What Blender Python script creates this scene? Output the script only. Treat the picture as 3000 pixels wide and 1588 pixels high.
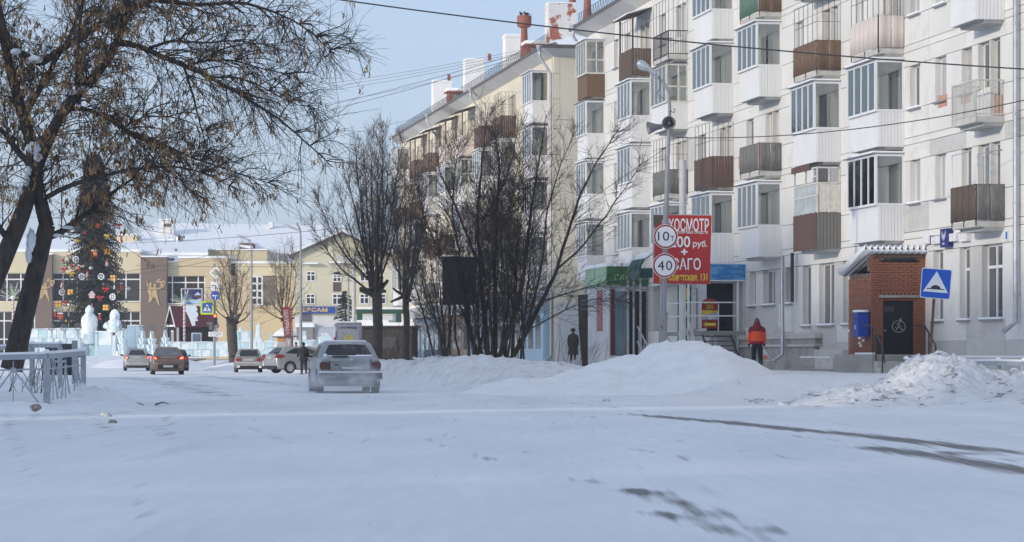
import bpy, bmesh, math, random
import numpy as np
from mathutils import Vector, Matrix, noise
R = math.radians
random.seed(7)
for o in list(bpy.data.objects): bpy.data.objects.remove(o)
SC = bpy.context.scene
COL = SC.collection

# ---------------------------------------------------------------- camera, sky, sun, exposure
F, HX, HY, CZ = 8000.0, 1500.0, 1038.0, 1.1      # focal length and horizon in photograph pixels, eye height in metres
cam = bpy.data.cameras.new('camera')
cam.sensor_width = 36.0
cam.lens = 36.0 * F / 3000.0
cam.shift_y = (HY - 794.0) / 3000.0
cam.clip_start, cam.clip_end = 0.5, 6000
cam_o = bpy.data.objects.new('camera', cam); COL.objects.link(cam_o)
cam_o.location = (0, 0, CZ); cam_o.rotation_euler = (R(90), 0, 0)
SC.camera = cam_o

SUN_EL = 15.0
SUN_DIR = Vector((-0.80, -0.60, 0)).normalized()   # horizontal direction towards the sun
w = bpy.data.worlds.new('World'); SC.world = w; w.use_nodes = True
nt = w.node_tree; bg = nt.nodes['Background']
sky = nt.nodes.new('ShaderNodeTexSky'); sky.sky_type = 'NISHITA'; sky.sun_disc = False
sky.sun_elevation = R(SUN_EL)
sky.sun_rotation = math.atan2(SUN_DIR.x, SUN_DIR.y)
sky.altitude = 300; sky.air_density = 0.8; sky.dust_density = 3.2; sky.ozone_density = 3.2
veil = nt.nodes.new('ShaderNodeMix'); veil.data_type = 'RGBA'       # thin even winter cloud veil over the clear sky
veil.inputs[0].default_value = 0.62; veil.inputs[7].default_value = (2.55, 2.92, 3.55, 1)
nt.links.new(sky.outputs[0], veil.inputs[6]); nt.links.new(veil.outputs[2], bg.inputs['Color'])
bg.inputs['Strength'].default_value = 0.15
sun = bpy.data.lights.new('sun', 'SUN'); sun.energy = 1.35; sun.angle = R(1.5); sun.color = (1.0, 0.90, 0.77)
sun_o = bpy.data.objects.new('sun', sun); COL.objects.link(sun_o)
d = Vector((SUN_DIR.x * math.cos(R(SUN_EL)), SUN_DIR.y * math.cos(R(SUN_EL)), math.sin(R(SUN_EL))))
sun_o.rotation_euler = d.to_track_quat('Z', 'Y').to_euler()
SC.cycles.volume_bounces = 1; SC.cycles.max_bounces = 5; SC.cycles.diffuse_bounces = 3; SC.cycles.glossy_bounces = 2; SC.cycles.transmission_bounces = 3
vs = SC.view_settings
vs.view_transform = 'Standard'; vs.look = 'None'; vs.exposure = 0.66; vs.gamma = 1.0; vs.use_curve_mapping = False

# ---------------------------------------------------------------- helpers
U = Vector((-0.1718, 0.9851, 0)); N = Vector((0.9851, 0.1718, 0))   # along the street, and into the right-hand buildings
RZ = R(-80.1)
def PXY(px, Y): return (px - HX) / F * Y
def PZ(py, Y): return CZ + (HY - py) / F * Y
def P(px, py, Y): return Vector((PXY(px, Y), Y, PZ(py, Y)))
def SS(px, T):
    a = (px - HX) / F
    return T / ((.9851 * a + .1718) / (.9851 - .1718 * a))
def W(s, T, z=0): return U * s + N * T + Vector((0, 0, z))
def ZW(py, s, T): return PZ(py, .9851 * s + .1718 * T)
def ss(a, b, x):
    t = max(0., min(1., (x - a) / (b - a))); return t * t * (3 - 2 * t)

class MB:
    def __init__(s): s.v = []; s.f = []
    def add(s, vs, fs):
        b = len(s.v); s.v += [tuple(v) for v in vs]; s.f += [tuple(i + b for i in f) for f in fs]; return s
    def box(s, x0, x1, y0, y1, z0, z1):
        return s.add([(x0,y0,z0),(x1,y0,z0),(x1,y1,z0),(x0,y1,z0),(x0,y0,z1),(x1,y0,z1),(x1,y1,z1),(x0,y1,z1)],
                     [(0,3,2,1),(4,5,6,7),(0,1,5,4),(1,2,6,5),(2,3,7,6),(3,0,4,7)])
    def tube(s, pts, r, n=8, cap=True):
        pts = [Vector(p) for p in pts]
        rs = r if isinstance(r, (list, tuple)) else [r] * len(pts)
        b = len(s.v); prev = None
        for i, p in enumerate(pts):
            t = (pts[min(i+1, len(pts)-1)] - pts[max(i-1, 0)])
            t = t.normalized() if t.length > 1e-9 else Vector((0,0,1))
            if prev is None:
                a = t.cross(Vector((0,0,1)))
                if a.length < 1e-3: a = t.cross(Vector((0,1,0)))
            else: a = prev - t * prev.dot(t)
            a.normalize(); prev = a; c = t.cross(a)
            for k in range(n):
                q = 2 * math.pi * (k + .5) / n
                s.v.append(tuple(p + a * (math.cos(q) * rs[i]) + c * (math.sin(q) * rs[i])))
        for i in range(len(pts) - 1):
            for k in range(n):
                k2 = (k + 1) % n
                s.f.append((b+i*n+k, b+i*n+k2, b+(i+1)*n+k2, b+(i+1)*n+k))
        if cap:
            s.f.append(tuple(b + k for k in range(n))[::-1]); s.f.append(tuple(b + (len(pts)-1)*n + k for k in range(n)))
        return s
    def prism(s, poly, y0, y1, ax='y'):     # polygon in (x,z) extruded along y, or (x,y) along z, or (y,z) along x
        n = len(poly)
        def m(p, d): return (p[0], d, p[1]) if ax == 'y' else ((p[0], p[1], d) if ax == 'z' else (d, p[0], p[1]))
        vs = [m(p, y0) for p in poly] + [m(p, y1) for p in poly]
        fs = [tuple(range(n)), tuple(range(2*n-1, n-1, -1))] + [(i, (i+1) % n + 0 if 0 else (i+1) % n, (i+1) % n + n, i + n)[::-1] for i in range(n)]
        return s.add(vs, fs)
    def loft(s, rings, cap=True):
        n = len(rings[0]); b = len(s.v)
        for r in rings: s.v += [tuple(p) for p in r]
        for i in range(len(rings) - 1):
            for k in range(n):
                k2 = (k + 1) % n
                s.f.append((b+i*n+k, b+i*n+k2, b+(i+1)*n+k2, b+(i+1)*n+k))
        if cap:
            s.f.append(tuple(b + k for k in range(n))[::-1]); s.f.append(tuple(b + (len(rings)-1)*n + k for k in range(n)))
        return s
    def lathe(s, prof, n=16, c=(0,0,0), ax='z'):
        rings = []
        for r, h in prof:
            ring = []
            for k in range(n):
                q = 2 * math.pi * k / n; x, y = r * math.cos(q), r * math.sin(q)
                p = (x, y, h) if ax == 'z' else ((h, x, y) if ax == 'x' else (x, h, y))
                ring.append((p[0]+c[0], p[1]+c[1], p[2]+c[2]))
            rings.append(ring)
        return s.loft(rings)
    def disc(s, c, r, y0, y1, n=24): return s.prism([(c[0] + r*math.cos(2*math.pi*k/n), c[1] + r*math.sin(2*math.pi*k/n)) for k in range(n)], y0, y1)
    def mesh(s, name, mat, smooth=False, fix=True):
        me = bpy.data.meshes.new(name); me.from_pydata(s.v, [], s.f)
        if fix:
            bm = bmesh.new(); bm.from_mesh(me); bmesh.ops.recalc_face_normals(bm, faces=bm.faces); bm.to_mesh(me); bm.free()
        if mat: me.materials.append(mat)
        if smooth: me.polygons.foreach_set('use_smooth', [True] * len(me.polygons))
        me.update(); return me
    def build(s, name, mat, parent=None, smooth=False, loc=None, rz=0, fix=True):
        return link(name, s.mesh(name, mat, smooth, fix), parent, loc, rz)

def link(name, me, parent=None, loc=None, rz=0, rot=None, sc=None):
    o = bpy.data.objects.new(name, me); COL.objects.link(o)
    if parent: o.parent = parent
    if loc is not None: o.location = loc
    if rz: o.rotation_euler = (0, 0, rz)
    if rot is not None: o.rotation_euler = rot
    if sc is not None: o.scale = sc
    return o
def tag(o, label=None, cat=None, group=None, kind=None):
    if label: o['label'] = label
    if cat: o['category'] = cat
    if group: o['group'] = group
    if kind: o['kind'] = kind
    return o
def empty(name, loc, rz=0, label=None, cat=None, group=None):
    o = bpy.data.objects.new(name, None); COL.objects.link(o); o.location = loc; o.rotation_euler = (0, 0, rz)
    o.empty_display_size = .2
    return tag(o, label, cat, group)
def auto_smooth(o, ang=35):
    me = o.data
    me.polygons.foreach_set('use_smooth', [True] * len(me.polygons))
    try: me.set_sharp_from_angle(angle=R(ang))
    except Exception: pass
    return o
def bevel(o, wd=.02, seg=2):
    m = o.modifiers.new('bevel', 'BEVEL'); m.width = wd; m.segments = seg; m.limit_method = 'ANGLE'; m.angle_limit = R(35); return o

# ---------------------------------------------------------------- materials
MATS = {}
def lin(c): return tuple(((x/255.)/12.92 if x/255. <= .04045 else ((x/255.+.055)/1.055)**2.4) for x in c)
def M(name, col=(.5,.5,.5), rough=.7, var=.12, scale=3., metal=0., bump=0., bscale=20., spec=.4, stretch=(1,1,1), col2=None, fac2=.5, scale2=1.2, soft2=.08, emit=None, estr=0, detail=4., sss=0):
    if name in MATS: return MATS[name]
    m = bpy.data.materials.new(name); m.use_nodes = True; MATS[name] = m
    nt = m.node_tree; L = nt.links.new; b = nt.nodes['Principled BSDF']
    b.inputs['Roughness'].default_value = rough; b.inputs['Metallic'].default_value = metal
    b.inputs['Specular IOR Level'].default_value = spec
    if sss:
        b.inputs['Subsurface Weight'].default_value = sss; b.inputs['Subsurface Radius'].default_value = (.08, .12, .16)
    tc = nt.nodes.new('ShaderNodeTexCoord'); mp = nt.nodes.new('ShaderNodeMapping'); mp.inputs['Scale'].default_value = stretch
    L(tc.outputs['Object'], mp.inputs['Vector'])
    oi = nt.nodes.new('ShaderNodeObjectInfo')
    va = nt.nodes.new('ShaderNodeVectorMath'); va.operation = 'ADD'
    L(mp.outputs[0], va.inputs[0]); L(oi.outputs['Random'], va.inputs[1])
    nz = nt.nodes.new('ShaderNodeTexNoise'); nz.inputs['Scale'].default_value = scale; nz.inputs['Detail'].default_value = detail
    L(va.outputs[0], nz.inputs['Vector'])
    rp = nt.nodes.new('ShaderNodeValToRGB'); rp.color_ramp.elements[0].position = .3; rp.color_ramp.elements[1].position = .7
    c0 = tuple(max(0, c * (1 - var)) for c in col); c1 = tuple(min(1, c * (1 + var)) for c in col)
    rp.color_ramp.elements[0].color = (*c0, 1); rp.color_ramp.elements[1].color = (*c1, 1)
    L(nz.outputs['Fac'], rp.inputs['Fac']); out = rp.outputs['Color']
    if col2:
        n2 = nt.nodes.new('ShaderNodeTexNoise'); n2.inputs['Scale'].default_value = scale2; n2.inputs['Detail'].default_value = 6; n2.inputs['Roughness'].default_value = .65
        L(va.outputs[0], n2.inputs['Vector'])
        r2 = nt.nodes.new('ShaderNodeValToRGB'); r2.color_ramp.elements[0].position = max(0, fac2 - soft2); r2.color_ramp.elements[1].position = min(1, fac2 + soft2)
        L(n2.outputs['Fac'], r2.inputs['Fac'])
        mx = nt.nodes.new('ShaderNodeMix'); mx.data_type = 'RGBA'
        L(r2.outputs['Color'], mx.inputs['Factor']); L(out, mx.inputs[6]); mx.inputs[7].default_value = (*col2, 1); out = mx.outputs[2]
    L(out, b.inputs['Base Color'])
    if bump:
        nb = nt.nodes.new('ShaderNodeTexNoise'); nb.inputs['Scale'].default_value = bscale; nb.inputs['Detail'].default_value = 5
        L(va.outputs[0], nb.inputs['Vector'])
        bp = nt.nodes.new('ShaderNodeBump'); bp.inputs['Strength'].default_value = bump; bp.inputs['Distance'].default_value = .05
        L(nb.outputs['Fac'], bp.inputs['Height']); L(bp.outputs[0], b.inputs['Normal'])
    if emit:
        b.inputs['Emission Color'].default_value = (*emit, 1); b.inputs['Emission Strength'].default_value = estr
    return m
def glass(name, tint=(.75,.8,.85), refl=.25, rough=.03):
    if name in MATS: return MATS[name]
    m = bpy.data.materials.new(name); m.use_nodes = True; MATS[name] = m
    nt = m.node_tree; L = nt.links.new
    for n_ in list(nt.nodes):
        if n_.type == 'BSDF_PRINCIPLED': nt.nodes.remove(n_)
    o = nt.nodes['Material Output']; t = nt.nodes.new('ShaderNodeBsdfTransparent'); t.inputs[0].default_value = (*tint, 1)
    g = nt.nodes.new('ShaderNodeBsdfGlossy'); g.inputs['Roughness'].default_value = rough; g.inputs['Color'].default_value = (.9,.93,.95,1)
    fr = nt.nodes.new('ShaderNodeFresnel'); fr.inputs[0].default_value = 1.5
    ad = nt.nodes.new('ShaderNodeMath'); ad.operation = 'ADD'; ad.inputs[1].default_value = refl; ad.use_clamp = True
    mx = nt.nodes.new('ShaderNodeMixShader')
    L(fr.outputs[0], ad.inputs[0]); L(ad.outputs[0], mx.inputs[0]); L(t.outputs[0], mx.inputs[1]); L(g.outputs[0], mx.inputs[2]); L(mx.outputs[0], o.inputs[0])
    return m

snow = M('snow', (.86,.88,.91), .6, .05, 1.5, bump=.45, bscale=7, spec=.2, col2=(.68,.67,.66), fac2=.74, scale2=2.2, soft2=.05)
snow_clean = M('snow_clean', (.88,.90,.93), .6, .03, 1.0, bump=.15, bscale=5, spec=.2)
snow_dirty = M('snow_dirty', (.74,.75,.77), .75, .08, 3., bump=.6, bscale=12, spec=.15, col2=(.52,.505,.48), fac2=.64, scale2=2.6, soft2=.10)
fac_white = M('facade_white', (.71,.70,.67), .85, .09, .7, stretch=(1,1,.35), bump=.12, bscale=25, col2=(.50,.48,.44), fac2=.68, scale2=1.2, soft2=.12)
fac_worn = M('facade_worn', (.54,.535,.515), .85, .10, .9, stretch=(1,1,.6), bump=.2, bscale=25, col2=(.42,.39,.35), fac2=.64, scale2=1.0, soft2=.10)
fac_patch = M('facade_bare_plaster', (.52,.30,.23), .9, .2, 5, bump=.2)
fac_cream = M('facade_cream', (.66,.605,.49), .85, .06, .8, bump=.12, bscale=25, col2=(.60,.52,.40), fac2=.76, scale2=1.3, soft2=.1)
joint = M('joint', (.30,.29,.27), .9, .2, 5)
concrete = M('concrete', (.34,.33,.31), .9, .18, 2., bump=.3, bscale=18, col2=(.20,.19,.18), fac2=.62, scale2=1.1)
concrete_l = M('concrete_light', (.50,.49,.46), .9, .15, 3., bump=.25, bscale=18)
pvc = M('white_plastic', (.74,.75,.76), .45, .03, 2.)
siding = M('white_siding', (.76,.76,.755), .5, .05, 1.5, stretch=(1,1,.4), col2=(.60,.58,.54), fac2=.7, scale2=1.5)
frame_old = M('old_white_wood', (.62,.60,.55), .8, .15, 8)
wood_brown = M('weathered_wood', (.165,.105,.070), .85, .35, 5., stretch=(6,6,.7), bump=.2)
wood_dark = M('dark_wood', (.115,.085,.065), .85, .35, 5., stretch=(6,6,.7), bump=.2)
sheet_grey = M('grey_sheet', (.17,.165,.155), .7, .25, 5., stretch=(4,4,.8))
sheet_brown = M('brown_sheet', (.165,.11,.072), .75, .2, 5., stretch=(4,4,.8))
sheet_redbrown = M('redbrown_sheet', (.118,.072,.06), .75, .25, 4., stretch=(4,4,.8))
sheet_pink = M('pale_sheet', (.66,.58,.53), .8, .08, 3., stretch=(4,4,.8))
sheet_green = M('green_sheet', (.10,.18,.135), .7, .25, 4., stretch=(4,4,.8))
iron = M('dark_iron', (.055,.05,.05), .7, .3, 12)
rust = M('rusty_metal', (.16,.075,.05), .8, .3, 8)
rust_red = M('red_brown_paint', (.27,.095,.065), .7, .12, 4)
galv = M('galvanised', (.46,.48,.52), .42, .12, 5, metal=.75)
pole_grey = M('pole_grey', (.28,.29,.31), .6, .08, 4)
pole_white = M('pole_white', (.50,.50,.50), .65, .12, 6, col2=(.22,.2,.19), fac2=.72, scale2=5)
tin = M('tin', (.30,.31,.33), .5, .15, 4, metal=.4)
roof_edge = M('roof_edge', (.10,.095,.09), .7, .2, 3)
soffit = M('soffit', (.56,.55,.53), .8, .06, 1)
winframe = M('window_white', (.78,.78,.77), .5, .04, 3)
g_win = M('window_glass', (.10,.105,.115), .06, .25, .8, spec=.9)
g_cur = M('curtained_glass', (.42,.42,.42), .12, .12, 2.5, spec=.8, stretch=(6,6,.3))
g_blue = M('blue_glass', (.17,.22,.26), .07, .2, 1., spec=.9)
g_bal = glass('balcony_glass', (.80,.82,.82), .14)
black = M('black_paint', (.012,.012,.013), .6, .2, 5)
white = M('white_paint', (.82,.82,.82), .5, .02, 3)
rubber = M('rubber', (.025,.025,.027), .85, .2, 10)
chrome = M('chrome', (.6,.61,.62), .25, .03, 3, metal=.9)
sgn_blue = M('sign_blue', (.012,.10,.52), .4, .03, 3)
sgn_red = M('sign_red', (.31,.014,.018), .45, .04, 3)
sgn_yel = M('sign_yellow_green', (.55,.68,.02), .5, .03, 3)
sgn_grey = M('sign_back_grey', (.40,.41,.42), .55, .06, 4)

# ---------------------------------------------------------------- lettering meshes (made first, while the scene is small)
TXT = {}
def text_mesh(key, body, mat, size=1., bold=0., extr=.004, xs=1., shear=0., space=1.):
    cu = bpy.data.curves.new('lettering', 'FONT'); cu.body = body; cu.size = size; cu.offset = bold; cu.extrude = extr
    cu.align_x = 'CENTER'; cu.align_y = 'CENTER'; cu.shear = shear; cu.space_character = space; cu.resolution_u = 3
    o = bpy.data.objects.new('lettering', cu); COL.objects.link(o)
    dg = bpy.context.evaluated_depsgraph_get()
    me = bpy.data.meshes.new_from_object(o.evaluated_get(dg)); bpy.data.objects.remove(o)
    if len(me.vertices):
        co = np.empty(len(me.vertices) * 3, 'f'); me.vertices.foreach_get('co', co); co = co.reshape(-1, 3)
        mid = (co.min(0) + co.max(0)) / 2; co = (co - mid) * np.array([xs, 1, 1])
        me.vertices.foreach_set('co', co.astype('f').ravel())
    me.materials.clear(); me.materials.append(mat); me.update(); TXT[key] = me
    return me
def put_text(key, parent, loc, rot=(R(90), 0, 0), name='lettering', w=None, h=None):
    me = TXT[key]; o = link(name, me, parent, loc, rot=rot)
    if w or h:
        co = np.empty(len(me.vertices) * 3, 'f'); me.vertices.foreach_get('co', co); co = co.reshape(-1, 3); d = co.max(0) - co.min(0)
        sx = w / d[0] if w else h / d[1]; sy = h / d[1] if h else sx
        o.scale = (sx, sy, 1)
    return o
yel = M('yellow_paint', (.80,.62,.05), .5, .03, 3)
gold = M('gold_letters', (.75,.50,.12), .5, .05, 3)
ink = M('ink', (.03,.03,.035), .5, .1, 3)
navy = M('navy_letters', (.015,.03,.14), .5, .05, 3)
text_mesh('tex', 'ХОСМОТР', white, bold=.014)
text_mesh('trans', 'ТРАНСПОРТНЫХ СРЕДСТВ', white, bold=.02)
text_mesh('rub', '200', white, bold=.014); text_mesh('rub2', 'руб.', white, bold=.014); text_mesh('plus', '+', white, bold=.04)
text_mesh('osago', 'ОСАГО', white, bold=.014); text_mesh('sov', 'ул. Советская, 131', yel, bold=.014)
text_mesh('10t', '10', ink, bold=0.); text_mesh('t', 'т', ink, bold=0.); text_mesh('40', '40', ink, bold=0., space=1.15)
text_mesh('stop', 'СТОП', ink, bold=.01, space=1.1); text_mesh('versam', 'ВЕРСАМ', gold, bold=.03, space=1.1)
text_mesh('shau', 'ШАУРМА', M('pale_letters', (.72,.60,.56), .6), bold=.02, space=1.1)
text_mesh('super', 'СУПЕРНЫЙ', M('sign_pale_green', (.45,.62,.45), .6), bold=-.004)
text_mesh('gost', 'ГОСТИНИЦА', navy, bold=.01); text_mesh('bul', 'БУЛОЧНАЯ', sgn_red, bold=.01)
text_mesh('post1', 'ПОСТЕЛЬНОЕ', yel, bold=.01, shear=.2); text_mesh('post2', 'БЕЛЬЁ', yel, bold=.01, shear=.2); text_mesh('post3', 'ОДЕЯЛА', yel, bold=.01, shear=.2)
text_mesh('nine', '9', sgn_red, bold=.01)
# ---------------------------------------------------------------- ground, road
def terr(X, Y):
    """height of the snow-covered ground (numpy)"""
    T = .9851 * X + .1718 * Y; s = -.1718 * X + .9851 * Y
    def sm(a, b, x):
        t = np.clip((x - a) / (b - a), 0, 1); return t * t * (3 - 2 * t)
    edge = 14.2 + 3.6 * (1 - sm(66, 82, Y))
    h = .55 * sm(0, 3.2, T - edge) * sm(54, 66, Y)
    h = h + 1.0 * sm(196, 226, Y) * (1 - sm(10, 16, T))
    h = h + .55 * sm(0, 4, -9.2 - .05 * (Y - 50) - X) * sm(46, 56, Y) * (1 - sm(95, 110, Y)) * .6
    h = h + .004 * np.sin(X * .9 + Y * .13) + .004 * np.sin(X * .35 - Y * .11 + 1.3)
    return h
def terr1(X, Y): return float(terr(np.array([X], float), np.array([Y], float))[0])
rows = [-400., -60., -20., 0., 5., 9.]
y = 11.
while y < 345: rows.append(y); y *= 1.0115
rows += [380, 450, 600, 1000, 3500]
NC = 460
c = np.linspace(-1, 1, NC)
VX, VY = [], []
for yy in rows:
    hw = 13 + .215 * max(yy, 0)
    x = c * hw
    x = np.concatenate([[-3500, -400, -hw - 60], x, [hw + 60, 400, 3500]])
    VX.append(x); VY.append(np.full(len(x), yy))
VX = np.array(VX); VY = np.array(VY); VZ = terr(VX, VY)
nr, ncol = VX.shape
def gpt(dx, dy):      # ground point seen at a place in the picture (in 2576-wide units)
    px, py = dx * 1.16460, dy * 1.16460
    Yg = CZ * F / (py - HY); return PXY(px, Yg), Yg
wear = np.zeros_like(VX)
def track(pts, wid, stren, seed, brk=.0):
    global wear
    g = [gpt(*p) for p in pts]
    best = np.full(VX.shape, 1e9); par = np.zeros(VX.shape); acc = 0
    for (x0, y0), (x1, y1) in zip(g[:-1], g[1:]):
        dx, dy = x1 - x0, y1 - y0; l2 = dx*dx + dy*dy; l = math.sqrt(l2)
        t = np.clip(((VX - x0) * dx + (VY - y0) * dy) / l2, 0, 1)
        dd = np.hypot(VX - x0 - t * dx, VY - y0 - t * dy)
        m = dd < best; best[m] = dd[m]; par[m] = (acc + t * l)[m]; acc += l
    ends = np.clip(np.minimum(par, acc - par) / (acc * .12 + .01), 0, 1)
    k = np.clip(1 - best / wid, 0, 1); k = k * k * (3 - 2 * k)
    nz = .5 + .5 * np.sin(par * .9 + seed) * np.sin(par * .37 + 2 * seed) * np.cos(par * 2.3 + seed * 3)
    nz = np.clip(nz * (1 + brk) - brk * .6, 0, 1) if brk else .75 + .25 * nz
    wear = np.maximum(wear, k * stren * nz * (.25 + .75 * ends))
track([(1560,1040),(1700,1052),(1850,1064),(2000,1080),(2150,1093),(2300,1110),(2450,1128),(2640,1150)], .56, 1.25, 1.)
track([(2150,1121),(2280,1137),(2400,1156),(2600,1190),(2700,1206)], .50, 1.2, 2.)
track([(2250,1118),(2400,1138),(2640,1170)], .5, .8, 5., .3)
track([(1540,1215),(1620,1236),(1700,1262),(1790,1290),(1900,1322),(2010,1352),(2100,1385)], .36, 1.15, 4., .4)
track([(1570,1262),(1700,1300),(1830,1335),(1960,1380)], .28, 1.0, 7., .5)
track([(300,947),(400,962),(480,980),(620,1006)], 1.3, 1.0, 3., .3)
track([(350,948),(480,966),(600,985)], .8, .85, 8., .4)
track([(490,943),(620,957),(780,972)], .9, 1.0, 6., .2)
track([(560,948),(700,962),(860,985)], .8, .85, 2.4, .3)
track([(1030,1093),(1180,1140),(1300,1172)], .2, .55, 9., .5)
track([(1380,1040),(1500,1052),(1640,1066)], .35, .5, 1.7, .5)
track([(1150,1010),(1300,1016),(1380,1018)], .6, .5, 4.4, .4)
track([(1300,1180),(1430,1200),(1560,1225)], .2, .5, 3.3, .5)
for k in range(16):      # faint older wheel tracks running with the street
    x0 = random.uniform(-7, 9); c1 = random.uniform(-.012, .012); wd = random.uniform(.12, .26); stg = random.uniform(.30, .52); y0, y1 = random.uniform(14, 40), random.uniform(60, 130); ph = random.uniform(0, 9)
    for off in (0, 1.45):
        yy = np.clip(VY, 0, 200); xl = x0 + off - .174 * yy + c1 * (yy - 40) ** 2 * .12 + 4.5
        k_ = np.clip(1 - np.abs(VX - xl) / wd, 0, 1); fd = np.clip((VY - y0) / 8, 0, 1) * np.clip((y1 - VY) / 15, 0, 1) * (.6 + .4 * np.sin(VY * .21 + ph))
        wear = np.maximum(wear, k_ * stg * fd)
verts = np.stack([VX, VY, VZ], -1).reshape(-1, 3)
ii = np.arange(nr * ncol).reshape(nr, ncol)
faces = np.stack([ii[:-1,:-1], ii[:-1,1:], ii[1:,1:], ii[1:,:-1]], -1).reshape(-1, 4)
def np_mesh(name, verts, faces, mat, smooth=True):
    me = bpy.data.meshes.new(name); nv, nf, k = len(verts), len(faces), faces.shape[1]
    me.vertices.add(nv); me.vertices.foreach_set('co', np.asarray(verts, 'f').ravel())
    me.loops.add(nf * k); me.loops.foreach_set('vertex_index', np.asarray(faces, 'i').ravel())
    me.polygons.add(nf); me.polygons.foreach_set('loop_start', np.arange(0, nf * k, k, dtype='i'))
    if smooth: me.polygons.foreach_set('use_smooth', np.ones(nf, bool))
    me.update(calc_edges=True); me.validate()
    if mat: me.materials.append(mat)
    return me
def ground_mat():
    m = bpy.data.materials.new('packed_snow_road'); m.use_nodes = True; nt = m.node_tree; L = nt.links.new; b = nt.nodes['Principled BSDF']
    tc = nt.nodes.new('ShaderNodeTexCoord')
    def noise_(scale, stretch, detail=5, rot=R(-10)):
        mp = nt.nodes.new('ShaderNodeMapping'); mp.inputs['Scale'].default_value = stretch; mp.inputs['Rotation'].default_value = (0, 0, rot)
        mp.vector_type = 'TEXTURE' if 0 else 'POINT'
        n = nt.nodes.new('ShaderNodeTexNoise'); n.inputs['Scale'].default_value = scale; n.inputs['Detail'].default_value = detail
        L(tc.outputs['Object'], mp.inputs[0]); L(mp.outputs[0], n.inputs['Vector']); return n.outputs['Fac']
    def ramp(src, a, bb, ca, cb):
        r = nt.nodes.new('ShaderNodeValToRGB'); r.color_ramp.elements[0].position = a; r.color_ramp.elements[1].position = bb
        r.color_ramp.elements[0].color = (*ca, 1); r.color_ramp.elements[1].color = (*cb, 1); L(src, r.inputs[0]); return r.outputs[0]
    def mix(f, a, bb, mode='MIX'):
        x = nt.nodes.new('ShaderNodeMix'); x.data_type = 'RGBA'; x.blend_type = mode
        L(f, x.inputs[0]) if hasattr(f, 'is_output') else setattr(x.inputs[0], 'default_value', f)
        for s_, k in ((a, 6), (bb, 7)):
            if hasattr(s_, 'is_output'): L(s_, x.inputs[k])
            else: x.inputs[k].default_value = (*s_, 1)
        return x.outputs[2]
    base = ramp(noise_(.55, (1.0, .22, 1), 7), .30, .70, (.76,.785,.83), (.90,.915,.94))
    fine = ramp(noise_(5, (1.6, .14, 1), 8), .3, .7, (.88,.88,.89), (1,1,1))
    base = mix(.55, base, fine, 'MULTIPLY')
    # rubbed grey streaks of thin snow over the asphalt
    stre = ramp(noise_(.9, (1.4, .09, 1), 9), .60, .76, (0,0,0), (1,1,1))
    st2 = nt.nodes.new('ShaderNodeMath'); st2.operation = 'MULTIPLY'; st2.inputs[1].default_value = .38; L(stre, st2.inputs[0])
    base = mix(st2.outputs[0], base, (.50,.52,.56))
    at = nt.nodes.new('ShaderNodeAttribute'); at.attribute_name = 'wear'
    nzw = noise_(2.6, (3.2, .12, 1), 9)
    ad = nt.nodes.new('ShaderNodeMath'); ad.operation = 'MULTIPLY_ADD'; L(at.outputs['Fac'], ad.inputs[0]); ad.inputs[1].default_value = 1.15; 
    sb = nt.nodes.new('ShaderNodeMath'); sb.operation = 'MULTIPLY_ADD'; L(nzw, sb.inputs[0]); sb.inputs[1].default_value = 2.0; sb.inputs[2].default_value = -1.18
    L(sb.outputs[0], ad.inputs[2])
    wm = ramp(ad.outputs[0], .15, .85, (0,0,0), (1,1,1))
    col = mix(wm, base, (.15,.148,.15))
    # scattered grit
    gr = ramp(noise_(26, (1, .6, 1), 2), .80, .83, (0,0,0), (.55,.55,.55))
    col = mix(gr, col, (.22,.20,.18))
    L(col, b.inputs['Base Color'])
    b.inputs['Roughness'].default_value = .55; b.inputs['Specular IOR Level'].default_value = .25
    bp = nt.nodes.new('ShaderNodeBump'); bp.inputs['Strength'].default_value = .10; bp.inputs['Distance'].default_value = .012
    L(noise_(6, (2.2, .12, 1), 7), bp.inputs['Height']); L(bp.outputs[0], b.inputs['Normal'])
    return m
me = np_mesh('road', verts, faces, ground_mat())
at = me.attributes.new('wear', 'FLOAT', 'POINT'); at.data.foreach_set('value', wear.ravel().astype('f'))
tag(link('road', me), kind='structure')

# ---------------------------------------------------------------- snow piles and banks
def heap(name, cx, cy, ax, ay, rz, hfun, mat, label, res=.12, cat='snow pile', zb=None, amp=.06, fr=1.6, rough=0.):
    nx, ny = int(2 * ax / res), int(2 * ay / res)
    vs, fs, H = [], [], {}
    cr, sr = math.cos(rz), math.sin(rz)
    for j in range(ny + 1):
        for i in range(nx + 1):
            x, yv = -ax + 2 * ax * i / nx, -ay + 2 * ay * j / ny
            h = hfun(x, yv)
            p = Vector((x + cx, yv + cy, 0))
            k = min(1, max(0, h * 3))
            if h > -.05:
                h += k * amp * (noise.fractal(p * fr, 1., 2., 4) )
                if rough: h += k * rough * (abs(noise.noise(p * 4.2)) + .7 * abs(noise.noise(p * 9.1)) + .4 * abs(noise.noise(p * 19)) - .3)
            wx, wy = cx + x * cr - yv * sr, cy + x * sr + yv * cr
            vs.append((wx - cx, wy - cy, terr1(wx, wy) + h)); H[(i, j)] = h
    for j in range(ny):
        for i in range(nx):
            if max(H[(i,j)], H[(i+1,j)], H[(i,j+1)], H[(i+1,j+1)]) > -.04:
                a = j * (nx + 1) + i; fs.append((a, a+1, a+nx+2, a+nx+1))
    mb = MB(); mb.v = vs; mb.f = fs
    o = mb.build(name, mat, smooth=True, loc=(cx, cy, 0), fix=False)
    bm = bmesh.new(); bm.from_mesh(o.data); lo = [v for v in bm.verts if not v.link_faces]; bmesh.ops.delete(bm, geom=lo, context='VERTS'); bm.to_mesh(o.data); bm.free()
    return tag(o, label, cat)
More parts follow.
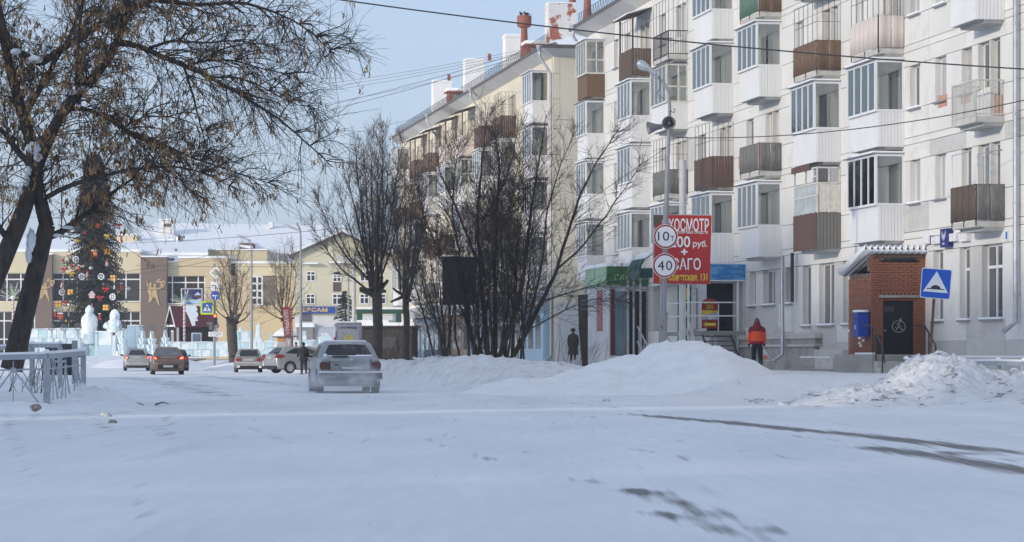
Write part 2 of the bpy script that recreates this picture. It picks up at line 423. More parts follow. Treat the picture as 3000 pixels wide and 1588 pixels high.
def dome(x, y, rx, ry, h, p=1.0): 
    d = math.sqrt((x/rx)**2 + (y/ry)**2); return h * (math.cos(min(d, 1.25) * math.pi / 2 * .94) if d < 1.06 else -.2)
# smooth mound round the lamp post
heap('snow_pile', 4.0, 77.5, 5.4, 5.6, R(-6), lambda x, y: max(dome(x-.9, y, 2.3, 4.4, .86), dome(x-.2, y-.5, 1.2, 2., .92), dome(x+1.2, y+.2, 2.6, 4.0, .66), dome(x-1.9, y-.4, 1.5, 3.6, .46), dome(x+3.0, y+.4, 2.4, 3.6, .42)),
     snow, 'large smooth snow mound heaped at the foot of the lamp post and billboard', amp=.15, fr=.9, rough=.10)
# rough pile in front of the right-hand fence
heap('snow_pile', 9.6, 61.3, 4.3, 4.6, R(-4), lambda x, y: max(dome(x+.15, y, 1.6, 3.3, .74), dome(x+1.6, y+.9, 1.8, 3.0, .34), dome(x-1.6, y+.2, 1.9, 3.2, .30), dome(x-3.2, y, 1.9, 3.4, .16)),
     snow_dirty, 'rough grey heap of shovelled snow in front of the right-hand fence', res=.07, amp=.09, fr=1.3, rough=.20)
# ploughed bank along the road
def bank_h(x, y):
    c = .9 + .35 * noise.noise(Vector((y * .16, 3.1, 0))) + .3 * noise.noise(Vector((y * .6, 1.1, 0)))
    wv = .35 * math.sin(y * .3); e = 1.0 if abs(y) < 18 else max(0, 1 - (abs(y) - 18) / 4)
    d = abs(x - wv) / 1.75
    return (.92 * c * math.cos(min(1.2, d) * math.pi / 2 * .95) * (.3 + .7 * e)) if d < 1.15 else -.2
bc = W(97, 14.4)
heap('snow_bank', bc.x, bc.y, 2.4, 22, R(9.9), bank_h, snow_dirty, 'long ploughed snow bank along the railing under the bare trees', res=.13, cat='snow bank', amp=.15, fr=1.0, rough=.13)
# lumpy verge under the left-hand fence
heap('snow_bank', -10.2, 54.6, 3.6, 5.6, R(6), lambda x, y: max(dome(x+.3, y-.9, 3.2, 4.4, .26), dome(x-1.5, y-1.9, 1.2, 2.2, .40), dome(x+.8, y+2.9, 1.5, 1.4, .24), dome(x-.6, y+2.8, 1.0, 1.3, .18)),
     snow, 'lumpy snow bank with frozen clods under the left-hand fence', res=.08, cat='snow bank', amp=.08, fr=2.2, rough=.16)
heap('snow_bank', PXY(735, 188), 188, 3.4, 5, 0, lambda x, y: max(dome(x+.8, y, 2.6, 4, .55), dome(x-1.5, y, 1.6, 3, .4)), snow, 'low snow bank behind the parked pale hatchback', res=.2, cat='snow bank')
heap('snow_bank', PXY(300, 205), 205, 6.2, 4.5, 0, lambda x, y: max(dome(x+2.4, y, 3.2, 3.6, .42), dome(x-2., y, 3.2, 3.8, .5)), snow, 'low snow bank at the foot of the ice statues', res=.22, cat='snow bank', amp=.12)
def chunks(o, n, rmin, rmax, seed, zmax=9., mat=None, jit=.12):
    me = o.data; rg_ = random.Random(seed); vs_ = [v.co.copy() for v in me.vertices]; mb = MB()
    for k in range(n):
        c = vs_[rg_.randrange(len(vs_))]; r = rmin + (rmax - rmin) * rg_.random() ** 3
        if c.z > zmax * rg_.random() + .05: continue
        bm = bmesh.new(); bmesh.ops.create_cube(bm, size=2); bmesh.ops.subdivide_edges(bm, edges=bm.edges, cuts=1); b = len(mb.v)
        q = Matrix.Rotation(rg_.uniform(0, 6), 3, 'Z') @ Matrix.Rotation(rg_.uniform(0, 6), 3, 'X')
        for v in bm.verts: v.co = q @ (v.co.lerp(v.co.normalized() * 1.2, .9) * (1 + .3 * noise.noise(v.co * 1.3 + Vector((k * 2.3, 0, 0))))); mb.v.append(tuple(c + Vector((rg_.gauss(0, jit), rg_.gauss(0, jit), r * .15)) + v.co * r))
        for f in bm.faces: mb.f.append(tuple(b + v.index for v in f.verts))
        bm.free()
    p = mb.build('snow_chunks', mat or snow_dirty, o, fix=False); p['kind'] = 'stuff'; return p
H_ = {o['label']: o for o in COL.objects if 'label' in o}
chunks(H_['rough grey heap of shovelled snow in front of the right-hand fence'], 420, .012, .075, 2, 9., snow_dirty, .05)
# dirty clods beside the left verge, dropped twigs on the road
for k, (px, py, r_, lab) in enumerate([(245,1178,.15,'dirty frozen snow lump against the corner post of the left-hand fence'),(262,1186,.10,'small dirty frozen lump beside the larger one at the left fence corner'),(310,1206,.10,'frozen dirty snow lump at the road edge past the left-hand fence'),(330,1226,.07,'smallest dirty lump at the road edge past the left-hand fence'),(105,1222,.09,'dirty clod in the snow bank under the left-hand fence'),(1775,1163,.09,'grey clod lying before the smooth mound')]):
    Yg = CZ * F / (py + 14 - HY); q = Vector((PXY(px, Yg), Yg, terr1(PXY(px, Yg), Yg) + r_ * .1 + (.22 if px < 250 else (.08 if px < 290 else 0))))
    bm = bmesh.new(); bmesh.ops.create_icosphere(bm, subdivisions=2, radius=r_)
    for v in bm.verts: v.co *= 1 + .45 * noise.noise(v.co * 6 / (r_ * 8) + Vector((k * 3.1, 0, 0))); v.co.z *= .7
    me = bpy.data.meshes.new('frozen_clod'); bm.to_mesh(me); bm.free(); me.materials.append(M('frozen_dirt', (.30,.26,.22), .9, .4, 14, bump=.6, bscale=30, col2=(.75,.76,.78), fac2=.55, scale2=6))
    me.polygons.foreach_set('use_smooth', [True] * len(me.polygons))
    tag(link('frozen_clod', me, None, q), lab, 'snow clod', 'frozen clods')
for k, pts in enumerate([[(324,1015),(345,1021),(362,1022)], [(392,1021),(408,1019),(424,1018)]]):
    g = [gpt(*p) for p in pts]
    mb = MB(); mb.tube([(x - g[0][0], y - g[0][1], .03 + .03 * (i == 1)) for i, (x, y) in enumerate(g)], [.022, .017, .008], 5)
    tag(mb.build('fallen_twig', wood_dark, loc=(g[0][0], g[0][1], terr1(*g[0]))), ['longer dark twig lying on the snowy road', 'short dark twig lying on the road to the right of another'][k], 'twig')
# ---------------------------------------------------------------- apartment buildings on the right
SLAB = [1.75, 4.56, 7.40, 10.20, 13.00]        # floor levels above the road
EAVE = 16.45
TW = 25.9
_box_cache = {}
def unit_box(name, mat):
    k = ('ub', name, mat.name)
    if k not in _box_cache:
        mb = MB(); mb.box(-.5, .5, -.5, .5, -.5, .5); _box_cache[k] = mb.mesh(name, mat)
    return _box_cache[k]
def bx(name, x0, x1, y0, y1, z0, z1, mat, parent):    # one box-shaped piece that shares its mesh with its look-alikes
    return link(name, unit_box(name, mat), parent, ((x0+x1)/2, (y0+y1)/2, (z0+z1)/2), sc=(abs(x1-x0), abs(y1-y0), abs(z1-z0)))

class Bld:
    """building in its own frame: x runs from the far end (negative) to the near end (0), y into the building, z up"""
    def __init__(s, name, label, s_near, T, wall, worn):
        s.S = s_near; s.T = T; s.wall = wall; s.worn = worn
        p = W(s_near, T); s.o = empty(name, (p.x, p.y, 0), RZ, label, 'apartment building')
    def x(s, sv): return s.S - sv
    def xp(s, px, dT=0): return s.S - SS(px, s.T + dT)
    def zp(s, px, py, dT=0): sv = SS(px, s.T + dT); return ZW(py, sv, s.T + dT)

def wall_blocks(b, openings, xa, xb, zlv, mats, ylen=3.1, proud=None):
    g = .009
    for zi in range(len(zlv) - 1):
        z0, z1 = zlv[zi], zlv[zi+1]; zm = (z0 + z1) / 2
        cuts = sorted([(o[0], o[1]) for o in openings if o[2] < zm < o[3]])
        xs = xa; segs = []
        for c0, c1 in cuts:
            if c0 > xs + .02: segs.append((xs, c0))
            xs = max(xs, c1)
        if xs < xb - .02: segs.append((xs, xb))
        for (q0, q1) in segs:
            n = max(1, int(round((q1 - q0) / ylen)))
            for k in range(n):
                a0, a1 = q0 + (q1-q0) * k / n, q0 + (q1-q0) * (k+1) / n
                m = mats(zm, (a0 + a1) / 2)
                bx('wall_block', a0 + g, a1 - g, 0.0, .30, z0 + (g if z0 > 4.05 else 0), z1 - (g if z1 > 4.05 else 0), m, b.o)

def window(b, x0, x1, z0, z1, kind='one', y=.17, pane=None, sill=True, frame=None, trans=False):
    frame = frame or winframe; fw = .06
    mb = MB()
    mb.box(x0, x1, y, y+.06, z1-fw, z1); mb.box(x0, x1, y, y+.06, z0, z0+fw); mb.box(x0, x0+fw, y, y+.06, z0+fw, z1-fw); mb.box(x1-fw, x1, y, y+.06, z0+fw, z1-fw)
    cells = [(x0+fw, x1-fw, z0+fw, z1-fw)]
    if kind == 'two':
        m = x0 + (x1-x0)*.45; mb.box(m-.04, m+.04, y-.005, y+.055, z0+fw, z1-fw); cells = [(x0+fw, m-.04, z0+fw, z1-fw), (m+.04, x1-fw, z0+fw, z1-fw)]
    if trans:
        zt = z1 - (z1-z0)*.3; mb.box(x0+fw, x1-fw, y-.008, y+.05, zt-.04, zt+.04)
        cells = [(c[0], c[1], a, q) for c in cells for a, q in ((z0+fw, zt-.04), (zt+.04, z1-fw))]
    o = mb.build('window', frame, b.o)
    for c in cells:
        bx('pane', c[0], c[1], y+.025, y+.035, c[2], c[3], pane or random.choice([g_win, g_win, g_cur, g_cur, g_blue]), o)
    if sill:
        bx('sill', x0-.06, x1+.06, -.10, y, z0-.05, z0-.004, tin, o)
        if sill == 'snow': bx('sill_snow', x0-.05, x1+.05, -.09, y-.02, z0-.003, z0+.05, snow_clean, o)
    return o

def balcony(b, sn, L, z, kind, mat=None, mat2=None, d=.80, h=1.0, cage=0, canopy=None, top=None, glaze=None, label=None, rail=None, over=.10):
    """sn: s of the near end; the slab hangs off the wall at height z (its underside)"""
    x1 = b.x(sn); x0 = x1 - L; zf = z + .16
    mb = MB(); mb.box(x0, x1, -d, 0, z, zf); mb.prism([(x0, z), (x1, z), (x1-.1, z-.10), (x0+.1, z-.10)], -d*.72, -.0)
    o = mb.build('balcony', concrete_l, b.o)
    if label: o['label'] = label
    rail = rail or rust
    if kind == 'glazed':
        pz = zf + .88
        # siding: vertical planks; wide ones on the end that faces the viewer
        n = 8
        for k in range(n):
            a0 = -d - .02 + (d + .02) * k / n; a1 = -d - .02 + (d + .02) * (k+1) / n
            bx('siding_board', x1 - .02, x1 + .02, a0 + .004, a1 - .004, z - .02, pz, mat or siding, o)
        nf = 18; mm = MB()
        for k in range(nf):
            a0 = x0 - .02 + (L + .02) * k / nf; a1 = x0 - .02 + (L + .02) * (k+1) / nf
            mm.box(a0 + .004, a1 - .004, -d - .04, -d, z - .02, pz)
        mm.box(x0 - .02, x0 + .02, -d, 0, z - .02, pz); mm.box(x0 + .03, x1 - .03, -d + .01, -d + .05, z + .1, pz - .01)
        mm.build('siding', mat or siding, o)
        zt = z + 2.60; yo = -d - over
        fr = MB(); fw = .055
        fr.box(x0 - over, x1 + .03, yo - .02, yo + .03, pz, pz + .07); fr.box(x0 - over, x1 + .03, yo - .02, yo + .03, zt - .07, zt)
        fr.box(x1 - .02, x1 + .03, yo + .03, 0, pz, pz + .07); fr.box(x1 - .02, x1 + .03, yo + .03, 0, zt - .07, zt)
        npn = 4
        xs = [x0 - over + (L + over) * k / npn for k in range(npn + 1)]
        for k, xv in enumerate(xs):
            w_ = .11 if k == npn else fw
            fr.box(xv - w_ / 2 - (.03 if k == npn else 0), xv + w_ / 2 - (.03 if k == npn else 0), yo - .018, yo + .05, pz + .07, zt - .07)
        fr.box(x1 - .018, x1 + .025, -.07, 0, pz + .07, zt - .07); fr.box(x0 - over, x0 - over + .04, yo, 0, pz, zt)
        if glaze == 'old': fr.box(x1 - .015, x1 + .02, -d * .5 - .03, -d * .5 + .03, pz + .07, zt - .07); fr.box(x1 - .012, x1 + .02, yo, 0, pz + .62, pz + .68)
        f = fr.build('window_frame', frame_old if glaze == 'old' else pvc, o)
        for k in range(npn):
            bx('pane', xs[k] + fw/2, xs[k+1] - fw/2, yo + .005, yo + .012, pz + .07, zt - .07, g_bal, o)
        if glaze == 'blind': bx('end_panel', x1 - .01, x1 + .012, yo + .05, -.07, pz + .07, zt - .07, siding, o)
        else: bx('pane', x1 - .002, x1 + .006, yo + .05, -.07, pz + .07, zt - .07, g_bal, o)
        rr = MB(); rr.box(x0 - over - .05, x1 + .06, yo - .12, 0, zt + .005, zt + .035); r_ = rr.build('balcony_roof', tin, o)
        if random.random() < .75: bx('roof_snow', x0 - over, x1 + .02, yo - .09, -.02, zt + .037, zt + .09, snow_clean, o)
        # things seen through the glass: back wall stays; a curtain or a pale screen on some
        q = random.random()
        if q < .35: bx('curtain', x0 + .1, x0 + .1 + L * random.uniform(.25, .6), -d * .25, -d * .22, pz - .2, zt - .1, random.choice([siding, frame_old, M('lace', (.70,.69,.66), .9, .2, 6)]), o)
    else:
        zt = zf + h
        rl = MB()
        rl.box(x0, x1, -d - .02, -d + .02, zt - .04, zt); rl.box(x1 - .04, x1, -d + .02, 0, zt - .04, zt); rl.box(x0, x0 + .04, -d + .02, 0, zt - .04, zt)
        for xv in (x0 + .02, (x0 + x1) / 2, x1 - .02): rl.box(xv - .02, xv + .02, -d - .018, -d + .018, z + .02, zt - .04)
        rl.box(x0, x1, -d - .016, -d + .016, zf + .04, zf + .075); rl.box(x1 - .035, x1 - .005, -d, 0, zf + .04, zf + .075)
        if kind == 'rail':
            for k in range(1, 22): xv = x0 + L * k / 22; rl.box(xv - .008, xv + .008, -d - .008, -d + .008, zf, zt - .04)
            for k in range(1, 8): yv = -d + d * k / 8; rl.box(x1 - .028, x1 - .012, yv - .008, yv + .008, zf, zt - .04)
        rl.build('railing', rail, o)
        if kind == 'boards':
            n = int(L / .13)
            for k in range(n):
                a = x0 + L * k / n; jt = random.uniform(-.02, .02)
                bx('board', a + .008, a + L/n - .008, -d - .045, -d - .022, z - .02 + jt, zt + jt, mat, o)
            n = 7
            for k in range(n):
                a = -d - .02 + d * k / n; jt = random.uniform(-.02, .02)
                bx('board', x1 + .004, x1 + .028, a + .006, a + d/n - .006, z - .02 + jt, zt + jt, mat2 or mat, o)
        if kind == 'sheets':
            def wavy(x, y, ln, axis, m, n):
                for k in range(n):      # each sheet: a shallow corrugated strip
                    mbw = MB(); st = ln / n; pts = []
                    for j in range(9):
                        t = j / 8; pts.append((st * t * .97, .018 * math.sin(t * math.pi * 2)))
                    v = []; 
                    for (a, q) in pts:
                        for zz in (zf + .02, zt - .01):
                            v.append((x + k*st + a, y + q, zz) if axis == 'x' else (x + q, y + k*st + a, zz))
                    mbw.add(v, [(2*j, 2*j+2, 2*j+3, 2*j+1) for j in range(8)])
                    ob = mbw.build('sheet', m, o, smooth=True)
                    sol = ob.modifiers.new('solid', 'SOLIDIFY'); sol.thickness = .008
            wavy(x0, -d - .035, L, 'x', mat, max(2, int(L / .45))); wavy(x1 + .03, -d, d, 'y', mat2 or mat, 2)
    if cage:
        cg = MB(); zb = zf + h
        for k in range(6): xv = x0 + L * k / 5; cg.tube([(xv, -d, zb), (xv, -d, zf + 2.3)], .011, 4)
        for k in range(1, 5): yv = -d + d * k / 4; cg.tube([(x1 - .02, yv, zb), (x1 - .02, yv, zf + 2.3)], .011, 4)
        for zz in ([zf + 1.6, zf + 2.3] if cage > 1 else [zf + 2.3]):
            cg.tube([(x0, -d, zz), (x1 - .02, -d, zz), (x1 - .02, -.02, zz)], .010, 4)
        cg.build('iron_cage', iron if cage < 3 else galv, o)
    if canopy:
        ca = MB(); ca.add([(x0 - .15, -d - .3, zf + 2.42), (x1 + .2, -d - .3, zf + 2.42), (x1 + .2, 0, zf + 2.75), (x0 - .15, 0, zf + 2.75)], [(0,1,2,3)])
        co = ca.build('canopy', M('old_canopy', (.07,.06,.055), .8, .3, 3), o); sm_ = co.modifiers.new('solid', 'SOLIDIFY'); sm_.thickness = .05
        for xv in (x0 + .03, x1 - .03): bx('canopy_post', xv - .035, xv + .035, -d - .03, -d + .04, zf + h, zf + 2.44, canopy, o)
        if random.random() < .8: 
            cs = MB(); cs.add([(x0 - .12, -d - .28, zf + 2.49), (x1 + .15, -d - .28, zf + 2.49), (x1 + .15, -.05, zf + 2.80), (x0 - .12, -.05, zf + 2.80)], [(0,1,2,3)]); c2 = cs.build('canopy_snow', snow_clean, o); c2.modifiers.new('solid', 'SOLIDIFY').thickness = -.05
    return o

def downpipe(b, x, zt, zb, y=-.14, elbow=True, r=.07, mat=None, top_y=-.72):
    mb = MB()
    pts = ([(x, top_y, zt), (x, top_y, zt - .3), (x, y, zt - 1.15)] if elbow else [(x, y, zt)]) + [(x, y, zb + .25), (x, y - .35, zb)]
    mb.tube(pts, r, 10)
    if elbow: mb.lathe([(.09, 0), (.2, .28), (.2, .32)], 10, (x, top_y, zt - .05))
    for zz in np.arange(zb + 1, zt - 1.5, 2.4): mb.tube([(x, y, zz), (x, .02, zz)], .015, 4); mb.lathe([(r + .012, 0), (r + .012, .05)], 10, (x, y, zz))
    return auto_smooth(mb.build('downpipe', mat or galv, b.o))

def roof(b, xa, xb, D, z, hip_near=True, ov=.72, pitch=.33, hip_far=True):
    x0, x1, y0, y1 = xa - ov, xb + ov, -ov, D + ov
    hr = (y1 - y0) / 2; zr = z + .28 + hr * pitch; ym = (y0 + y1) / 2
    rx0 = x0 + (hr if hip_far else 0); rx1 = x1 - (hr if hip_near else 0)
    mb = MB(); zz = z + .24
    mb.add([(x0,y0,zz),(x1,y0,zz),(x1,y1,zz),(x0,y1,zz),(rx0,ym,zr),(rx1,ym,zr)], [(0,1,5,4),(1,2,5),(2,3,4,5),(3,0,4)])
    r_ = mb.build('roof', M('roof_tin', (.20,.17,.16), .6, .2, 1), b.o)
    sn = MB(); e = .1; up = .16
    nx, ny = 60, 8
    def hz(x, y):
        dd = min(y - y0, y1 - y, (x1 - x) if hip_near else 99, (x - x0) if hip_far else 99); return zz + dd * pitch
    xs = np.linspace(x0 + e, x1 - e, nx); ys = np.linspace(y0 + e, y1 - e, ny * 2 + 1); v = []
    for yv in ys:
        for xv in xs: 
            t = up * (.75 + .4 * noise.noise(Vector((xv * .35, yv * .5, 3.3)))) ; dd = min(yv - y0, y1 - yv, x1 - xv, xv - x0)
            v.append((xv, yv, hz(xv, yv) + (t if dd > e * 1.5 else .03)))
    n = len(xs); sn.add(v, [(j*n+i, j*n+i+1, (j+1)*n+i+1, (j+1)*n+i) for j in range(len(ys)-1) for i in range(n-1)])
    sn.build('roof_snow', snow_clean, r_, smooth=True)
    # gutter board, soffit, lip of snow
    ed = MB(); ed.box(x0-.02, x1+.02, y0-.03, y0, z+.10, z+.26); ed.box(x1, x1+.03, y0, y1, z+.10, z+.26); ed.box(x0-.03, x0, y0, y1, z+.10, z+.26); ed.build('gutter_edge', roof_edge, r_)
    sf = MB(); sf.add([(x0,y0,z+.10),(x1,y0,z+.10),(x1,y1,z+.10),(x0,y1,z+.10),(x0+ov,0.02,z-.25),(x1-ov,0.02,z-.25),(x1-ov,D,z-.25),(x0+ov,D,z-.25)], [(0,1,5,4),(1,2,6,5),(2,3,7,6),(3,0,4,7)]); sf.build('soffit', soffit, r_)
    # lattice snow guard along the eave
    lg = MB(); zg = zz + .10; yg = y0 + .35; xx = x0 + .3; k = 0
    while xx < x1 - .3:
        lg.tube([(xx, yg, zg), (xx + .28, yg, zg + .55)], .013, 3, False); lg.tube([(xx + .28, yg, zg + .55), (xx + .56, yg, zg)], .013, 3, False); xx += .56
    lg.tube([(x0+.3, yg, zg+.55), (x1-.3, yg, zg+.55)], .015, 4)
    lg.build('snow_guard', iron, r_)
    return r_, hz

# ---- building 1 (white)
b1 = Bld('apartment_building', 'long white five-storey apartment building with mixed balconies on the right', 60.0, TW, fac_white, fac_worn)
COLS1 = [('H',70.7,2.0),('G',79.4,2.8),('F',86.0,2.7),('E',93.2,2.6),('D',99.9,2.8),('C',107.2,2.7),('B',113.9,2.6),('A',123.5,2.2)]
FAR1 = 127.6
xa1, xb1 = b1.x(FAR1), b1.x(58.0)
open1 = []   # x0,x1,z0,z1 of every opening
wins1 = []
for nme, sn, L in COLS1:
    for f in range(1, 5):
        zf = SLAB[f] + .16
        xd = b1.x(sn) - .35
        open1.append((xd - .75, xd, zf + .05, zf + 2.2)); wins1.append((xd - .75, xd, zf + .05, zf + 2.2, 'one', False))       # balcony door
        open1.append((xd - 1.75, xd - .85, zf + .9, zf + 2.2)); wins1.append((xd - 1.75, xd - .85, zf + .9, zf + 2.2, 'one', False))
gaps = [(78.35,.95),(76.0,.95),(73.75,.85),(83.9,1.0),(90.9,1.0),(97.5,1.0),(104.8,1.0),(111.7,1.0),(118.6,1.0),(121.0,.9),(67.0,1.2),(64.5,1.2)]
for sc_, wd in gaps:
    for f in range(1, 5):
        zf = SLAB[f] + .16; x = b1.x(sc_)
        open1.append((x - wd/2, x + wd/2, zf + .9, zf + 2.2)); wins1.append((x - wd/2, x + wd/2, zf + .9, zf + 2.2, random.choice(['one','two']), random.choice([True, 'snow'])))
for (pa, pb, za, kind, tr) in [(2196,2214,2.87,'one',0),(2236,2271,2.87,'two',0),(2302,2322,2.87,'one',0),(2352,2376,2.07,'one',0),(2400,2444,2.07,'two',0),(2470,2495,2.07,'one',0),(2735,2763,2.07,'one',1),(2812,2841,2.07,'one',1),(2877,2937,2.07,'two',1)]:
    x0, x1 = b1.xp(pa), b1.xp(pb)
    open1.append((x0, x1, za, 4.13)); wins1.append((x0, x1, za, 4.13, kind, 'snow', bool(tr)))
for (sa, sb) in [(106.0,113.5)]: open1.append((b1.x(sb), b1.x(sa), 1.9, 4.0))
zl = [.2, 1.5, 2.07, 2.87, 4.0, 4.13, 4.56]
for f in range(1, 5): zl += [SLAB[f] + .21, SLAB[f] + 1.06, SLAB[f] + 2.36, SLAB[f+1] if f < 4 else EAVE - .2]
zl = sorted(set(round(z, 3) for z in zl))
def wm1(z, x): return fac_worn if z < 1.55 or (z < 4.3 and math.sin(x * .9 + 1) > .55) or random.random() < .03 else fac_white
wall_blocks(b1, open1, xa1, xb1, zl, wm1)
core = MB(); core.box(xa1 + .02, xb1 - .02, .02, 12, 4.2 - 3.9, EAVE - .25)
# the wall's backing: pieces behind the blocks leave the openings free
bk = MB(); bk.box(xa1, xb1, .32, 12.0, .1, EAVE - .15); bk.build('core', M('interior_dark', (.50,.49,.46), .9, .2, .6), b1.o)
for w_ in wins1: window(b1, *w_[:4], pane=(random.choice([g_win, g_win, M('dusty_glass', (.16,.16,.165), .15, .3, 3, spec=.6, stretch=(6,6,.3))]) if w_[3] < 4.2 else None), kind=w_[4], sill=w_[5], trans=(len(w_) > 6 and w_[6]), frame=random.choice([winframe, winframe, winframe, frame_old]))
ew = MB(); ew.box(xa1 - .02, xa1 + .3, .31, 12, .1, EAVE - .16); ew.build('end_wall', fac_white, b1.o)
# bare plaster patches, seams at the near end
for (px, py, wd, hg) in [(2762,296,.8,.35),(2925,320,.75,.75),(2830,292,.8,.2),(2168,475,.35,.5)]:
    x = b1.xp(px); z = b1.zp(px, py); bx('bare_plaster', x - wd/2, x + wd/2, -.006, .01, z - hg/2, z + hg/2, fac_patch, b1.o)
# plinth
pl = MB(); pl.box(b1.x(99), b1.x(88.2), -.22, .1, .2, 1.62); pl.build('plinth', concrete, b1.o)
pls = MB(); pls.box(b1.x(99)-.02, b1.x(88.1), -.27, .0, 1.63, 1.80); pls.box(b1.x(99)-.02, b1.x(88.1), -.30, .0, 1.36, 1.45); pls.build('plinth_ledge', concrete_l, b1.o)
pl2 = MB(); pl2.box(b1.x(88.0), b1.x(79.8), -.12, .1, .2, 1.35); pl2.build('plinth', fac_worn, b1.o)
pl3 = MB(); pl3.box(b1.x(77.2), b1.x(58), -.85, -.0, .2, 1.0); o_ = pl3.build('plinth', concrete_l, b1.o); bx('ledge_snow', b1.x(77.2), b1.x(58), -.83, -.02, 1.004, 1.07, snow, o_)
for (pa, pb, z0, z1, m) in [(2335,2396,.3,.98,concrete),(2396,2450,.3,.98,concrete_l),(2330,2452,.2,.62,concrete),(2372,2455,.98,1.25,concrete_l)]:
    bx('step_slab', b1.xp(pa, -.9), b1.xp(pb, -.9), -1.0 + (.25 if z1 > 1.1 else 0) - (.12 if z1 < .7 else 0), -.121, z0, z1, m, b1.o)
bx('ledge_snow', b1.xp(2350,-.9), b1.xp(2440,-.9), -.98, -.76, .984, 1.03, snow, b1.o)
# balconies
SP1 = {
 'A': {5:('glazed',dict(mat=wood_brown, glaze='old')),4:('glazed',{}),3:('glazed',{}),2:('glazed',{})},
 'B': {5:('boards',dict(mat=wood_dark, canopy=wood_dark, cage=1)),4:('glazed',{}),3:('glazed',dict(glaze='blind')),2:('glazed',{})},
 'C': {5:('rail',dict(cage=1, rail=iron)),4:('glazed',dict(glaze='old', mat=siding)),3:('sheets',dict(mat=sheet_grey, cage=2)),2:('glazed',{})},
 'D': {5:('glazed',{}),4:('glazed',{}),3:('boards',dict(mat=sheet_redbrown, cage=2)),2:('glazed',{})},
 'E': {5:('sheets',dict(mat=sheet_green, mat2=sheet_brown)),4:('glazed',{}),3:('sheets',dict(mat=sheet_grey, rail=rust_red)),2:('glazed',{})},
 'F': {5:('glazed',{}),4:('sheets',dict(mat=wood_brown, mat2=sheet_brown, cage=2, rail=rust)),3:('glazed',{}),2:('boards',dict(mat=sheet_redbrown, mat2=sheet_grey))},
 'G': {5:('glazed',{}),4:('sheets',dict(mat=sheet_pink, cage=2, rail=iron)),3:('glazed',{}),2:('glazed',{})},
 'H': {5:('glazed',{}),4:('glazed',{}),3:('rail',dict(rail=M('pale_rail', (.52,.51,.48), .6))),2:('sheets',dict(mat=wood_dark, mat2=sheet_grey, rail=iron))},
}
for nme, sn, L in COLS1:
    for f in range(2, 6):
        if f == 5 and nme in 'GH': continue
        kd, kw = SP1[nme][f]
        o = balcony(b1, sn, L, SLAB[f-1], kd, **kw)
        if (nme, f) == ('F', 2):     # home-made screen above the second-floor balcony
            x1 = b1.x(sn); x0 = x1 - L; zt = SLAB[1] + 1.16
            fr = MB()
            for xv in (x0, x0 + L*.5, x1 - .03): fr.box(xv, xv + .05, -.82, -.77, zt, zt + 1.5)
            for yv in (-.42, -.06): fr.box(x1 - .05, x1, yv, yv + .05, zt, zt + 1.5)
            for zz in (zt + .55, zt + .95, zt + 1.45): fr.box(x0, x1, -.82, -.77, zz, zz + .05); fr.box(x1 - .05, x1, -.77, 0, zz, zz + .05)
            fr.build('screen_frame', frame_old, o)
            bx('pane', x0 + .05, x1 - .03, -.80, -.79, zt, zt + .95, M('frosted', (.42,.46,.47), .35, .2, 3), o)
            bx('pane', x1 - .03, x1 - .02, -.76, -.43, zt + 1.0, zt + 1.45, g_win, o); bx('pane', x1 - .03, x1 - .02, -.36, -.06, zt + 1.0, zt + 1.45, g_cur, o)
            bx('screen_panel', x1 - .04, x1 - .01, -.74, -.02, zt + .02, zt + .93, frame_old, o)
            bx('fascia', x0 - .05, x1 - .6, -.9, -.86, zt + 1.42, zt + 1.62, sheet_redbrown, o)
        if (nme, f) == ('H', 2):
            x1 = b1.x(sn); x0 = x1 - L; zt = SLAB[1] + 1.16; cg = MB()
            for yv in (-.8, -.05): cg.tube([(x0, yv, zt), (x0, yv, zt + .95), (x1 - .1, yv, zt + .95)] if yv > -.5 else [(x0, yv, zt), (x0, yv, zt + .9), (x1 - .6, yv, zt + .9), (x1 - .6, yv, zt)], .012, 5)
            cg.build('clothes_frame', galv, o)
rf1, _ = roof(b1, xa1, xb1, 12.0, EAVE)
downpipe(b1, b1.xp(2990), EAVE + .05, 1.7, r=.075); downpipe(b1, b1.xp(2327), 4.5, .85, elbow=False, y=-.42, r=.07); downpipe(b1, xa1 + .25, EAVE + .05, .8)
pp = MB(); pp.tube([(b1.xp(2336), -.18, 4.6), (b1.xp(2336), -.18, 2.9)], .06, 8); pp.build('dark_pipe', iron, b1.o)

# ---- building 2 (cream), further along the street
b2 = Bld('apartment_building', 'cream five-storey apartment building with chimneys behind the bare trees', 136.1, TW, fac_cream, fac_cream)
NEAR2 = [137.6,147.2,153.9,161.2,167.9,175.1,181.7,190.4]
xa2, xb2 = b2.x(195.0), 0.0
open2, wins2 = [], []
for sn in NEAR2:
    for f in range(1, 5):
        zf = SLAB[f] + .16; xd = b2.x(sn) - .35
        for q in ((xd - .75, xd, zf + .05), (xd - 1.75, xd - .85, zf + .9)):
            open2.append((q[0], q[1], q[2], zf + 2.2)); wins2.append((q[0], q[1], q[2], zf + 2.2))
for sc_ in [142.2, 144.6, 151.5, 158.6, 165.5, 172.6, 179.5, 186.0, 188.2]:
    for f in range(0, 5):
        zf = SLAB[f] + .16; x = b2.x(sc_); open2.append((x - .55, x + .55, zf + .9, zf + 2.2)); wins2.append((x - .55, x + .55, zf + .9, zf + 2.2))
zl2 = [.2, 1.5, SLAB[0] + 1.06, SLAB[0] + 2.36, SLAB[1]]
for f in range(1, 5): zl2 += [SLAB[f] + .21, SLAB[f] + 1.06, SLAB[f] + 2.36, SLAB[f+1] if f < 4 else EAVE - .2]
wall_blocks(b2, open2, xa2, xb2, zl2, lambda z, x: fac_cream, ylen=4.)
bk = MB(); bk.box(xa2, xb2 - .31, .32, 12, .1, EAVE - .15); bk.build('core', MATS['interior_dark'], b2.o)
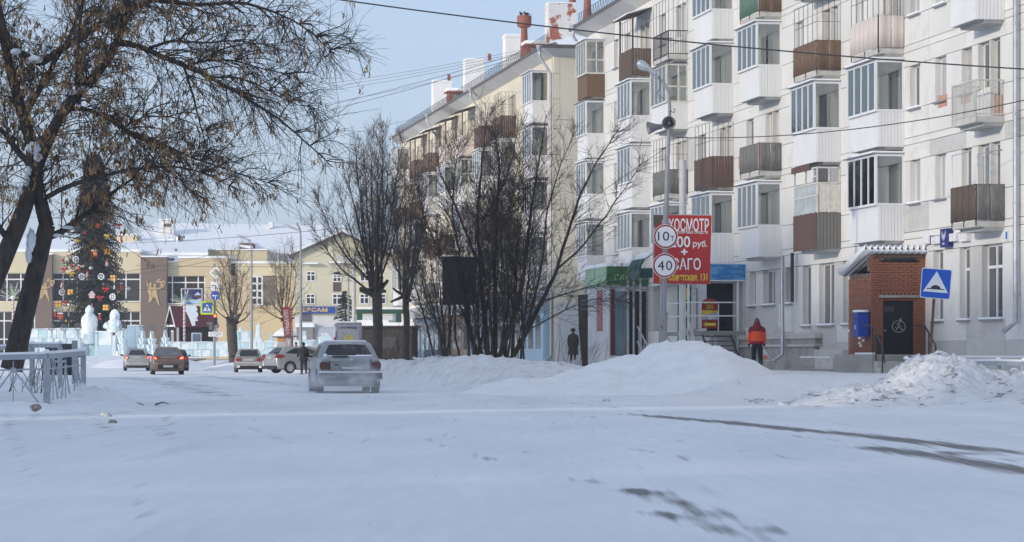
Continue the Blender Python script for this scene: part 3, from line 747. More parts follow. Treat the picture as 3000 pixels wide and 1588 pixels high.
for w_ in wins2: window(b2, *w_, kind='one', sill=False, frame=random.choice([winframe, frame_old]))
# gable end facing the viewer: large panels with seams
for k, z0 in enumerate([.2] + SLAB[1:]):
    z1 = (SLAB[1:] + [EAVE - .2])[k]
    for (y0, y1) in ((.301, 1.9), (1.9, 5.4), (5.4, 8.9), (8.9, 12)):
        bx('wall_panel', -.30, 0.0, y0 + .012, y1 - .012, z0 + .012, z1 - .012, fac_cream, b2.o)
bx('gable_cladding', .002, .03, .2, 11.9, .3, 3.7, M('gable_pale', (.50,.52,.54), .8, .08, .6), b2.o)
SP2 = [ {5:('glazed',{}),4:('glazed',{}),3:('glazed',{}),2:('glazed',{})},
        {5:('boards',dict(mat=sheet_redbrown, cage=2)),4:('glazed',{}),3:('boards',dict(mat=wood_brown, cage=1)),2:('glazed',{})},
        {5:('boards',dict(mat=sheet_redbrown, cage=2)),4:('glazed',{}),3:('sheets',dict(mat=sheet_grey)),2:('glazed',{})},
        {5:('boards',dict(mat=sheet_pink, canopy=wood_brown, cage=1)),4:('glazed',dict(glaze='old')),3:('glazed',{}),2:('boards',dict(mat=sheet_brown))},
        {5:('sheets',dict(mat=sheet_pink, canopy=rust, cage=1)),4:('glazed',{}),3:('boards',dict(mat=sheet_redbrown)),2:('glazed',{})},
        {5:('boards',dict(mat=sheet_redbrown, canopy=rust, cage=2)),4:('glazed',{}),3:('boards',dict(mat=wood_brown)),2:('sheets',dict(mat=sheet_grey))},
        {5:('boards',dict(mat=sheet_redbrown, canopy=wood_brown, cage=2)),4:('boards',dict(mat=wood_brown)),3:('glazed',{}),2:('glazed',{})},
        {5:('glazed',{}),4:('boards',dict(mat=sheet_redbrown)),3:('boards',dict(mat=wood_brown)),2:('glazed',{})} ]
for sn, sp in zip(NEAR2, SP2):
    for f in range(2, 6):
        kd, kw = sp[f]; balcony(b2, sn, 2.55, SLAB[f-1], kd, **kw)
rf2, hz2 = roof(b2, xa2, xb2, 12.0, EAVE)
for px in (1621,): downpipe(b2, -.12, EAVE + .05, .8, r=.075)
for sv in (158.5, 176.5, 194.4): downpipe(b2, b2.x(sv), EAVE + .05, .8)
# chimneys
chim_white = M('whitewash', (.76,.74,.72), .85, .05, 1.5, bump=.2, col2=(.45,.43,.41), fac2=.74, scale2=2.5)
def chimney(px, pytop, wpx, T=27.5, bricks=False):
    sv = SS(px, T); Yc = .9851 * sv + .1718 * T; wd = wpx * Yc / F; zt = PZ(pytop, Yc); x = b2.x(sv); y = T - TW; zb = hz2(x, y) - .4
    if not bricks:
        mb = MB(); mb.box(x - .5, x + .5, y, y + wd, zb, zt); mb.box(x - .54, x + .54, y - .04, y + wd + .04, zt - .16, zt - .05); o = mb.build('chimney', chim_white, b2.o)
    else:
        mb = MB(); mb.box(x - .5, x + .5, y, y + wd, zb, zt - .02); o = mb.build('chimney', M('mortar', (.50,.47,.44), .9, .1, 4), b2.o)
        bw = M('painted_brick', (.74,.72,.70), .85, .06, 2., col2=(.36,.12,.075), fac2=.585, scale2=.9, soft2=.02); bs = MB()
        nrow = int((zt - zb) / .077)
        for r_ in range(nrow):
            z0 = zb + r_ * .077
            off = (r_ % 2) * .13
            nb = int(wd / .26)
            for k in range(-1, nb + 1):
                a0 = max(y, y + off + k * .26); a1 = min(y + wd, y + off + k * .26 + .25)
                if a1 - a0 > .03: bs.box(x + .5, x + .515 + random.uniform(0, .008), a0, a1, z0, z0 + .066)
            for k in range(-1, 4):
                a0 = max(x - .5, x - .5 + off + k * .26); a1 = min(x + .5, x - .5 + off + k * .26 + .25)
                if a1 - a0 > .03: bs.box(a0, a1, y - .015, y, z0, z0 + .066)
        q = bs.build('brick', bw, o, fix=False); q['kind'] = 'stuff'
    bx('cap_snow', x - .48, x + .48, y + .02, y + wd - .02, zt + .001, zt + .06, snow_clean, o)
    return o
chimney(1602, 12, 84, bricks=True); chimney(1477, 104, 62); chimney(1360, 175, 56); chimney(1267, 238, 54)
for (px, py) in [(1434, 165), (1315, 225)]:
    T = 27.5; sv = SS(px, T); Yc = .9851 * sv + .1718 * T; x = b2.x(sv); z = PZ(py, Yc); mb = MB(); mb.box(x - .62, x - .5, T-TW, T-TW+.2, z - .2, z + .22); mb.build('vent_pipe', rust_red, b2.o)
def red_vent(px, pyt, pyb, wpx, T, cap=False):
    sv = SS(px, T); Yc = .9851 * sv + .1718 * T; x = b2.x(sv); y = T - TW; z1 = PZ(pyt, Yc); z0 = PZ(pyb, Yc) - 1.2; r_ = wpx * Yc / F / 2
    mb = MB()
    prof = [(r_*1.15, z0), (r_*1.05, (z0+z1)/2), (r_*.8, z1)] if cap else [(r_*1.1, z0), (r_*1.1, z0 + (z1-z0)*.45), (r_*.9, z0 + (z1-z0)*.75), (r_*.78, z1)]
    mb.lathe(prof, 14, (x, y, 0))
    if cap: mb.lathe([(r_*1.0, z1 - .1), (r_*1.9, z1), (r_*1.95, z1 + .55), (r_*1.8, z1 + .6)], 14, (x, y, 0))
    return auto_smooth(mb.build('vent_stack', rust_red, b2.o)), (x, y, z1)
v_, (vx, vy, vz) = red_vent(1536, 77, 140, 22, 27.2, True)
red_vent(1677, -30, 100, 24, 29.0); red_vent(1721, -25, 72, 24, 33.0)
# dormers
for (pa, pb, pyt, pyb) in [(1518,1560,136,172),(1294,1330,272,305)]:
    T = 26.6; sv = SS((pa+pb)/2, T); Yc = .9851*sv + .1718*T; x = b2.x(sv); y = T - TW; z0, z1 = PZ(pyb, Yc) - .3, PZ(pyt, Yc); wd = (pb - pa) * Yc / F
    mb = MB(); mb.box(x - .5, x + .45, y, y + wd, z0, z1); q = mb.build('dormer', rust_red, b2.o)
    mb = MB(); mb.prism([(x-.8, z1), (x+.75, z1), (x+.75, z1+.08), (x-.8, z1+.08)], y - .15, y + wd + .5); mb.build('dormer_roof', rust_red, q)
    bx('dormer_snow', x-.75, x+.7, y-.1, y+wd+.45, z1+.081, z1+.26, snow_clean, q)
    bx('louvre', x+.451, x+.47, y+.25, y+wd-.1, z0+.2, z1-.12, tin, q)
# shop fronts on the ground floor of building 2
for (sa, sb, m) in [(136.4,143.5,M('shop_lightblue', (.34,.46,.56), .7, .12, 1)),(144.0,151,M('shop_grey', (.34,.35,.36), .7, .1, 1)),(151.4,160,M('shop_blue', (.13,.19,.27), .7, .25, 1)),(160.4,172,M('shop_brown', (.16,.12,.10), .7, .2, 1)),(172.3,185,M('shop_blue', ()))]:
    bx('shop_front', b2.x(sb), b2.x(sa), -.5, -.01, .5, 3.5, m, b2.o)
    bx('shop_sign', b2.x(sb), b2.x(sa), -.75, -.01, 3.52, 4.2, M('shop_fascia', (.42,.43,.44), .6, .15, .6), b2.o)
    bx('shop_snow', b2.x(sb), b2.x(sa), -.75, -.01, 4.21, 4.32, snow_clean, b2.o)
    k = sa + .8
    while k < sb - 1.4:
        bx('shop_window', b2.x(k + 1.3), b2.x(k), -.52, -.505, 1.4, 3.1, g_win, b2.o); k += 2.1
# ---------------------------------------------------------------- brick porch
def face_box(mb, p, a, b, c):
    """oblique box from corner p with edge vectors a, b, c"""
    p, a, b, c = Vector(p), Vector(a), Vector(b), Vector(c)
    mb.add([p, p+a, p+a+b, p+b, p+c, p+a+c, p+a+b+c, p+b+c], [(0,3,2,1),(4,5,6,7),(0,1,5,4),(1,2,6,5),(2,3,7,6),(3,0,4,7)])
brick_m = M('brick', (.285,.115,.072), .85, .28, 7., bump=.2, col2=(.20,.085,.06), fac2=.6, scale2=2.)
brick_sp = M('brick_paint_spot', (.70,.70,.70), .8, .05, 4)
SP, TP = 77.4, 24.24
pr = empty('brick_porch', W(SP, TW, .3), RZ, 'red brick entrance porch with black door and corrugated roof', 'porch')
PL, PD, PB = 2.3, 1.66, .80       # length along the wall, depth, base height (all z below are relative to z = .3)
mb = MB(); mb.box(-PL, -.15, -PD + .07, 0, PB, 3.2); mb.build('core', M('brick_mortar', (.17,.115,.095), .95, .2, 6), pr)
cnt = 0
rest = MB()
for r_ in range(40):
    z0 = PB + r_ * .0755; z1 = z0 + .065
    if z1 > 3.75: break
    off = (r_ % 2) * .125
    # end face with the door: piers and the band above
    segs = [(-PD, -PD + .36), (-.36, -.002)] if z0 < 2.36 else [(-PD, -.002)]
    for (a, q) in segs:
        t = a - off
        while t < q - .02:
            c0, c1 = max(a, t), min(q, t + .24)
            if c1 - c0 > .03:
                pier = (a if z0 < 2.36 else t) < -PD + .36 or t > -.37
                pr_ = .03 if (z0 > 2.36 and -PD + .36 < (c0+c1)/2 < -.36) else 0
                if z0 > 3.45 and not (c1 <= -PD + .38 or c0 >= -.38): t += .25; continue
                bx('brick', -.149 - pr_*0, 0.0 - pr_ + random.uniform(0, .006), c0, c1, z0, z1, brick_sp if (random.random() < .012) else brick_m, pr); cnt += 1
            t += .25
    # long side
    zmax = 3.3 - .0
    if z1 < 3.12:
        t = -PL - off; 
        while t < -.02:
            c0, c1 = max(-PL, t), min(0, t + .24)
            if c1 - c0 > .03:
                sp = (random.random() < .35 and 1.0 < z0 < 1.75 and -1.75 < c0 < -.9) or random.random() < .006
                if cnt < 296 and r_ % 2 == 0 and z0 < 2.4 : bx('brick', c0, c1, -PD - random.uniform(0, .006), -PD + .07, z0, z1, brick_sp if sp else brick_m, pr); cnt += 1
                elif sp: bx('brick', c0, c1, -PD - .004, -PD + .07, z0, z1, brick_sp, pr)
                else: rest.box(c0, c1, -PD - random.uniform(0, .006), -PD + .07, z0, z1)
            t += .25
o = rest.build('brick', brick_m, pr, fix=False); o['kind'] = 'stuff'
# dentil course over the door
for k in range(9): bx('brick', -.03, .045, -PD + .30 + k * .125, -PD + .365 + k * .125, 2.56, 2.63, brick_m, pr)
bx('lintel', -.06, .07, -PD + .22, -.22, 2.47, 2.55, concrete, pr)
d_ = MB(); d_.box(-.12, -.075, -PD + .36, -.36, PB - .02, 2.36); door = d_.build('door', black, pr)
bx('door_plate', -.074, -.068, -PD + .42, -PD + .72, 2.05, 2.22, M('door_notice', (.05,.05,.05), .5), door)
gm = MB(); c_ = Vector((-.066, -PD/2 + .03, 1.62))
for k in range(24):
    q, q2 = 2*math.pi*k/24, 2*math.pi*(k+1)/24
    gm.tube([c_ + Vector((0, .2*math.cos(q), .17*math.sin(q))), c_ + Vector((0, .2*math.cos(q2), .17*math.sin(q2)))], .009, 4)
for pts in ([(-.06,.05),(.02,.12),(.0,-.04),(.09,.02)], [(.02,.1),(.08,.25),(.02,.22),(.1,.16)], [(-.1,-.02),(-.05,-.1),(-.02,.0)], [(.05,-.05),(.12,-.1)]):
    gm.tube([c_ + Vector((0, a, q)) for a, q in pts], .011, 4)
gm.build('graffiti', M('chalk', (.45,.45,.45), .9), door); 
kn = MB(); kn.lathe([(.001,0),(.02,.01),(.02,.03),(.001,.04)], 8, (-.07, -PD + .44, 1.5), 'x'); kn.build('door_knob', chrome, door)
# corrugated roof falling away from the viewer
ro = MB(); nw = 44; zn, zf_ = 3.86, 3.26
rows_ = []
for xv, zz in ((.22, zn + .04), (-PL - .25, zf_ - .06)):
    rows_.append([(xv, -PD - .16 + (PD + .25) * k / nw, zz + .035 * math.sin(k * math.pi / 2.0)) for k in range(nw + 1)])
ro.add(rows_[0] + rows_[1], [(k, k+1, nw+2+k, nw+1+k) for k in range(nw)])
r_o = ro.build('roof', M('asbestos', (.27,.27,.26), .85, .2, 4), pr, smooth=True); r_o.modifiers.new('s', 'SOLIDIFY').thickness = .02
so = MB(); so.add([(a[0] * .97, a[1] * 1.05 - .02, a[2] + .10) for a in rows_[0]] + [(a[0], a[1] * 1.05 - .02, a[2] + .16) for a in rows_[1]], [(k, k+1, nw+2+k, nw+1+k) for k in range(nw)])
so.build('roof_snow', snow_clean, r_o, smooth=True).modifiers.new('s', 'SOLIDIFY').thickness = .16
bt = MB(); bt.box(-.02, .06, -PD + .05, -.05, 3.66, 3.76); bt.build('roof_batten', wood_dark, pr)
bt = MB(); bt.box(-.4, -.05, -PD, -PD + .08, 3.25, 3.6); bt.build('gable_infill', wood_brown, pr)
# landing and steps
bx('landing', -PL - .3, 1.2, -PD - .35, .0, 0, PB - .004, concrete, pr)
for k in range(3): bx('step', 1.2 + .3 * k, 1.5 + .3 * k, -PD - .3, -.1, 0, PB - .2 * (k + 1), concrete_l, pr)
bx('landing_snow', -.6, 1.1, -PD - .32, -PD - .05, PB, PB + .05, snow, pr)
# iron handrails in front
for yv, lab in ((-PD - .28, 'far'), (-.35, 'near')):
    hr = MB(); hr.tube([(2.15, yv, .55), (1.95, yv, 1.05), (1.0, yv, 1.62), (.1, yv, 1.66)], .025, 6)
    for xv, zt in ((1.95, 1.05), (1.0, 1.6), (1.35, 1.4)): hr.tube([(xv, yv, 0), (xv, yv, zt)], .022, 6)
    hr.build('handrail', iron, pr)
bx('iron_post', 1.0, 1.16, -PD - .22, -PD - .06, .1, 1.35, M('maroon_iron', (.06,.03,.028), .7, .2, 4), pr)

# blue letter box on the porch side
lbp = W(SP + .35, TP - .02, 0)
lb = empty('letter_box', (lbp.x, lbp.y, 1.62), RZ, 'blue metal letter box with snow on top, fixed to the brick porch', 'letter box')
m_ = M('letterbox_blue', (.008,.05,.33), .4, .05, 4)
mb = MB(); mb.prism([(-.26, 0), (.26, 0), (.26, .62), (.20, .72), (-.20, .72), (-.26, .62)], -.36, -.02); bevel(mb.build('body', m_, lb), .015)
bx('slot', -.16, .16, -.375, -.362, .52, .56, black, lb); bx('emblem', -.08, .08, -.372, -.361, .22, .34, M('pale_emblem', (.3,.4,.65), .5), lb)
sb_ = MB(); sb_.loft([[(x_, y_, z_) for x_, y_ in ((-.27*q,-.37),( .27*q,-.37),(.27*q,-.02),(-.27*q,-.02))] for z_, q in ((.722,1),(.76,.96),(.79,.7))]); sb_.build('snow_cap', snow_clean, lb, smooth=True)

# post-office style sign boxes above the window, house number
sg = empty('letter_sign', W(SS(2690+55, TW-.2), TW, 4.72), RZ, 'snow-covered box letters and dark blue emblem panel above the right windows', 'sign')
def signbox(pa, pb, pt, pb_, m, nm, dy=.10):
    x0, x1 = b1.xp(pa, -dy) - (b1.S - SS(2745, TW-.2)), b1.xp(pb, -dy) - (b1.S - SS(2745, TW-.2))
    sv = SS((pa+pb)/2, TW-dy); z0, z1 = ZW(pb_, sv, TW-dy) - 4.72, ZW(pt, sv, TW-dy) - 4.72
    return bx(nm, x0, x1, -dy - .04, -.01, z0, z1, m, sg)
pale = M('frosted_letters', (.62,.60,.62), .7, .12, 6, col2=(.80,.80,.82), fac2=.5, scale2=5); redlt = M('letter_red', (.45,.06,.06), .6)
for (a, q) in ((2707,2727),(2731,2757)): signbox(a, q, 692, 714, pale, 'letter_box_panel')
signbox(2728, 2730, 690, 714, navy, 'letter_edge')
e_ = signbox(2758, 2781, 670, 724, M('emblem_blue', (.02,.025,.16), .5, .1, 4), 'emblem_panel', .13)
ex0 = e_.location.x; ez = e_.location.z
em = MB()     # pale spread-wing bird with post horns
for pts in ([(0,.12),(.05,.02),(.0,-.1),(-.05,.02)], [(.03,.05),(.16,.2),(.14,.02),(.06,-.06)], [(-.03,.05),(-.16,.2),(-.14,.02),(-.06,-.06)], [(-.1,-.14),(.1,-.14),(.06,-.2),(-.06,-.2)]):
    em.prism([(ex0 + a, ez + q) for a, q in pts], -.19, -.172)
em.build('emblem', M('pale_emblem2', (.45,.48,.6), .6), sg)
for (a, q) in ((2782,2805),(2811,2836)): signbox(a, q, 684, 707, pale, 'letter_box_panel')
signbox(2806.5, 2809, 682, 706, redlt, 'letter_edge', .04); signbox(2837, 2839.5, 678, 704, redlt, 'letter_edge', .04)
hn = bx('number_plate', b1.xp(2951) - .13, b1.xp(2951) + .13, -.03, -.004, b1.zp(2951, 690) - .14, b1.zp(2951, 690) + .14, M('plate_white', (.7,.72,.75), .5), b1.o)
bx('number_mark', b1.xp(2952) - .06, b1.xp(2952) + .06, -.036, -.031, b1.zp(2951, 690) - .1, b1.zp(2951, 690) + .1, sgn_blue, b1.o)

# ---------------------------------------------------------------- shops in the far half of building 1
gr_d = M('shop_green', (.035,.16,.045), .5, .1, 1); gr_l = M('shop_green_light', (.30,.45,.30), .6, .12, 1)
sv0, sv1, Tf = 114.5, 119.1, 24.2
vs_ = empty('shop_vestibule', W(sv0, TW, .5), RZ, 'green-fronted shop vestibule with a lettered sign on its end', 'shop')
Lv, Dv = sv1 - sv0, TW - Tf
mb = MB(); mb.box(-Lv, 0, -Dv, -.02, .0, 3.55); mb.build('wall', M('vestibule_wall', (.50,.51,.52), .7, .12, 1), vs_)
bx('sign_board', -.1, .12, -Dv - .12, .2, 3.56, 4.36, gr_d, vs_); bx('sign_front', -Lv, -.11, -Dv - .12, -Dv + .1, 3.56, 4.36, gr_l, vs_)
bx('roof_snow', -Lv, .1, -Dv - .1, 0, 4.37, 4.52, snow_clean, vs_)
put_text('super', vs_, (.128, -Dv/2 + .1, 3.93), (R(90), 0, R(90)), 'lettering', w=1.5, h=.34)
lf = MB(); lf.prism([(-.06,0),(0,.1),(.07,.03),(.02,-.02)], -.005, .005); lo = lf.build('leaf_mark', M('sign_pale_green', (.45,.62,.45)), vs_, loc=(.13, -Dv/2 + .15, 4.2), rz=R(90))
bx('door', .01, .05, -Dv + .85, -.1, .55, 3.3, black, vs_); bx('door_glass', .0, .03, -Dv + .25, -Dv + .8, .55, 3.3, g_blue, vs_); bx('door_jamb', .0, .06, -Dv + .05, -Dv + .22, .2, 3.4, M('maroon', (.12,.03,.03), .6), vs_)
bx('poster', -2.6, -1.4, -Dv - .02, -Dv - .006, 1.6, 3.4, M('poster_red', (.30,.09,.10), .6, .25, 2), vs_)
bx('landing', 0.0, 1.5, -Dv, -.02, 0, .55, M('landing_boards', (.33,.40,.36), .8, .15, 2, stretch=(1,8,1)), vs_)
for k in range(5): bx('step', 1.5 + .34*k, 1.84 + .34*k, -Dv + .1, -.3, -.0, .55 - .11*(k+1), M('landing_boards', ()), vs_)
# tall brown board door standing open beside it
bd = empty('tall_panel', W(121.4, 24.2, .5), RZ, 'tall dark brown metal door standing open beside the green shop', 'door')
mb = MB(); mb.prism([(.2, 0), (.76, 0), (.76, 3.3), (-.0, 3.3), (.05, 1.6)], -.03, .03, 'y'); q = mb.build('leaf', M('brown_door', (.060,.046,.034), .8, .2, 2), bd, rz=R(80)); bx('panel_line', .02, .6, -.04, -.031, 1.75, 1.79, black, q); bx('door_window', .1, .5, -.045, -.031, 2.6, 3.1, g_win, q)
# green awning on posts with stair rails
aw = empty('awning', W(105.6, 24.75, .5), RZ, 'dark green snow-topped awning on thin posts over shop steps', 'awning')
ag = M('awning_green', (.02,.075,.06), .6, .2, 3)
for k, (a, q) in enumerate(((-2.1,-1.3),(-1.28,-.5),(-.48,.3))):
    rg = []
    for j in range(7):
        t = j / 6 * math.pi / 2; rg.append([(a, -.1 - 1.15*math.sin(t), 4.05 + .75*math.cos(t) - .1), (q, -.1 - 1.15*math.sin(t), 4.05 + .75*math.cos(t) - .1)])
    mb = MB(); mb.add([p for r2 in rg for p in r2], [(2*j, 2*j+1, 2*j+3, 2*j+2) for j in range(6)]); c2 = mb.build('canopy', ag, aw, smooth=True); c2.modifiers.new('s', 'SOLIDIFY').thickness = .03
    mb = MB(); mb.add([(p[0]*.99, p[1]*.97, p[2] + .09) for r2 in rg[:5] for p in r2], [(2*j, 2*j+1, 2*j+3, 2*j+2) for j in range(4)]); mb.build('awning_snow', snow_clean, c2, smooth=True).modifiers.new('s', 'SOLIDIFY').thickness = .1
bx('valance', -2.1, .3, -1.28, -1.24, 3.62, 3.95, ag, aw); bx('end_valance', .3, .34, -1.24, 1.5, 3.62, 4.0, ag, aw)
for xv in (-2.05, -1.0, .25): 
    mb = MB(); mb.tube([(xv, -1.22, 0), (xv, -1.22, 3.7)], .045, 8); mb.build('post', pole_white, aw)
for yv in (-1.2, -.2):
    mb = MB()
    for z0 in (.35, .95): mb.tube([(1.9, yv, z0 - .25), (-.4, yv, z0 + .75)], .03, 6)
    for k in range(5): xv = 1.8 - k * .5; zz = .35 + (1.9 - xv) * .43; mb.tube([(xv, yv, 0), (xv, yv, zz + .3)], .02, 5)
    mb.build('stair_rail', pole_white, aw)
for k in range(6): bx('step', -.4 + .4*k, .0 + .4*k, -1.1, 1.4, 0, .95 - .15*k, M('landing_boards', ()), aw)
bx('green_pillar', .05, .25, .5, .8, .3, 3.6, gr_d, aw)
# black doorway behind the lamp post
dw = empty('shop_entrance', W(106.4, TW - .05, .5), RZ, 'dark open shop doorway behind the lamp post', 'doorway')
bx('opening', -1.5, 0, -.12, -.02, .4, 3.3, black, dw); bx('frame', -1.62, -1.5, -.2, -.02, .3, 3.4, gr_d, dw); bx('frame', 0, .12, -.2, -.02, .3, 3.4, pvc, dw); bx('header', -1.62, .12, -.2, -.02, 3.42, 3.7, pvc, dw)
bx('wall_panel', .13, 3.4, -.08, -.03, .5, 4.0, M('shop_white', (.62,.63,.64), .6, .06, 1), dw)
bx('window', .6, 1.3, -.12, -.09, 1.6, 3.2, g_win, dw)
# blue canopy with platform, stairs and rails
cp = empty('shop_entrance', W(98.2, TW, .55), RZ, 'blue-banded shop canopy over a railed platform with steps', 'shop entrance')
Tfp, Lp = 2.2, 4.6
bm_ = M('canopy_blue', (.035,.20,.48), .5, .10, 3, col2=(.16,.38,.62), fac2=.55, scale2=6, soft2=.1)
bx('fascia', -.0, .06, -Tfp, -.02, 3.30, 3.88, bm_, cp); bx('fascia', -Lp, -.002, -Tfp - .06, -Tfp, 3.30, 3.88, bm_, cp); bx('roof', -Lp, -.002, -Tfp + .001, -.02, 3.36, 3.5, concrete_l, cp); bx('roof_snow', -Lp, -.01, -Tfp, -.02, 3.5, 3.92, snow_clean, cp)
bx('trim', -.0, .075, -Tfp - .06, -.02, 3.26, 3.298, pvc, cp)
for (xv, yv) in ((-.05,-Tfp+.05),(-.05,-.28),(-Lp+.1,-Tfp+.05)):
    mb = MB(); mb.box(xv-.035, xv+.035, yv-.035, yv+.035, 0 if xv > -1 else 1.4, 3.26); mb.build('post', pvc, cp)
bx('platform', -Lp, .1, -Tfp, -.02, 1.26, 1.40, concrete, cp)
for zz in (1.95, 2.45):
    mb = MB(); mb.box(-.03, .0, -Tfp + .08, -.3, zz, zz + .045); mb.build('rail', pvc, cp)
    mb = MB(); mb.box(-Lp + .2, -.1, -Tfp + .03, -Tfp + .065, zz, zz + .045); mb.build('rail', pvc, cp)
for k in range(7):
    bx('step', .12 + .26*k, .44 + .26*k, -Tfp + .55, -.65, 1.18 - .17*k, 1.22 - .17*k, M('dark_step', (.07,.07,.075), .7, .2, 3), cp)
for yv in (-Tfp + .5, -.62):
    mb = MB(); mb.add([(.1,yv,1.28),(.22,yv,1.28),(2.1,yv,.02),(1.9,yv,.02),(.1,yv+.04,1.28),(.22,yv+.04,1.28),(2.1,yv+.04,.02),(1.9,yv+.04,.02)], [(0,1,2,3),(4,5,6,7),(0,1,5,4),(1,2,6,5),(2,3,7,6),(3,0,4,7)]); mb.build('stringer', iron, cp)
for yv in (-Tfp + .1, -1.3, -.15): mb = MB(); mb.box(.0, .06, yv, yv + .06, 0, 1.26); mb.build('leg', pvc, cp)
mb = MB(); mb.tube([(.1, -Tfp - .1, 2.2), (1.6, -Tfp - .1, 1.0), (1.6, -Tfp - .1, 0)], .028, 6); mb.tube([(.9, -Tfp - .1, 1.55), (.9, -Tfp - .1, 0)], .024, 6); mb.tube([(.15, -Tfp - .1, 1.5), (1.6, -Tfp - .1, .4)], .02, 6); mb.build('stair_rail', pole_white, cp)
bx('door', -.9, -.86, -1.25, -.25, 1.42, 3.2, M('black_door', (.015,.014,.014), .6, .2, 3), cp)
bx('inner_wall', -3.2, -.02, -.06, -.021, 1.4, 3.36, M('shop_white', ()), cp); bx('poster', -2.2, -1.7, -.09, -.062, 2.1, 3.1, M('poster_dark', (.2,.08,.09), .6, .4, 5), cp); bx('window', -3.1, -2.5, -.09, -.062, 1.9, 3.1, g_win, cp)
ps = empty('hanging_sign', W(104.2, TW - .6, 3.15), RZ, 'small green sign with a yellow cross beside the billboard post', 'sign')
bx('board', -.03, .03, -.42, 0, 0, .62, M('sign_green2', (.03,.20,.05), .5), ps); bx('cross', .031, .04, -.30, -.12, .08, .54, yel, ps); bx('cross', .031, .041, -.37, -.05, .22, .40, yel, ps)
# advertising stand on the platform
ad = empty('advertising_stand', W(SS(2079, 24.6), 24.6, 1.96), RZ, 'red and yellow arched advertising stand on the shop platform', 'advertising stand')
arch = [(-.31, .1), (.31, .1), (.31, 1.02)] + [(.31*math.cos(t), 1.02 + .2*math.sin(t)) for t in np.linspace(.3, math.pi-.3, 7)] + [(-.31, 1.02)]
def tri(poly, y0, y1, nm, m, parent): mb = MB(); mb.prism(poly, y0, y1); return mb.build(nm, m, parent, rz=R(90))
tri(arch, -.03, .0, 'board', M('ad_red', (.25,.025,.02), .5, .25, 3), ad)
tri([(-.3,.42),(.3,.42),(.3,.68),(-.3,.60)], -.035, -.031, 'picture', M('ad_picture', (.45,.48,.55), .5, .5, 9, col2=(.12,.10,.14), fac2=.6, scale2=7), ad)
tri([(-.3,.60),(.3,.68),(.3,.76),(-.3,.78)], -.035, -.0312, 'yellow_band', M('ad_yellow', (.6,.42,.05), .5, .3, 6), ad)
tri([(-.22,.2),(.22,.2),(.22,.3),(-.12,.3),(-.12,.34),(-.26,.25),(-.12,.14),(-.12,.2)], -.035, -.0308, 'arrow', yel, ad)
tri([(-.35,0),(-.31,0),(-.31,1.02),(-.35,1.02)], -.02, .02, 'leg', pvc, ad); tri([(.31,0),(.35,0),(.35,1.02),(.31,1.02)], -.02, .02, 'leg', pvc, ad)
for k, (ky, zz, wd) in enumerate((('post1',1.05,.5),('post2',.95,.26),('post3',.85,.3))): put_text(ky, ad, (.037, 0, zz), (R(90),0,R(90)), 'lettering', w=wd, h=.07)
# ---------------------------------------------------------------- house of culture at the end of the street
YC = 280.0; SQ = 1.0
def cx(px, Y=YC): return PXY(px, Y)
def cz(py, Y=YC): return PZ(py, Y)
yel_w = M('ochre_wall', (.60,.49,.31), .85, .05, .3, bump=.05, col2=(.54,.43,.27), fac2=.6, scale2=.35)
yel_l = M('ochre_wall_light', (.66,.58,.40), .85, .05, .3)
brn_w = M('brown_pylon', (.19,.145,.12), .85, .06, .3)
ch = empty('culture_house', (cx(400), YC, SQ), 0, 'wide ochre culture house with brown pylons and snowy roofs', 'public building')
ox, oy, oz = cx(400), YC, SQ
def cb(nm, pa, pb, pt, pbm, m, y0=0., y1=8., parent=None, Y=None):      # box given by its place in the picture at depth Y
    Yv = (Y or YC) + y0
    return bx(nm, PXY(pa, Yv) - ox, PXY(pb, Yv) - ox, y0 + ((Y or YC) - YC), y1 + ((Y or YC) - YC), PZ(pbm, Yv) - oz, PZ(pt, Yv) - oz, m, parent or ch)
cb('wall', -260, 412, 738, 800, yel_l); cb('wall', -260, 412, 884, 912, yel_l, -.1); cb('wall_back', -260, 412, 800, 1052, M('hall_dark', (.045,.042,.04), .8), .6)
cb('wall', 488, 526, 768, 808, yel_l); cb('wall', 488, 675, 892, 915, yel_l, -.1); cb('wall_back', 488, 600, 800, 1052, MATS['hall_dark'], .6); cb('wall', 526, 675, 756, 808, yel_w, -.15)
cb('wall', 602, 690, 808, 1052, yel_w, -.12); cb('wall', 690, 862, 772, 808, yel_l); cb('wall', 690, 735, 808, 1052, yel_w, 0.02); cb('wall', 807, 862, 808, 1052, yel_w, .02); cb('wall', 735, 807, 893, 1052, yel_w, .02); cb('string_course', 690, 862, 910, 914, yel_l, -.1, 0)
for (a, q, t) in ((412,488,753),(103,152,746)):
    cb('pylon', a, q, t, 1052, brn_w, -.9, 4)
    cb('pylon_snow', a-1, q+1, t-4, t, snow_clean, -.95, 4)
# gilded dancing figures on the pylons
fig = M('gilt_relief', (.50,.36,.19), .7, .06, 1)
def dancers(pa, w_px):
    mb = MB(); k = w_px / 210.0; Yv = YC - .9
    def q(zx, zy): return (PXY(pa + (zx - 200) * k, Yv) - ox, PZ(808 + (zy - 500) * k, Yv) - oz)
    polys = [[(212,530),(222,575),(232,590),(222,600),(210,580)],[(232,556),(246,556),(250,572),(236,584),(226,572)],[(222,585),(246,580),(254,620),(246,650),(236,715),(222,715),(230,660),(216,630)],
             [(264,566),(282,566),(286,582),(272,590),(262,580)],[(256,592),(286,590),(290,632),(298,668),(312,736),(304,740),(280,680),(262,668),(244,712),(236,704),(250,650),(246,620)],
             [(284,606),(322,590),(340,570),(344,578),(326,600),(288,620)],[(286,545),(300,528),(322,522),(322,530),(304,540),(292,560)],[(300,545),(356,540),(360,560),(340,600),(334,596),(350,562),(346,552),(302,556)],[(322,556),(340,560),(330,588),(318,580)]]
    for p in polys: mb.prism([q(*a) for a in p], -.97, -.905)
    mb.build('relief', fig, ch)
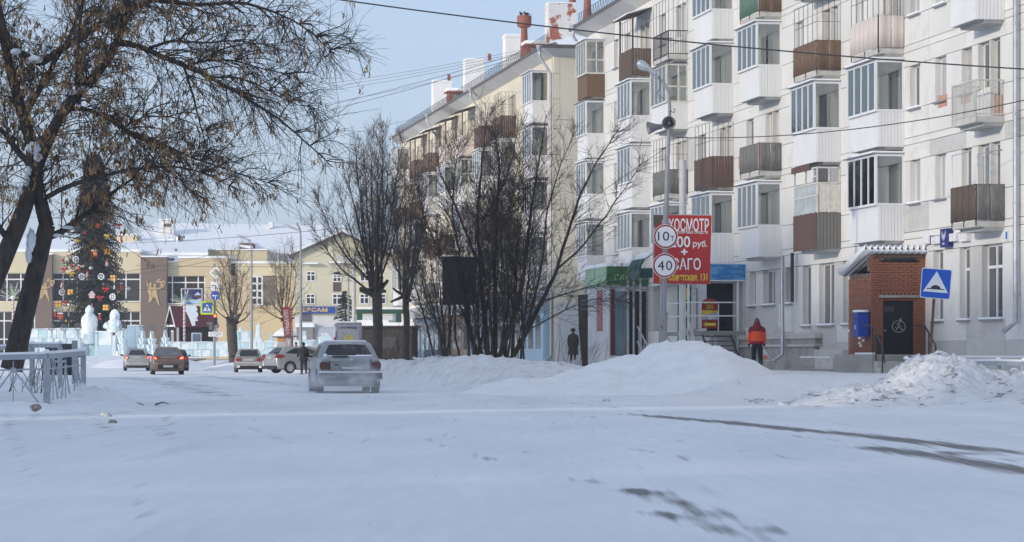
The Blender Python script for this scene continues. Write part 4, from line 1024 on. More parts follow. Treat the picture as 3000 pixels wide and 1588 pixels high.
dancers(427, 76); dancers(110, 66)
def cwin(pa, pb, pt, pbm, cols, rows_, y=.25, m=None, tmul=.9):
    mb = MB(); Yv = YC + y; x0, x1, z0, z1 = PXY(pa,Yv)-ox, PXY(pb,Yv)-ox, PZ(pbm,Yv)-oz, PZ(pt,Yv)-oz; t = .07 * tmul
    xs = [x0 + (x1-x0)*c for c in cols]; zs = [z0 + (z1-z0)*c for c in rows_]
    for xv in xs: mb.box(xv-t, xv+t, y-.08, y+.02, z0, z1)
    for zv in zs: mb.box(x0, x1, y-.075, y+.025, zv-t, zv+t)
    o = mb.build('window', winframe, ch)
    for i in range(len(xs)-1):
        for j in range(len(zs)-1): bx('pane', xs[i]+t, xs[i+1]-t, y-.02, y, zs[j]+t, zs[j+1]-t, m or M('hall_glass', (.055,.05,.048), .10, .3, .3, spec=.35), o)
    return o
cwin(488, 600, 808, 890, [0,.155,.5,.83,1], [0,.76,1]); cwin(302, 411, 800, 884, [0,.3,.62,1], [0,.78,1]); cwin(153, 300, 800, 884, [0,.22,.5,.78,1], [0,.78,1]); cwin(-60, 102, 800, 884, [0,.25,.5,.75,1], [0,.78,1]); cwin(-255, -62, 800, 884, [0,.25,.5,.75,1], [0,.78,1])
cwin(488, 600, 917, 1048, [0,.3,.6,1], [0,.4,.8,1], .3); cwin(302, 411, 913, 1048, [0,.4,.75,1], [0,.4,.8,1], .3); cwin(153, 300, 913, 1048, [0,.33,.66,1], [0,.4,.8,1], .3); cwin(-255, 102, 913, 1048, [0,.25,.5,.75,1], [0,.4,.8,1], .3)
cwin(736, 768, 810, 893, [0,.55,1], [0,.25,.5,.75,1], .05, tmul=1.3)
cb('brown_panel', 768.5, 806.5, 810, 893, M('panel_brown', (.19,.155,.125), .8), -.02, .3)
for (a, q, t) in ((487,601,891),(301,412,884),(153,300,884),(735,770,893)): cb('sill_snow', a, q, t-2.5, t, snow_clean, -.3, .1)
# snow on ledges and roofs
cb('ledge_snow', -260, 412, 730, 738, snow_clean, -.1, 6); cb('ledge_snow', 488, 528, 764, 768, snow_clean, 0, 6); cb('ledge_snow', 520, 676, 750, 756, snow_clean, -.25, 6); cb('ledge_snow', 676, 864, 765, 772, snow_clean, -.15, 6)
def croof(nm, quad, m, thick=.3, parent=None):
    mb = MB(); mb.add([Vector((PXY(px, Y)-ox, Y-oy, PZ(py, Y)-oz)) for px, py, Y in quad], [(0,1,2,3)])
    o = mb.build(nm, m, parent or ch); o.modifiers.new('s', 'SOLIDIFY').thickness = thick; return o
# lower foyer roof, stage block, big hall roof
croof('foyer_roof', [(-260,745,YC+3),(610,748,YC+3),(606,708,YC+17),(-260,700,YC+17)], snow_clean)
cb('stage_wall', 608, 782, 733, 790, yel_l, 9, 20); cb('stage_wall', 782, 862, 765, 800, yel_l, 9, 20); cb('stage_snow', 606, 784, 729, 733, snow_clean, 8.8, 20)
croof('hall_roof', [(350,735,YC+20),(1010,745,YC+20),(1010,668,YC+36),(455,660,YC+36)], snow_clean)
croof('hall_roof', [(455,660,YC+36),(1010,668,YC+36),(1010,760,YC+56),(455,760,YC+56)], snow_clean)
croof('hall_gable', [(350,735,YC+20),(455,660,YC+36),(455,760,YC+56),(350,790,YC+20)], yel_l)
croof('left_roof', [(-260,735,YC+8),(300,735,YC+8),(300,715,YC+18),(-260,715,YC+18)], snow_clean)
bm2 = MB(); bm2.tube([(PXY(455, YC+36)-ox, 36, PZ(659, YC+36)-oz), (PXY(1010, YC+36)-ox, 36, PZ(667, YC+36)-oz)], .12, 5); bm2.build('roof_ridge', tin, ch)
cb('stair_house', 405, 510, 704, 716, yel_l, 16, 20); cb('stair_house_snow', 403, 512, 700, 704, snow_clean, 15.8, 20); cb('vent_house', 467, 508, 645, 690, chim_white, 28, 30); cb('vent_opening', 480, 500, 655, 664, M('dark_opening', (.12,.11,.10), .9), 27.9, 28); cb('vent_snow', 465, 510, 641, 645, snow_clean, 27.8, 30)
cb('roof_stack', 787, 799, 650, 668, chim_white, 33, 34.5); cb('small_house', 335, 400, 690, 712, yel_l, 14, 18); cb('small_house_snow', 333, 402, 684, 690, snow_clean, 13.9, 18)
vm = MB(); Yv = YC + 14
vm.lathe([(.32, PZ(712,Yv)-oz), (.32, PZ(693,Yv)-oz), (.5, PZ(692,Yv)-oz), (.02, PZ(687,Yv)-oz)], 12, (PXY(523, Yv)-ox, 14, 0)); auto_smooth(vm.build('vent_cowl', galv, ch))
for (a, y_) in ((507, 760), (515, 732)): vm = MB(); Yv = YC + 4; vm.lathe([(.14, PZ(y_+8,Yv)-oz), (.14, PZ(y_,Yv)-oz), (.24, PZ(y_-1,Yv)-oz), (.02, PZ(y_-4,Yv)-oz)], 10, (PXY(a, Yv)-ox, 4, 0)); vm.build('vent_cowl', tin, ch)
# rust-coloured dormer with snow on its roof
cb('dormer', 702, 738, 712, 733, rust, 18, 22); croof('dormer_roof', [(696,716,YC+17.6),(740,722,YC+17.6),(738,706,YC+24),(698,704,YC+24)], snow_clean, .25)
rl = MB(); Yv = YC + .3
for a in range(784, 862, 13): rl.tube([(PXY(a,Yv)-ox, .3, PZ(772,Yv)-oz), (PXY(a,Yv)-ox, .3, PZ(742,Yv)-oz)], .04, 4)
for t in (744, 757): rl.tube([(PXY(784,Yv)-ox, .3, PZ(t,Yv)-oz), (PXY(862,Yv)-ox, .3, PZ(t,Yv)-oz)], .04, 4)
rl.build('roof_rail', tin, ch); cb('roof_box', 818, 834, 744, 770, pole_grey, 2, 3)

# ---------------------------------------------------------------- pale yellow gabled house with the blue shop sign
YV = 274.0
vb = empty('gabled_house', (PXY(960, YV), YV, SQ), 0, 'pale yellow three-storey gabled house with a blue shop sign', 'building')
vx, vz = PXY(960, YV), SQ
pale_w = M('pale_yellow_wall', (.60,.56,.41), .85, .05, .3); wht_w = M('white_shop_wall', (.66,.66,.65), .85, .05, .4)
def vp(px, py): return (PXY(px, YV) - vx, PZ(py, YV) - vz)
mb = MB(); mb.prism([vp(862,925), vp(1150,925), vp(1150,752), vp(1003,684), vp(862,748)], 0, 10); mb.build('wall', pale_w, vb)
a, q = vp(862, 1048), vp(1150, 925); mb = MB(); mb.box(a[0]+.02, q[0], .05, 10, a[1], q[1]-.01); mb.build('ground_floor_wall', wht_w, vb)
for pts in ([(848,756),(1003,686),(1003,679),(846,749)], [(1003,686),(1165,762),(1165,755),(1003,679)]):
    mb = MB(); mb.prism([vp(*p) for p in pts], -.6, 10.5); mb.build('roof', roof_edge, vb)
    mb = MB(); mb.prism([vp(p[0], p[1] - 7) for p in pts], -.4, 10.4); mb.build('roof_snow', snow_clean, vb)
def vwin(pa, pb, pt, pbm, arch=False, hood=True):
    (x0, z0), (x1, z1) = vp(pa, pbm), vp(pb, pt); mb = MB(); t = .05
    for xv in (x0, (x0+x1)/2, x1): mb.box(xv-t, xv+t, -.08, .0, z0, z1)
    for zv in (z0, z0 + (z1-z0)*.65, z1): mb.box(x0, x1, -.075, .0, zv-t, zv+t)
    o = mb.build('window', winframe, vb); gm_ = M('old_glass', (.05,.047,.045), .2, .3, 1, spec=.3)
    for xa, xb in ((x0+t, (x0+x1)/2-t), ((x0+x1)/2+t, x1-t)): bx('pane', xa, xb, -.04, -.01, z0+t, z0+(z1-z0)*.65-t, gm_, o); bx('pane', xa, xb, -.04, -.01, z0+(z1-z0)*.65+t, z1-t, gm_, o)
    if arch:
        mb = MB(); r_ = (x1-x0)/2; mb.prism([((x0+x1)/2 + r_*math.cos(t_), z1 + r_*.9*math.sin(t_)) for t_ in np.linspace(0, math.pi, 13)], -.05, -.01); mb.build('arch_pane', gm_, o); bx('panel', x0, x1, -.06, -.01, z0 - 1.0, z0 - .06, M('brown_panel2', (.10,.07,.06), .8), o)
    if hood: bx('hood', x0 - .35, x1 + .35, -.7, -.01, z1 + (.75 if not arch else 1.2), z1 + (.9 if not arch else 1.35), snow_clean, o); 
    return o
vwin(899,923,796,823); vwin(976,999,806,825,True); vwin(1056,1082,796,823); vwin(898,922,862,890,hood=False); vwin(975,1000,862,892,hood=False); vwin(1055,1080,862,890,hood=False); vwin(1105,1130,862,890,hood=False)
(x0, z0), (x1, z1) = vp(876, 918), vp(982, 898)
bx('shop_sign', x0, x1, -.35, -.06, z0, z1, M('sign_ultramarine', (.02,.075,.34), .5, .05, 1), vb)
t_ = put_text('versam', vb, (vp(917,0)[0], -.37, vp(0,908)[1]), (R(90),0,0), w=(960-874)/F*YV*1.0, h=.42)
rg = MB(); c0 = vp(989, 908)
for k in range(20): q1, q2 = 2*math.pi*k/20, 2*math.pi*(k+1)/20; rg.tube([(c0[0]+.42*math.cos(q1), -.3, c0[1]+.42*math.sin(q1)), (c0[0]+.42*math.cos(q2), -.3, c0[1]+.42*math.sin(q2))], .05, 5)
for k in range(3): q1 = math.pi*k/3; rg.tube([(c0[0]+.4*math.cos(q1), -.3, c0[1]+.4*math.sin(q1)), (c0[0]-.4*math.cos(q1), -.3, c0[1]-.4*math.sin(q1))], .03, 4)
rg.build('wheel_emblem', sgn_grey, vb)
(x0, z0), (x1, z1) = vp(874, 1046), vp(921, 945); bx('porch', x0, x1, -2.2, .0, z0, z1 - .5, M('porch_grey', (.24,.235,.22), .8, .15, .5), vb); bx('porch_snow', x0-.1, x1+.1, -2.3, 0, z1 - .49, z1 - .1, snow_clean, vb); bx('porch_window', x0+.3, x1-.3, -.06, -.01, z1+.1, z1+.9, g_win, vb)

# ---------------------------------------------------------------- unseen block added left of the frame to shade the street and facade
hb = W(0, -62)
ho = empty('apartment_building', (hb.x, hb.y, 0), R(-80.1), 'unseen nine-storey apartment block added left of the street to shade it', 'apartment building')
for (xa_, xb_2, zt_2) in ((-95, -45, 32.), (-44.8, -17.5, 29.5), (-9.5, 9, 31.), (15.5, 95, 31.5)):  # gaps and heights chosen for where sun bands and shade fall
    mb = MB(); mb.box(xa_, xb_2, -12, 0, 0, zt_2); mb.build('wall', fac_white, ho)
for f in range(9):
    for k in list(range(7)) + [9,10,11] + list(range(13, 25)): bx('window', -62 + k*6.1, -60.6 + k*6.1, -.0, .02, 1.9 + f*2.9 + .9, 1.9 + f*2.9 + 2.2, g_win, ho)
# ---------------------------------------------------------------- bare trees
bark = M('bark', (.06,.05,.043), .9, .35, 9., bump=.5, bscale=30, stretch=(1,1,.4))
bark2 = M('bark_grey', (.070,.058,.048), .9, .3, 9., bump=.4, bscale=30, stretch=(1,1,.4))
twigm = M('twig_bark', (.062,.050,.042), .85, .25, 3.)
twigw = M('twig_bark_warm', (.11,.082,.064), .85, .25, 3.)
seedm = M('dry_seeds', (.34,.20,.09), .85, .35, 2.)
class Tubes:
    def __init__(s): s.V = []; s.Fq = []; s.n = 0
    def add(s, pts, r0, r1, k=3):
        pts = np.asarray(pts, float); m = len(pts)
        t = np.gradient(pts, axis=0); t /= np.linalg.norm(t, axis=1)[:, None] + 1e-9
        ref = np.array([.31, .87, .38]); a = np.cross(t, ref); a /= np.linalg.norm(a, axis=1)[:, None] + 1e-9; c_ = np.cross(t, a)
        rr = np.linspace(r0, r1, m)[:, None] if np.isscalar(r0) and not hasattr(r1, '__len__') else np.asarray(r1, float)[:, None]
        for q in range(k):
            an = 2 * math.pi * q / k; s.V.append(pts + (a * math.cos(an) + c_ * math.sin(an)) * rr)
        b = s.n
        i = np.arange(m - 1)
        for q in range(k):
            q2 = (q + 1) % k; s.Fq.append(np.stack([b + q*m + i, b + q2*m + i, b + q2*m + i + 1, b + q*m + i + 1], -1))
        s.n += m * k
    def build(s, name, mat, parent, org):
        v = np.concatenate(s.V) - np.array(org); f = np.concatenate(s.Fq)
        return link(name, np_mesh(name, v, f, mat), parent)
rng = np.random.default_rng(11)
def resample(pts, step=.25):
    pts = np.asarray(pts, float); d = np.r_[0, np.cumsum(np.linalg.norm(np.diff(pts, axis=0), axis=1))]
    n = max(3, int(d[-1] / step)); u = np.linspace(0, d[-1], n + 1)
    # Catmull-Rom style smoothing by doing the interpolation on a cubic through the points
    o = np.stack([np.interp(u, d, pts[:, k]) for k in range(3)], -1)
    for _ in range(3): o[1:-1] = .25 * o[:-2] + .5 * o[1:-1] + .25 * o[2:]
    return o, d[-1]
def wander(p, d, L, n, droop, wig, up=0.):
    pts = [p]; d = d / np.linalg.norm(d); st = L / n
    for i in range(n):
        d = d + rng.normal(0, wig, 3) + np.array([0, 0, -droop + up]) ; d /= np.linalg.norm(d); p = p + d * st; pts.append(p)
    return np.array(pts)

def unit(a): return a / (np.linalg.norm(a, axis=-1, keepdims=True) + 1e-9)
def wander_many(p, d, L, n, droop, wig, up=0.):
    k = len(p); d = unit(d); st_ = (L / n)[:, None]; out = [p]
    for i in range(n):
        d = d + rng.normal(0, wig, (k, 3)); d[:, 2] += up - droop; d = unit(d); p = p + d * st_; out.append(p)
    return np.stack(out, 1)
def add_many(T, pts, r0, r1, k=3):
    n, m, _ = pts.shape; t = unit(np.gradient(pts, axis=1)); a = unit(np.cross(t, np.array([.31, .87, .38]))); c_ = np.cross(t, a)
    rr = (np.asarray(r0)[:, None] * np.linspace(1, 0, m) + np.asarray(r1)[:, None] * np.linspace(0, 1, m))[..., None]
    V_ = np.stack([pts + (a * math.cos(2*math.pi*q/k) + c_ * math.sin(2*math.pi*q/k)) * rr for q in range(k)], 1)   # n,k,m,3
    idx = T.n + np.arange(n * k * m).reshape(n, k, m); i2 = np.roll(idx, -1, axis=1)
    T.V.append(V_.reshape(-1, 3)); T.Fq.append(np.stack([idx[:, :, :-1], i2[:, :, :-1], i2[:, :, 1:], idx[:, :, 1:]], -1).reshape(-1, 4)); T.n += n * k * m
def sprout(p, t, n, lo=.08):
    i = np.clip((len(p) * (lo + (1 - lo) * rng.random(n))).astype(int), 1, len(p) - 2); t_ = unit(p[i+1] - p[i-1]); s_ = rng.normal(0, 1, (n, 3)); s_ -= t_ * (s_ * t_).sum(1, keepdims=True)
    return i, p[i], t_, unit(s_)
def twigs_on(q, per, lt, r0, T, droop=(0, .16), wig=.12, up=0., side=.75):
    k, m, _ = q.shape; kk = np.repeat(np.arange(k), per); jj = rng.integers(2, m, len(kk)); p = q[kk, jj]; t_ = unit(q[kk, jj] - q[kk, jj-1]); s2 = unit(rng.normal(0, 1, (len(kk), 3)))
    w2 = wander_many(p, t_ * .8 + s2 * side, rng.uniform(*lt, len(kk)), 5, rng.uniform(*droop, len(kk)), wig, up); add_many(T, w2, np.full(len(kk), r0), np.full(len(kk), r0 * .55), 3); return w2
# ---- large maple-like tree on the left
Y0 = 60.0
def dp(x, y, dy=0.): return np.array(P(x * 1.1646, y * 1.1646, Y0 + dy))
base = np.array([PXY(30 * 1.1646, Y0), Y0, .25])
bt_ = empty('broadleaf_tree', base, 0, 'large leaning bare tree hung with dry seed clusters at the left edge', 'tree')
trunk, limbs, br, tw = Tubes(), Tubes(), Tubes(), Tubes()
main = [  # polylines in the picture plane with depth offsets, base and tip radius
 ([(28,930,0),(48,850,0),(66,770,0),(88,690,0),(104,620,0),(118,565,0)], .25, .185, 0),
 ([(-40,760,-1),(0,672,-.8),(30,600,-.6),(58,535,-.4),(84,450,0)], .22, .17, 0),
 ([(118,570,0),(100,500,0),(86,430,0),(78,350,.3),(52,270,.6),(24,170,.9),(0,40,1.2),(-20,-90,1.5)], .18, .07, 1),
 ([(86,440,0),(120,350,-.2),(160,275,-.4),(189,242,-.5),(234,200,-.6),(264,159,-.8),(298,110,-.9),(310,49,-1),(322,-10,-1.1),(330,-90,-1.2)], .15, .06, 1),
 ([(298,110,-.9),(340,108,-1),(378,121,-1),(416,144,-1.1),(472,162,-1.2),(529,193,-1.2),(589,223,-1.3),(642,257,-1.3),(699,291,-1.4),(737,329,-1.4),(778,355,-1.5),(808,400,-1.5),(835,420,-1.5)], .075, .010, 1),
 ([(102,159,.5),(170,113,.4),(227,72,.3),(287,42,.2),(332,11,.1),(378,4,0),(416,4,0),(453,17,0),(491,15,-.1),(604,0,-.2),(680,30,-.3),(756,57,-.4),(793,98,-.4),(850,140,-.5)], .085, .008, 1),
 ([(0,23,.8),(15,94,.7),(57,147,.6),(102,159,.5)], .08, .09, 1),
 ([(461,165,-1.2),(476,227,-1),(495,272,-1),(506,321,-.9),(521,359,-.9),(529,400,-.8)], .035, .007, 1),
 ([(160,285,-.3),(200,262,-.2),(257,287,0),(310,325,.2),(359,351,.3),(416,366,.4),(491,400,.5),(567,427,.6),(640,452,.7),(700,470,.7)], .055, .007, 1),
 ([(110,500,0),(160,470,-.3),(220,452,-.5),(280,438,-.7),(340,419,-.8),(400,423,-.8),(472,419,-.9),(540,446,-.9),(600,480,-1)], .06, .007, 1),
 ([(112,600,0),(135,598,.2),(157,580,.3),(185,558,.4),(220,535,.5),(262,500,.6),(300,470,.7),(352,440,.7)], .09, .02, 1),
 ([(86,430,0),(40,380,.5),(10,340,.9),(-40,280,1.3)], .09, .04, 1),
 ([(60,290,.5),(100,230,.9),(140,150,1.2),(190,60,1.4),(220,-40,1.6)], .08, .03, 1),
 ([(200,262,-.2),(190,180,-1.2),(200,90,-1.6),(212,-20,-2)], .05, .03, 1),
 ([(378,121,-1),(440,100,-1.6),(520,110,-2),(600,100,-2.2),(680,120,-2.4),(760,95,-2.5)], .035, .006, 1),
 ([(472,162,-1.2),(560,150,-.6),(640,168,-.4),(700,190,-.2),(790,180,0)], .03, .006, 1),
 ([(529,193,-1.2),(600,190,-.8),(660,215,-.6),(740,265,-.4),(800,265,-.3)], .028, .006, 1),
 ([(310,325,.2),(340,300,.8),(400,290,1.2),(470,300,1.5),(540,340,1.7)], .03, .006, 1),
 ([(257,287,0),(300,300,-.6),(330,340,-1),(380,400,-1.2),(440,450,-1.3),(500,500,-1.3)], .03, .006, 1),
 ([(20,600,-.6),(-20,540,-1),(-60,450,-1.2)], .08, .03, 1),
]
for k, (pl_, r0, r1, lv) in enumerate(main):
    p, L = resample([dp(*q) for q in pl_], .22)
    wob = np.cumsum(rng.normal(0, .012, p.shape), axis=0); wob -= np.linspace(0, 1, len(p))[:, None] * wob[-1]; p = p + wob * (r0 < .12)
    (trunk if lv == 0 else limbs).add(p, r0, r1, 9 if lv == 0 else 6)
    if lv == 0: continue
    nb = int(L * (18 if r0 > .08 else 11))
    i, p0, t_, sd = sprout(p, None, nb)
    d_ = t_ * rng.uniform(.2, .9, (nb, 1)) + sd * rng.uniform(.5, 1., (nb, 1)) + np.array([.12, 0, 0]); d_[:, 2] += rng.uniform(-.15, .5, nb)
    q = wander_many(p0, d_, rng.uniform(.6, 2.2, nb) * (1.0 if r0 > .04 else .75) * (1.15 - .75 * i / len(p)), 9, rng.uniform(.01, .10, nb), .11)
    add_many(br, q, rng.uniform(.009, .019, nb), np.full(nb, .0045), 4)
    twigs_on(q, rng.integers(6, 12, nb), (.25, 1.0), .0052, tw, (0, .10))
trunk.build('trunk', bark, bt_, base); limbs.build('limbs', bark, bt_, base); o_ = br.build('branches', twigm, bt_, base); o_['kind'] = 'stuff'
o_ = tw.build('twigs', twigm, bt_, base); o_['kind'] = 'stuff'
# dry winged seeds in hanging bunches
allp = np.concatenate([v for v in tw.V]); sel = allp[rng.integers(0, len(allp), 4200)]
wgt = np.exp(-((sel[:, 0] - base[0] - 1.0) / 3.2) ** 2); sel = sel[rng.random(len(sel)) < np.clip(wgt + .12, 0, 1)]
V, Fq = [], []
for p in sel:
    n = rng.integers(2, 6) if rng.random() < .85 else rng.integers(8, 16)
    for k in range(n):
        c_ = p + rng.normal(0, .03 if n < 7 else .055, 3) + np.array([0, 0, -.05]); a = rng.normal(0, 1, 3); a[2] *= .3; a /= np.linalg.norm(a); a *= rng.uniform(.011, .019); b_ = np.array([rng.normal(0, .015), rng.normal(0, .015), rng.uniform(.03, .06)])
        n0 = len(V); V += [c_ - a - b_, c_ + a - b_, c_ + a * .6 + b_, c_ - a * .6 + b_]; Fq.append((n0, n0+1, n0+2, n0+3))
o_ = link('seed_clusters', np_mesh('seed_clusters', np.array(V) - base, np.array(Fq), seedm, False), bt_); o_['kind'] = 'stuff'
# snow lodged in the forks
def lodge(x, y, dy, rx, rz_, ry=.12, seed=0):
    bm = bmesh.new(); bmesh.ops.create_icosphere(bm, subdivisions=3, radius=1)
    for v in bm.verts:
        k = 1 + .35 * noise.noise(v.co * 2.2 + Vector((seed * 5.3, 0, 0))); v.co = Vector((v.co.x * rx * k, v.co.y * ry * k, v.co.z * rz_ * k))
    me = bpy.data.meshes.new('lodged_snow'); bm.to_mesh(me); bm.free(); me.materials.append(snow_clean); me.polygons.foreach_set('use_smooth', [True]*len(me.polygons))
    link('lodged_snow', me, bt_, Vector(dp(x, y, dy)) - Vector(base))
for k, a in enumerate([(78,606,-.20,.10,.26),(72,640,-.18,.07,.2),(86,372,-.2,.17,.13),(96,395,-.2,.1,.1),(40,130,.35,.12,.07),(88,150,.35,.18,.09),(176,232,-.62,.16,.07),(150,262,-.5,.06,.14),(210,222,-.72,.12,.05),(140,592,.15,.16,.04),(170,572,.2,.14,.04),(66,455,-.3,.07,.12),(50,480,-.55,.06,.09),(262,62,.1,.14,.03),(112,120,.3,.05,.12),(72,430,-.25,.06,.10)]): lodge(*a, seed=k)

# ---- generic small bare trees
def bare_tree(name, loc, label, stems, mat_t, mat_w, density=6., tl=(.4,1.1), ul=(.15,.5), upb=.10, trunk_=None, knob=None, rb=(.006,.013), droop=(0,.04), group=None, spread=.8, twr=.0058):
    org = np.array(loc, float); o = empty(name, loc, 0, label, 'tree', group)
    T0, B0, W0 = Tubes(), Tubes(), Tubes()
    if trunk_:
        p, L = resample(trunk_[0], .15); T0.add(p + rng.normal(0, .01, p.shape), trunk_[1], trunk_[2], 10)
        if knob is not None:
            for k in range(10):
                q = wander(np.array(trunk_[0][-1], float) + rng.normal(0, .1, 3), rng.normal(0, 1, 3) * np.array([1,1,.4]) + np.array([0,0,.5]), knob * rng.uniform(.7, 1.6), 4, 0, .1); T0.add(q, trunk_[2] * .62, trunk_[2] * .28, 7)
    for pts, r0, r1 in stems:
        p, L = resample(pts, .25); wob = np.cumsum(rng.normal(0, .012, p.shape), axis=0); wob -= wob[0]; p = p + wob
        T0.add(p, r0, r1, 6)
        nb = int(L * density * 1.9); i, p0, t_, sd = sprout(p, None, nb, .16)
        q = wander_many(p0, t_ * .9 + sd * spread, rng.uniform(*tl, nb) * (1.15 - .5 * i / len(p)), 7, rng.uniform(*droop, nb), .07, upb * .5)
        add_many(B0, q, rng.uniform(*rb, nb), np.full(nb, .004), 3)
        twigs_on(q, rng.integers(5, 10, nb), ul, twr, W0, (0, .02), .1, upb * .4, .7)
    T0.build('trunk', mat_t, o, org); q = B0.build('branches', mat_w, o, org); q['kind'] = 'stuff'
    q = W0.build('twigs', mat_w, o, org); q['kind'] = 'stuff'
    return o
def at(px, py, Y): return np.array(P(px, py, Y))
# big multi-stemmed tree in front of the cream building  (picture units: 2576 wide)
def st(Y, pts, r0, r1): return ([at(x * 1.1646, y * 1.1646, Y + dy) for x, y, dy in pts], r0, r1)
YB = 101.
stems0 = [st(YB, [(1230,925,0),(1222,840,0),(1215,760,.2),(1212,660,.3),(1205,560,.5),(1212,450,.7),(1225,360,.9),(1235,280,1)], .17, .02),
 st(YB, [(1222,700,.2),(1180,600,-.5),(1150,520,-.9),(1120,450,-1.2),(1105,390,-1.3)], .10, .015),
 st(YB, [(1235,920,.3),(1245,830,.3),(1240,740,.2),(1238,640,0),(1242,520,-.3),(1252,420,-.6),(1240,330,-.8),(1230,300,-.9)], .15, .02),
 st(YB, [(1248,920,0),(1268,860,-.2),(1295,790,-.4),(1310,700,-.5),(1318,610,-.7),(1330,510,-.9),(1345,410,-1),(1362,300,-1.2)], .15, .018),
 st(YB, [(1285,905,0),(1320,840,0),(1360,760,.2),(1400,680,.3),(1425,590,.4),(1460,500,.5),(1500,420,.6),(1560,330,.7)], .14, .016),
 st(YB, [(1320,840,0),(1345,740,-.6),(1365,640,-1),(1380,520,-1.4),(1410,410,-1.6),(1450,330,-1.8)], .08, .012),
 st(YB, [(1400,680,.3),(1450,630,.8),(1510,560,1),(1570,480,1.2),(1620,400,1.3)], .06, .01),
 st(YB, [(1205,905,.3),(1185,830,.5),(1170,740,.8),(1160,640,1),(1140,540,1.2),(1150,440,1.4),(1165,350,1.5)], .10, .015),
 st(YB, [(1170,740,.8),(1120,660,1.2),(1085,590,1.5),(1060,520,1.7),(1045,450,1.8)], .06, .01),
 st(YB, [(1130,910,.6),(1105,830,.8),(1080,760,1),(1065,690,1.2),(1040,620,1.3)], .06, .01),
 st(YB, [(1160,915,0),(1140,830,-.3),(1150,740,-.5),(1120,650,-.6),(1095,570,-.8)], .07, .01),
 st(YB, [(1212,560,.5),(1260,480,0),(1290,400,-.3),(1300,320,-.5)], .07, .012),
 st(YB, [(1295,790,-.4),(1270,700,-1),(1265,600,-1.4),(1285,500,-1.7),(1310,400,-1.9)], .06, .01),
 st(YB, [(1360,760,.2),(1420,740,.6),(1480,715,.9),(1540,705,1.1),(1620,690,1.2)], .045, .008),
 st(YB, [(1330,830,.2),(1400,790,.5),(1470,760,.7),(1530,745,.8),(1590,760,.9)], .04, .008)]
stems = [(a_, r0 * .72, r1 * .8) for a_, r0, r1 in stems0]
for k in range(28):       # the thicket of thinner shoots between the main stems
    x0 = rng.uniform(1090, 1330); x1 = x0 + rng.normal(0, 55) + (x0 - 1215) * .35; yt = rng.uniform(330, 640); dy0, dy1 = rng.uniform(-.8, 1.2), rng.uniform(-1.6, 2.2)
    stems.append(st(YB, [(x0, 915, dy0), (x0 + (x1-x0)*.25, 800, dy0*.7 + dy1*.3), (x0 + (x1-x0)*.65, (800+yt)/2, dy1*.7), (x1, yt, dy1)], rng.uniform(.025, .055), .007))
bare_tree('broadleaf_tree', (PXY(1455, YB), YB, .4), 'broad many-stemmed bare tree in front of the cream building', stems, bark, twigm, density=4.6, tl=(.5,1.5), ul=(.2,.7), upb=.12)
# two pollarded trees beside it
for (bx_, by_, Yp, lab, ntop, tops) in [(948, 905, 116, 'pollarded bare tree with upright shoots behind the white car', 735, [(870,420),(890,360),(915,350),(935,330),(950,345),(965,300),(985,380),(1000,420),(845,470),(820,520),(790,500),(1010,350),(930,420),(960,420),(905,440),(775,560),(1020,470)]),
                                     (1020, 905, 121, 'smaller pollarded bare tree between the pollard and the many-stemmed tree', 742, [(1000,440),(1025,420),(1045,400),(1060,480),(985,500),(1075,440),(1035,470),(960,540),(1050,560)])]:
    top = at(bx_ * 1.1646, ntop * 1.1646, Yp); b0 = np.array([PXY(bx_ * 1.1646, Yp), Yp, .3]); ss_ = []
    for (x, y) in tops:
        dy = rng.uniform(-1.2, 1.2); e = at(x * 1.1646, y * 1.1646, Yp + dy); s0 = top + rng.normal(0, .12, 3)
        m1 = s0 + (e - s0) * np.array([.55, .55, .38]); ss_.append(([s0, m1, e], rng.uniform(.04, .07), .008))
    bare_tree('pollarded_tree', tuple(b0), lab, ss_, bark2, twigw, density=5.2, tl=(.4,1.3), ul=(.15,.5), upb=.16, trunk_=([b0, (b0 + top) / 2 + np.array([.05,0,0]), top], .20 if bx_ < 1000 else .14, .22 if bx_ < 1000 else .15), knob=.5, spread=.6)
# small pollards on the square
for (bx_, by_, ntop, Yp, lab, tops, r_) in [(582, 888, 812, 200, 'small pollarded tree with a thick stump beside the stop sign pole', [(560,660),(575,640),(590,660),(545,700),(612,690),(625,740),(530,760),(600,640),(570,720),(640,770)], .36),
                                        (716, 860, 800, 238, 'slender bare tree behind the red banner', [(690,650),(715,610),(735,620),(750,660),(668,720),(765,720),(700,640),(725,660),(650,760),(775,770),(690,720)], .2)]:
    top = at(bx_ * 1.1646, ntop * 1.1646, Yp); b0 = np.array([PXY(bx_ * 1.1646 + 8, Yp), Yp, terr1(PXY(bx_ * 1.1646, Yp), Yp)]); ss_ = []
    for (x, y) in tops:
        dy = rng.uniform(-1.5, 1.5); e = at(x * 1.1646, y * 1.1646, Yp + dy); s0 = top + rng.normal(0, .15, 3); m1 = s0 + (e - s0) * np.array([.6, .6, .4]); ss_.append(([s0, m1, e], .07, .012))
    bare_tree('pollarded_tree', tuple(b0), lab, ss_, bark2, twigw, density=2.2, tl=(.6,1.8), ul=(.3,.9), upb=.14, trunk_=([b0, (b0 + top) / 2, top], r_, r_ * 1.05), knob=.5, rb=(.012,.02), spread=.7, twr=.009)
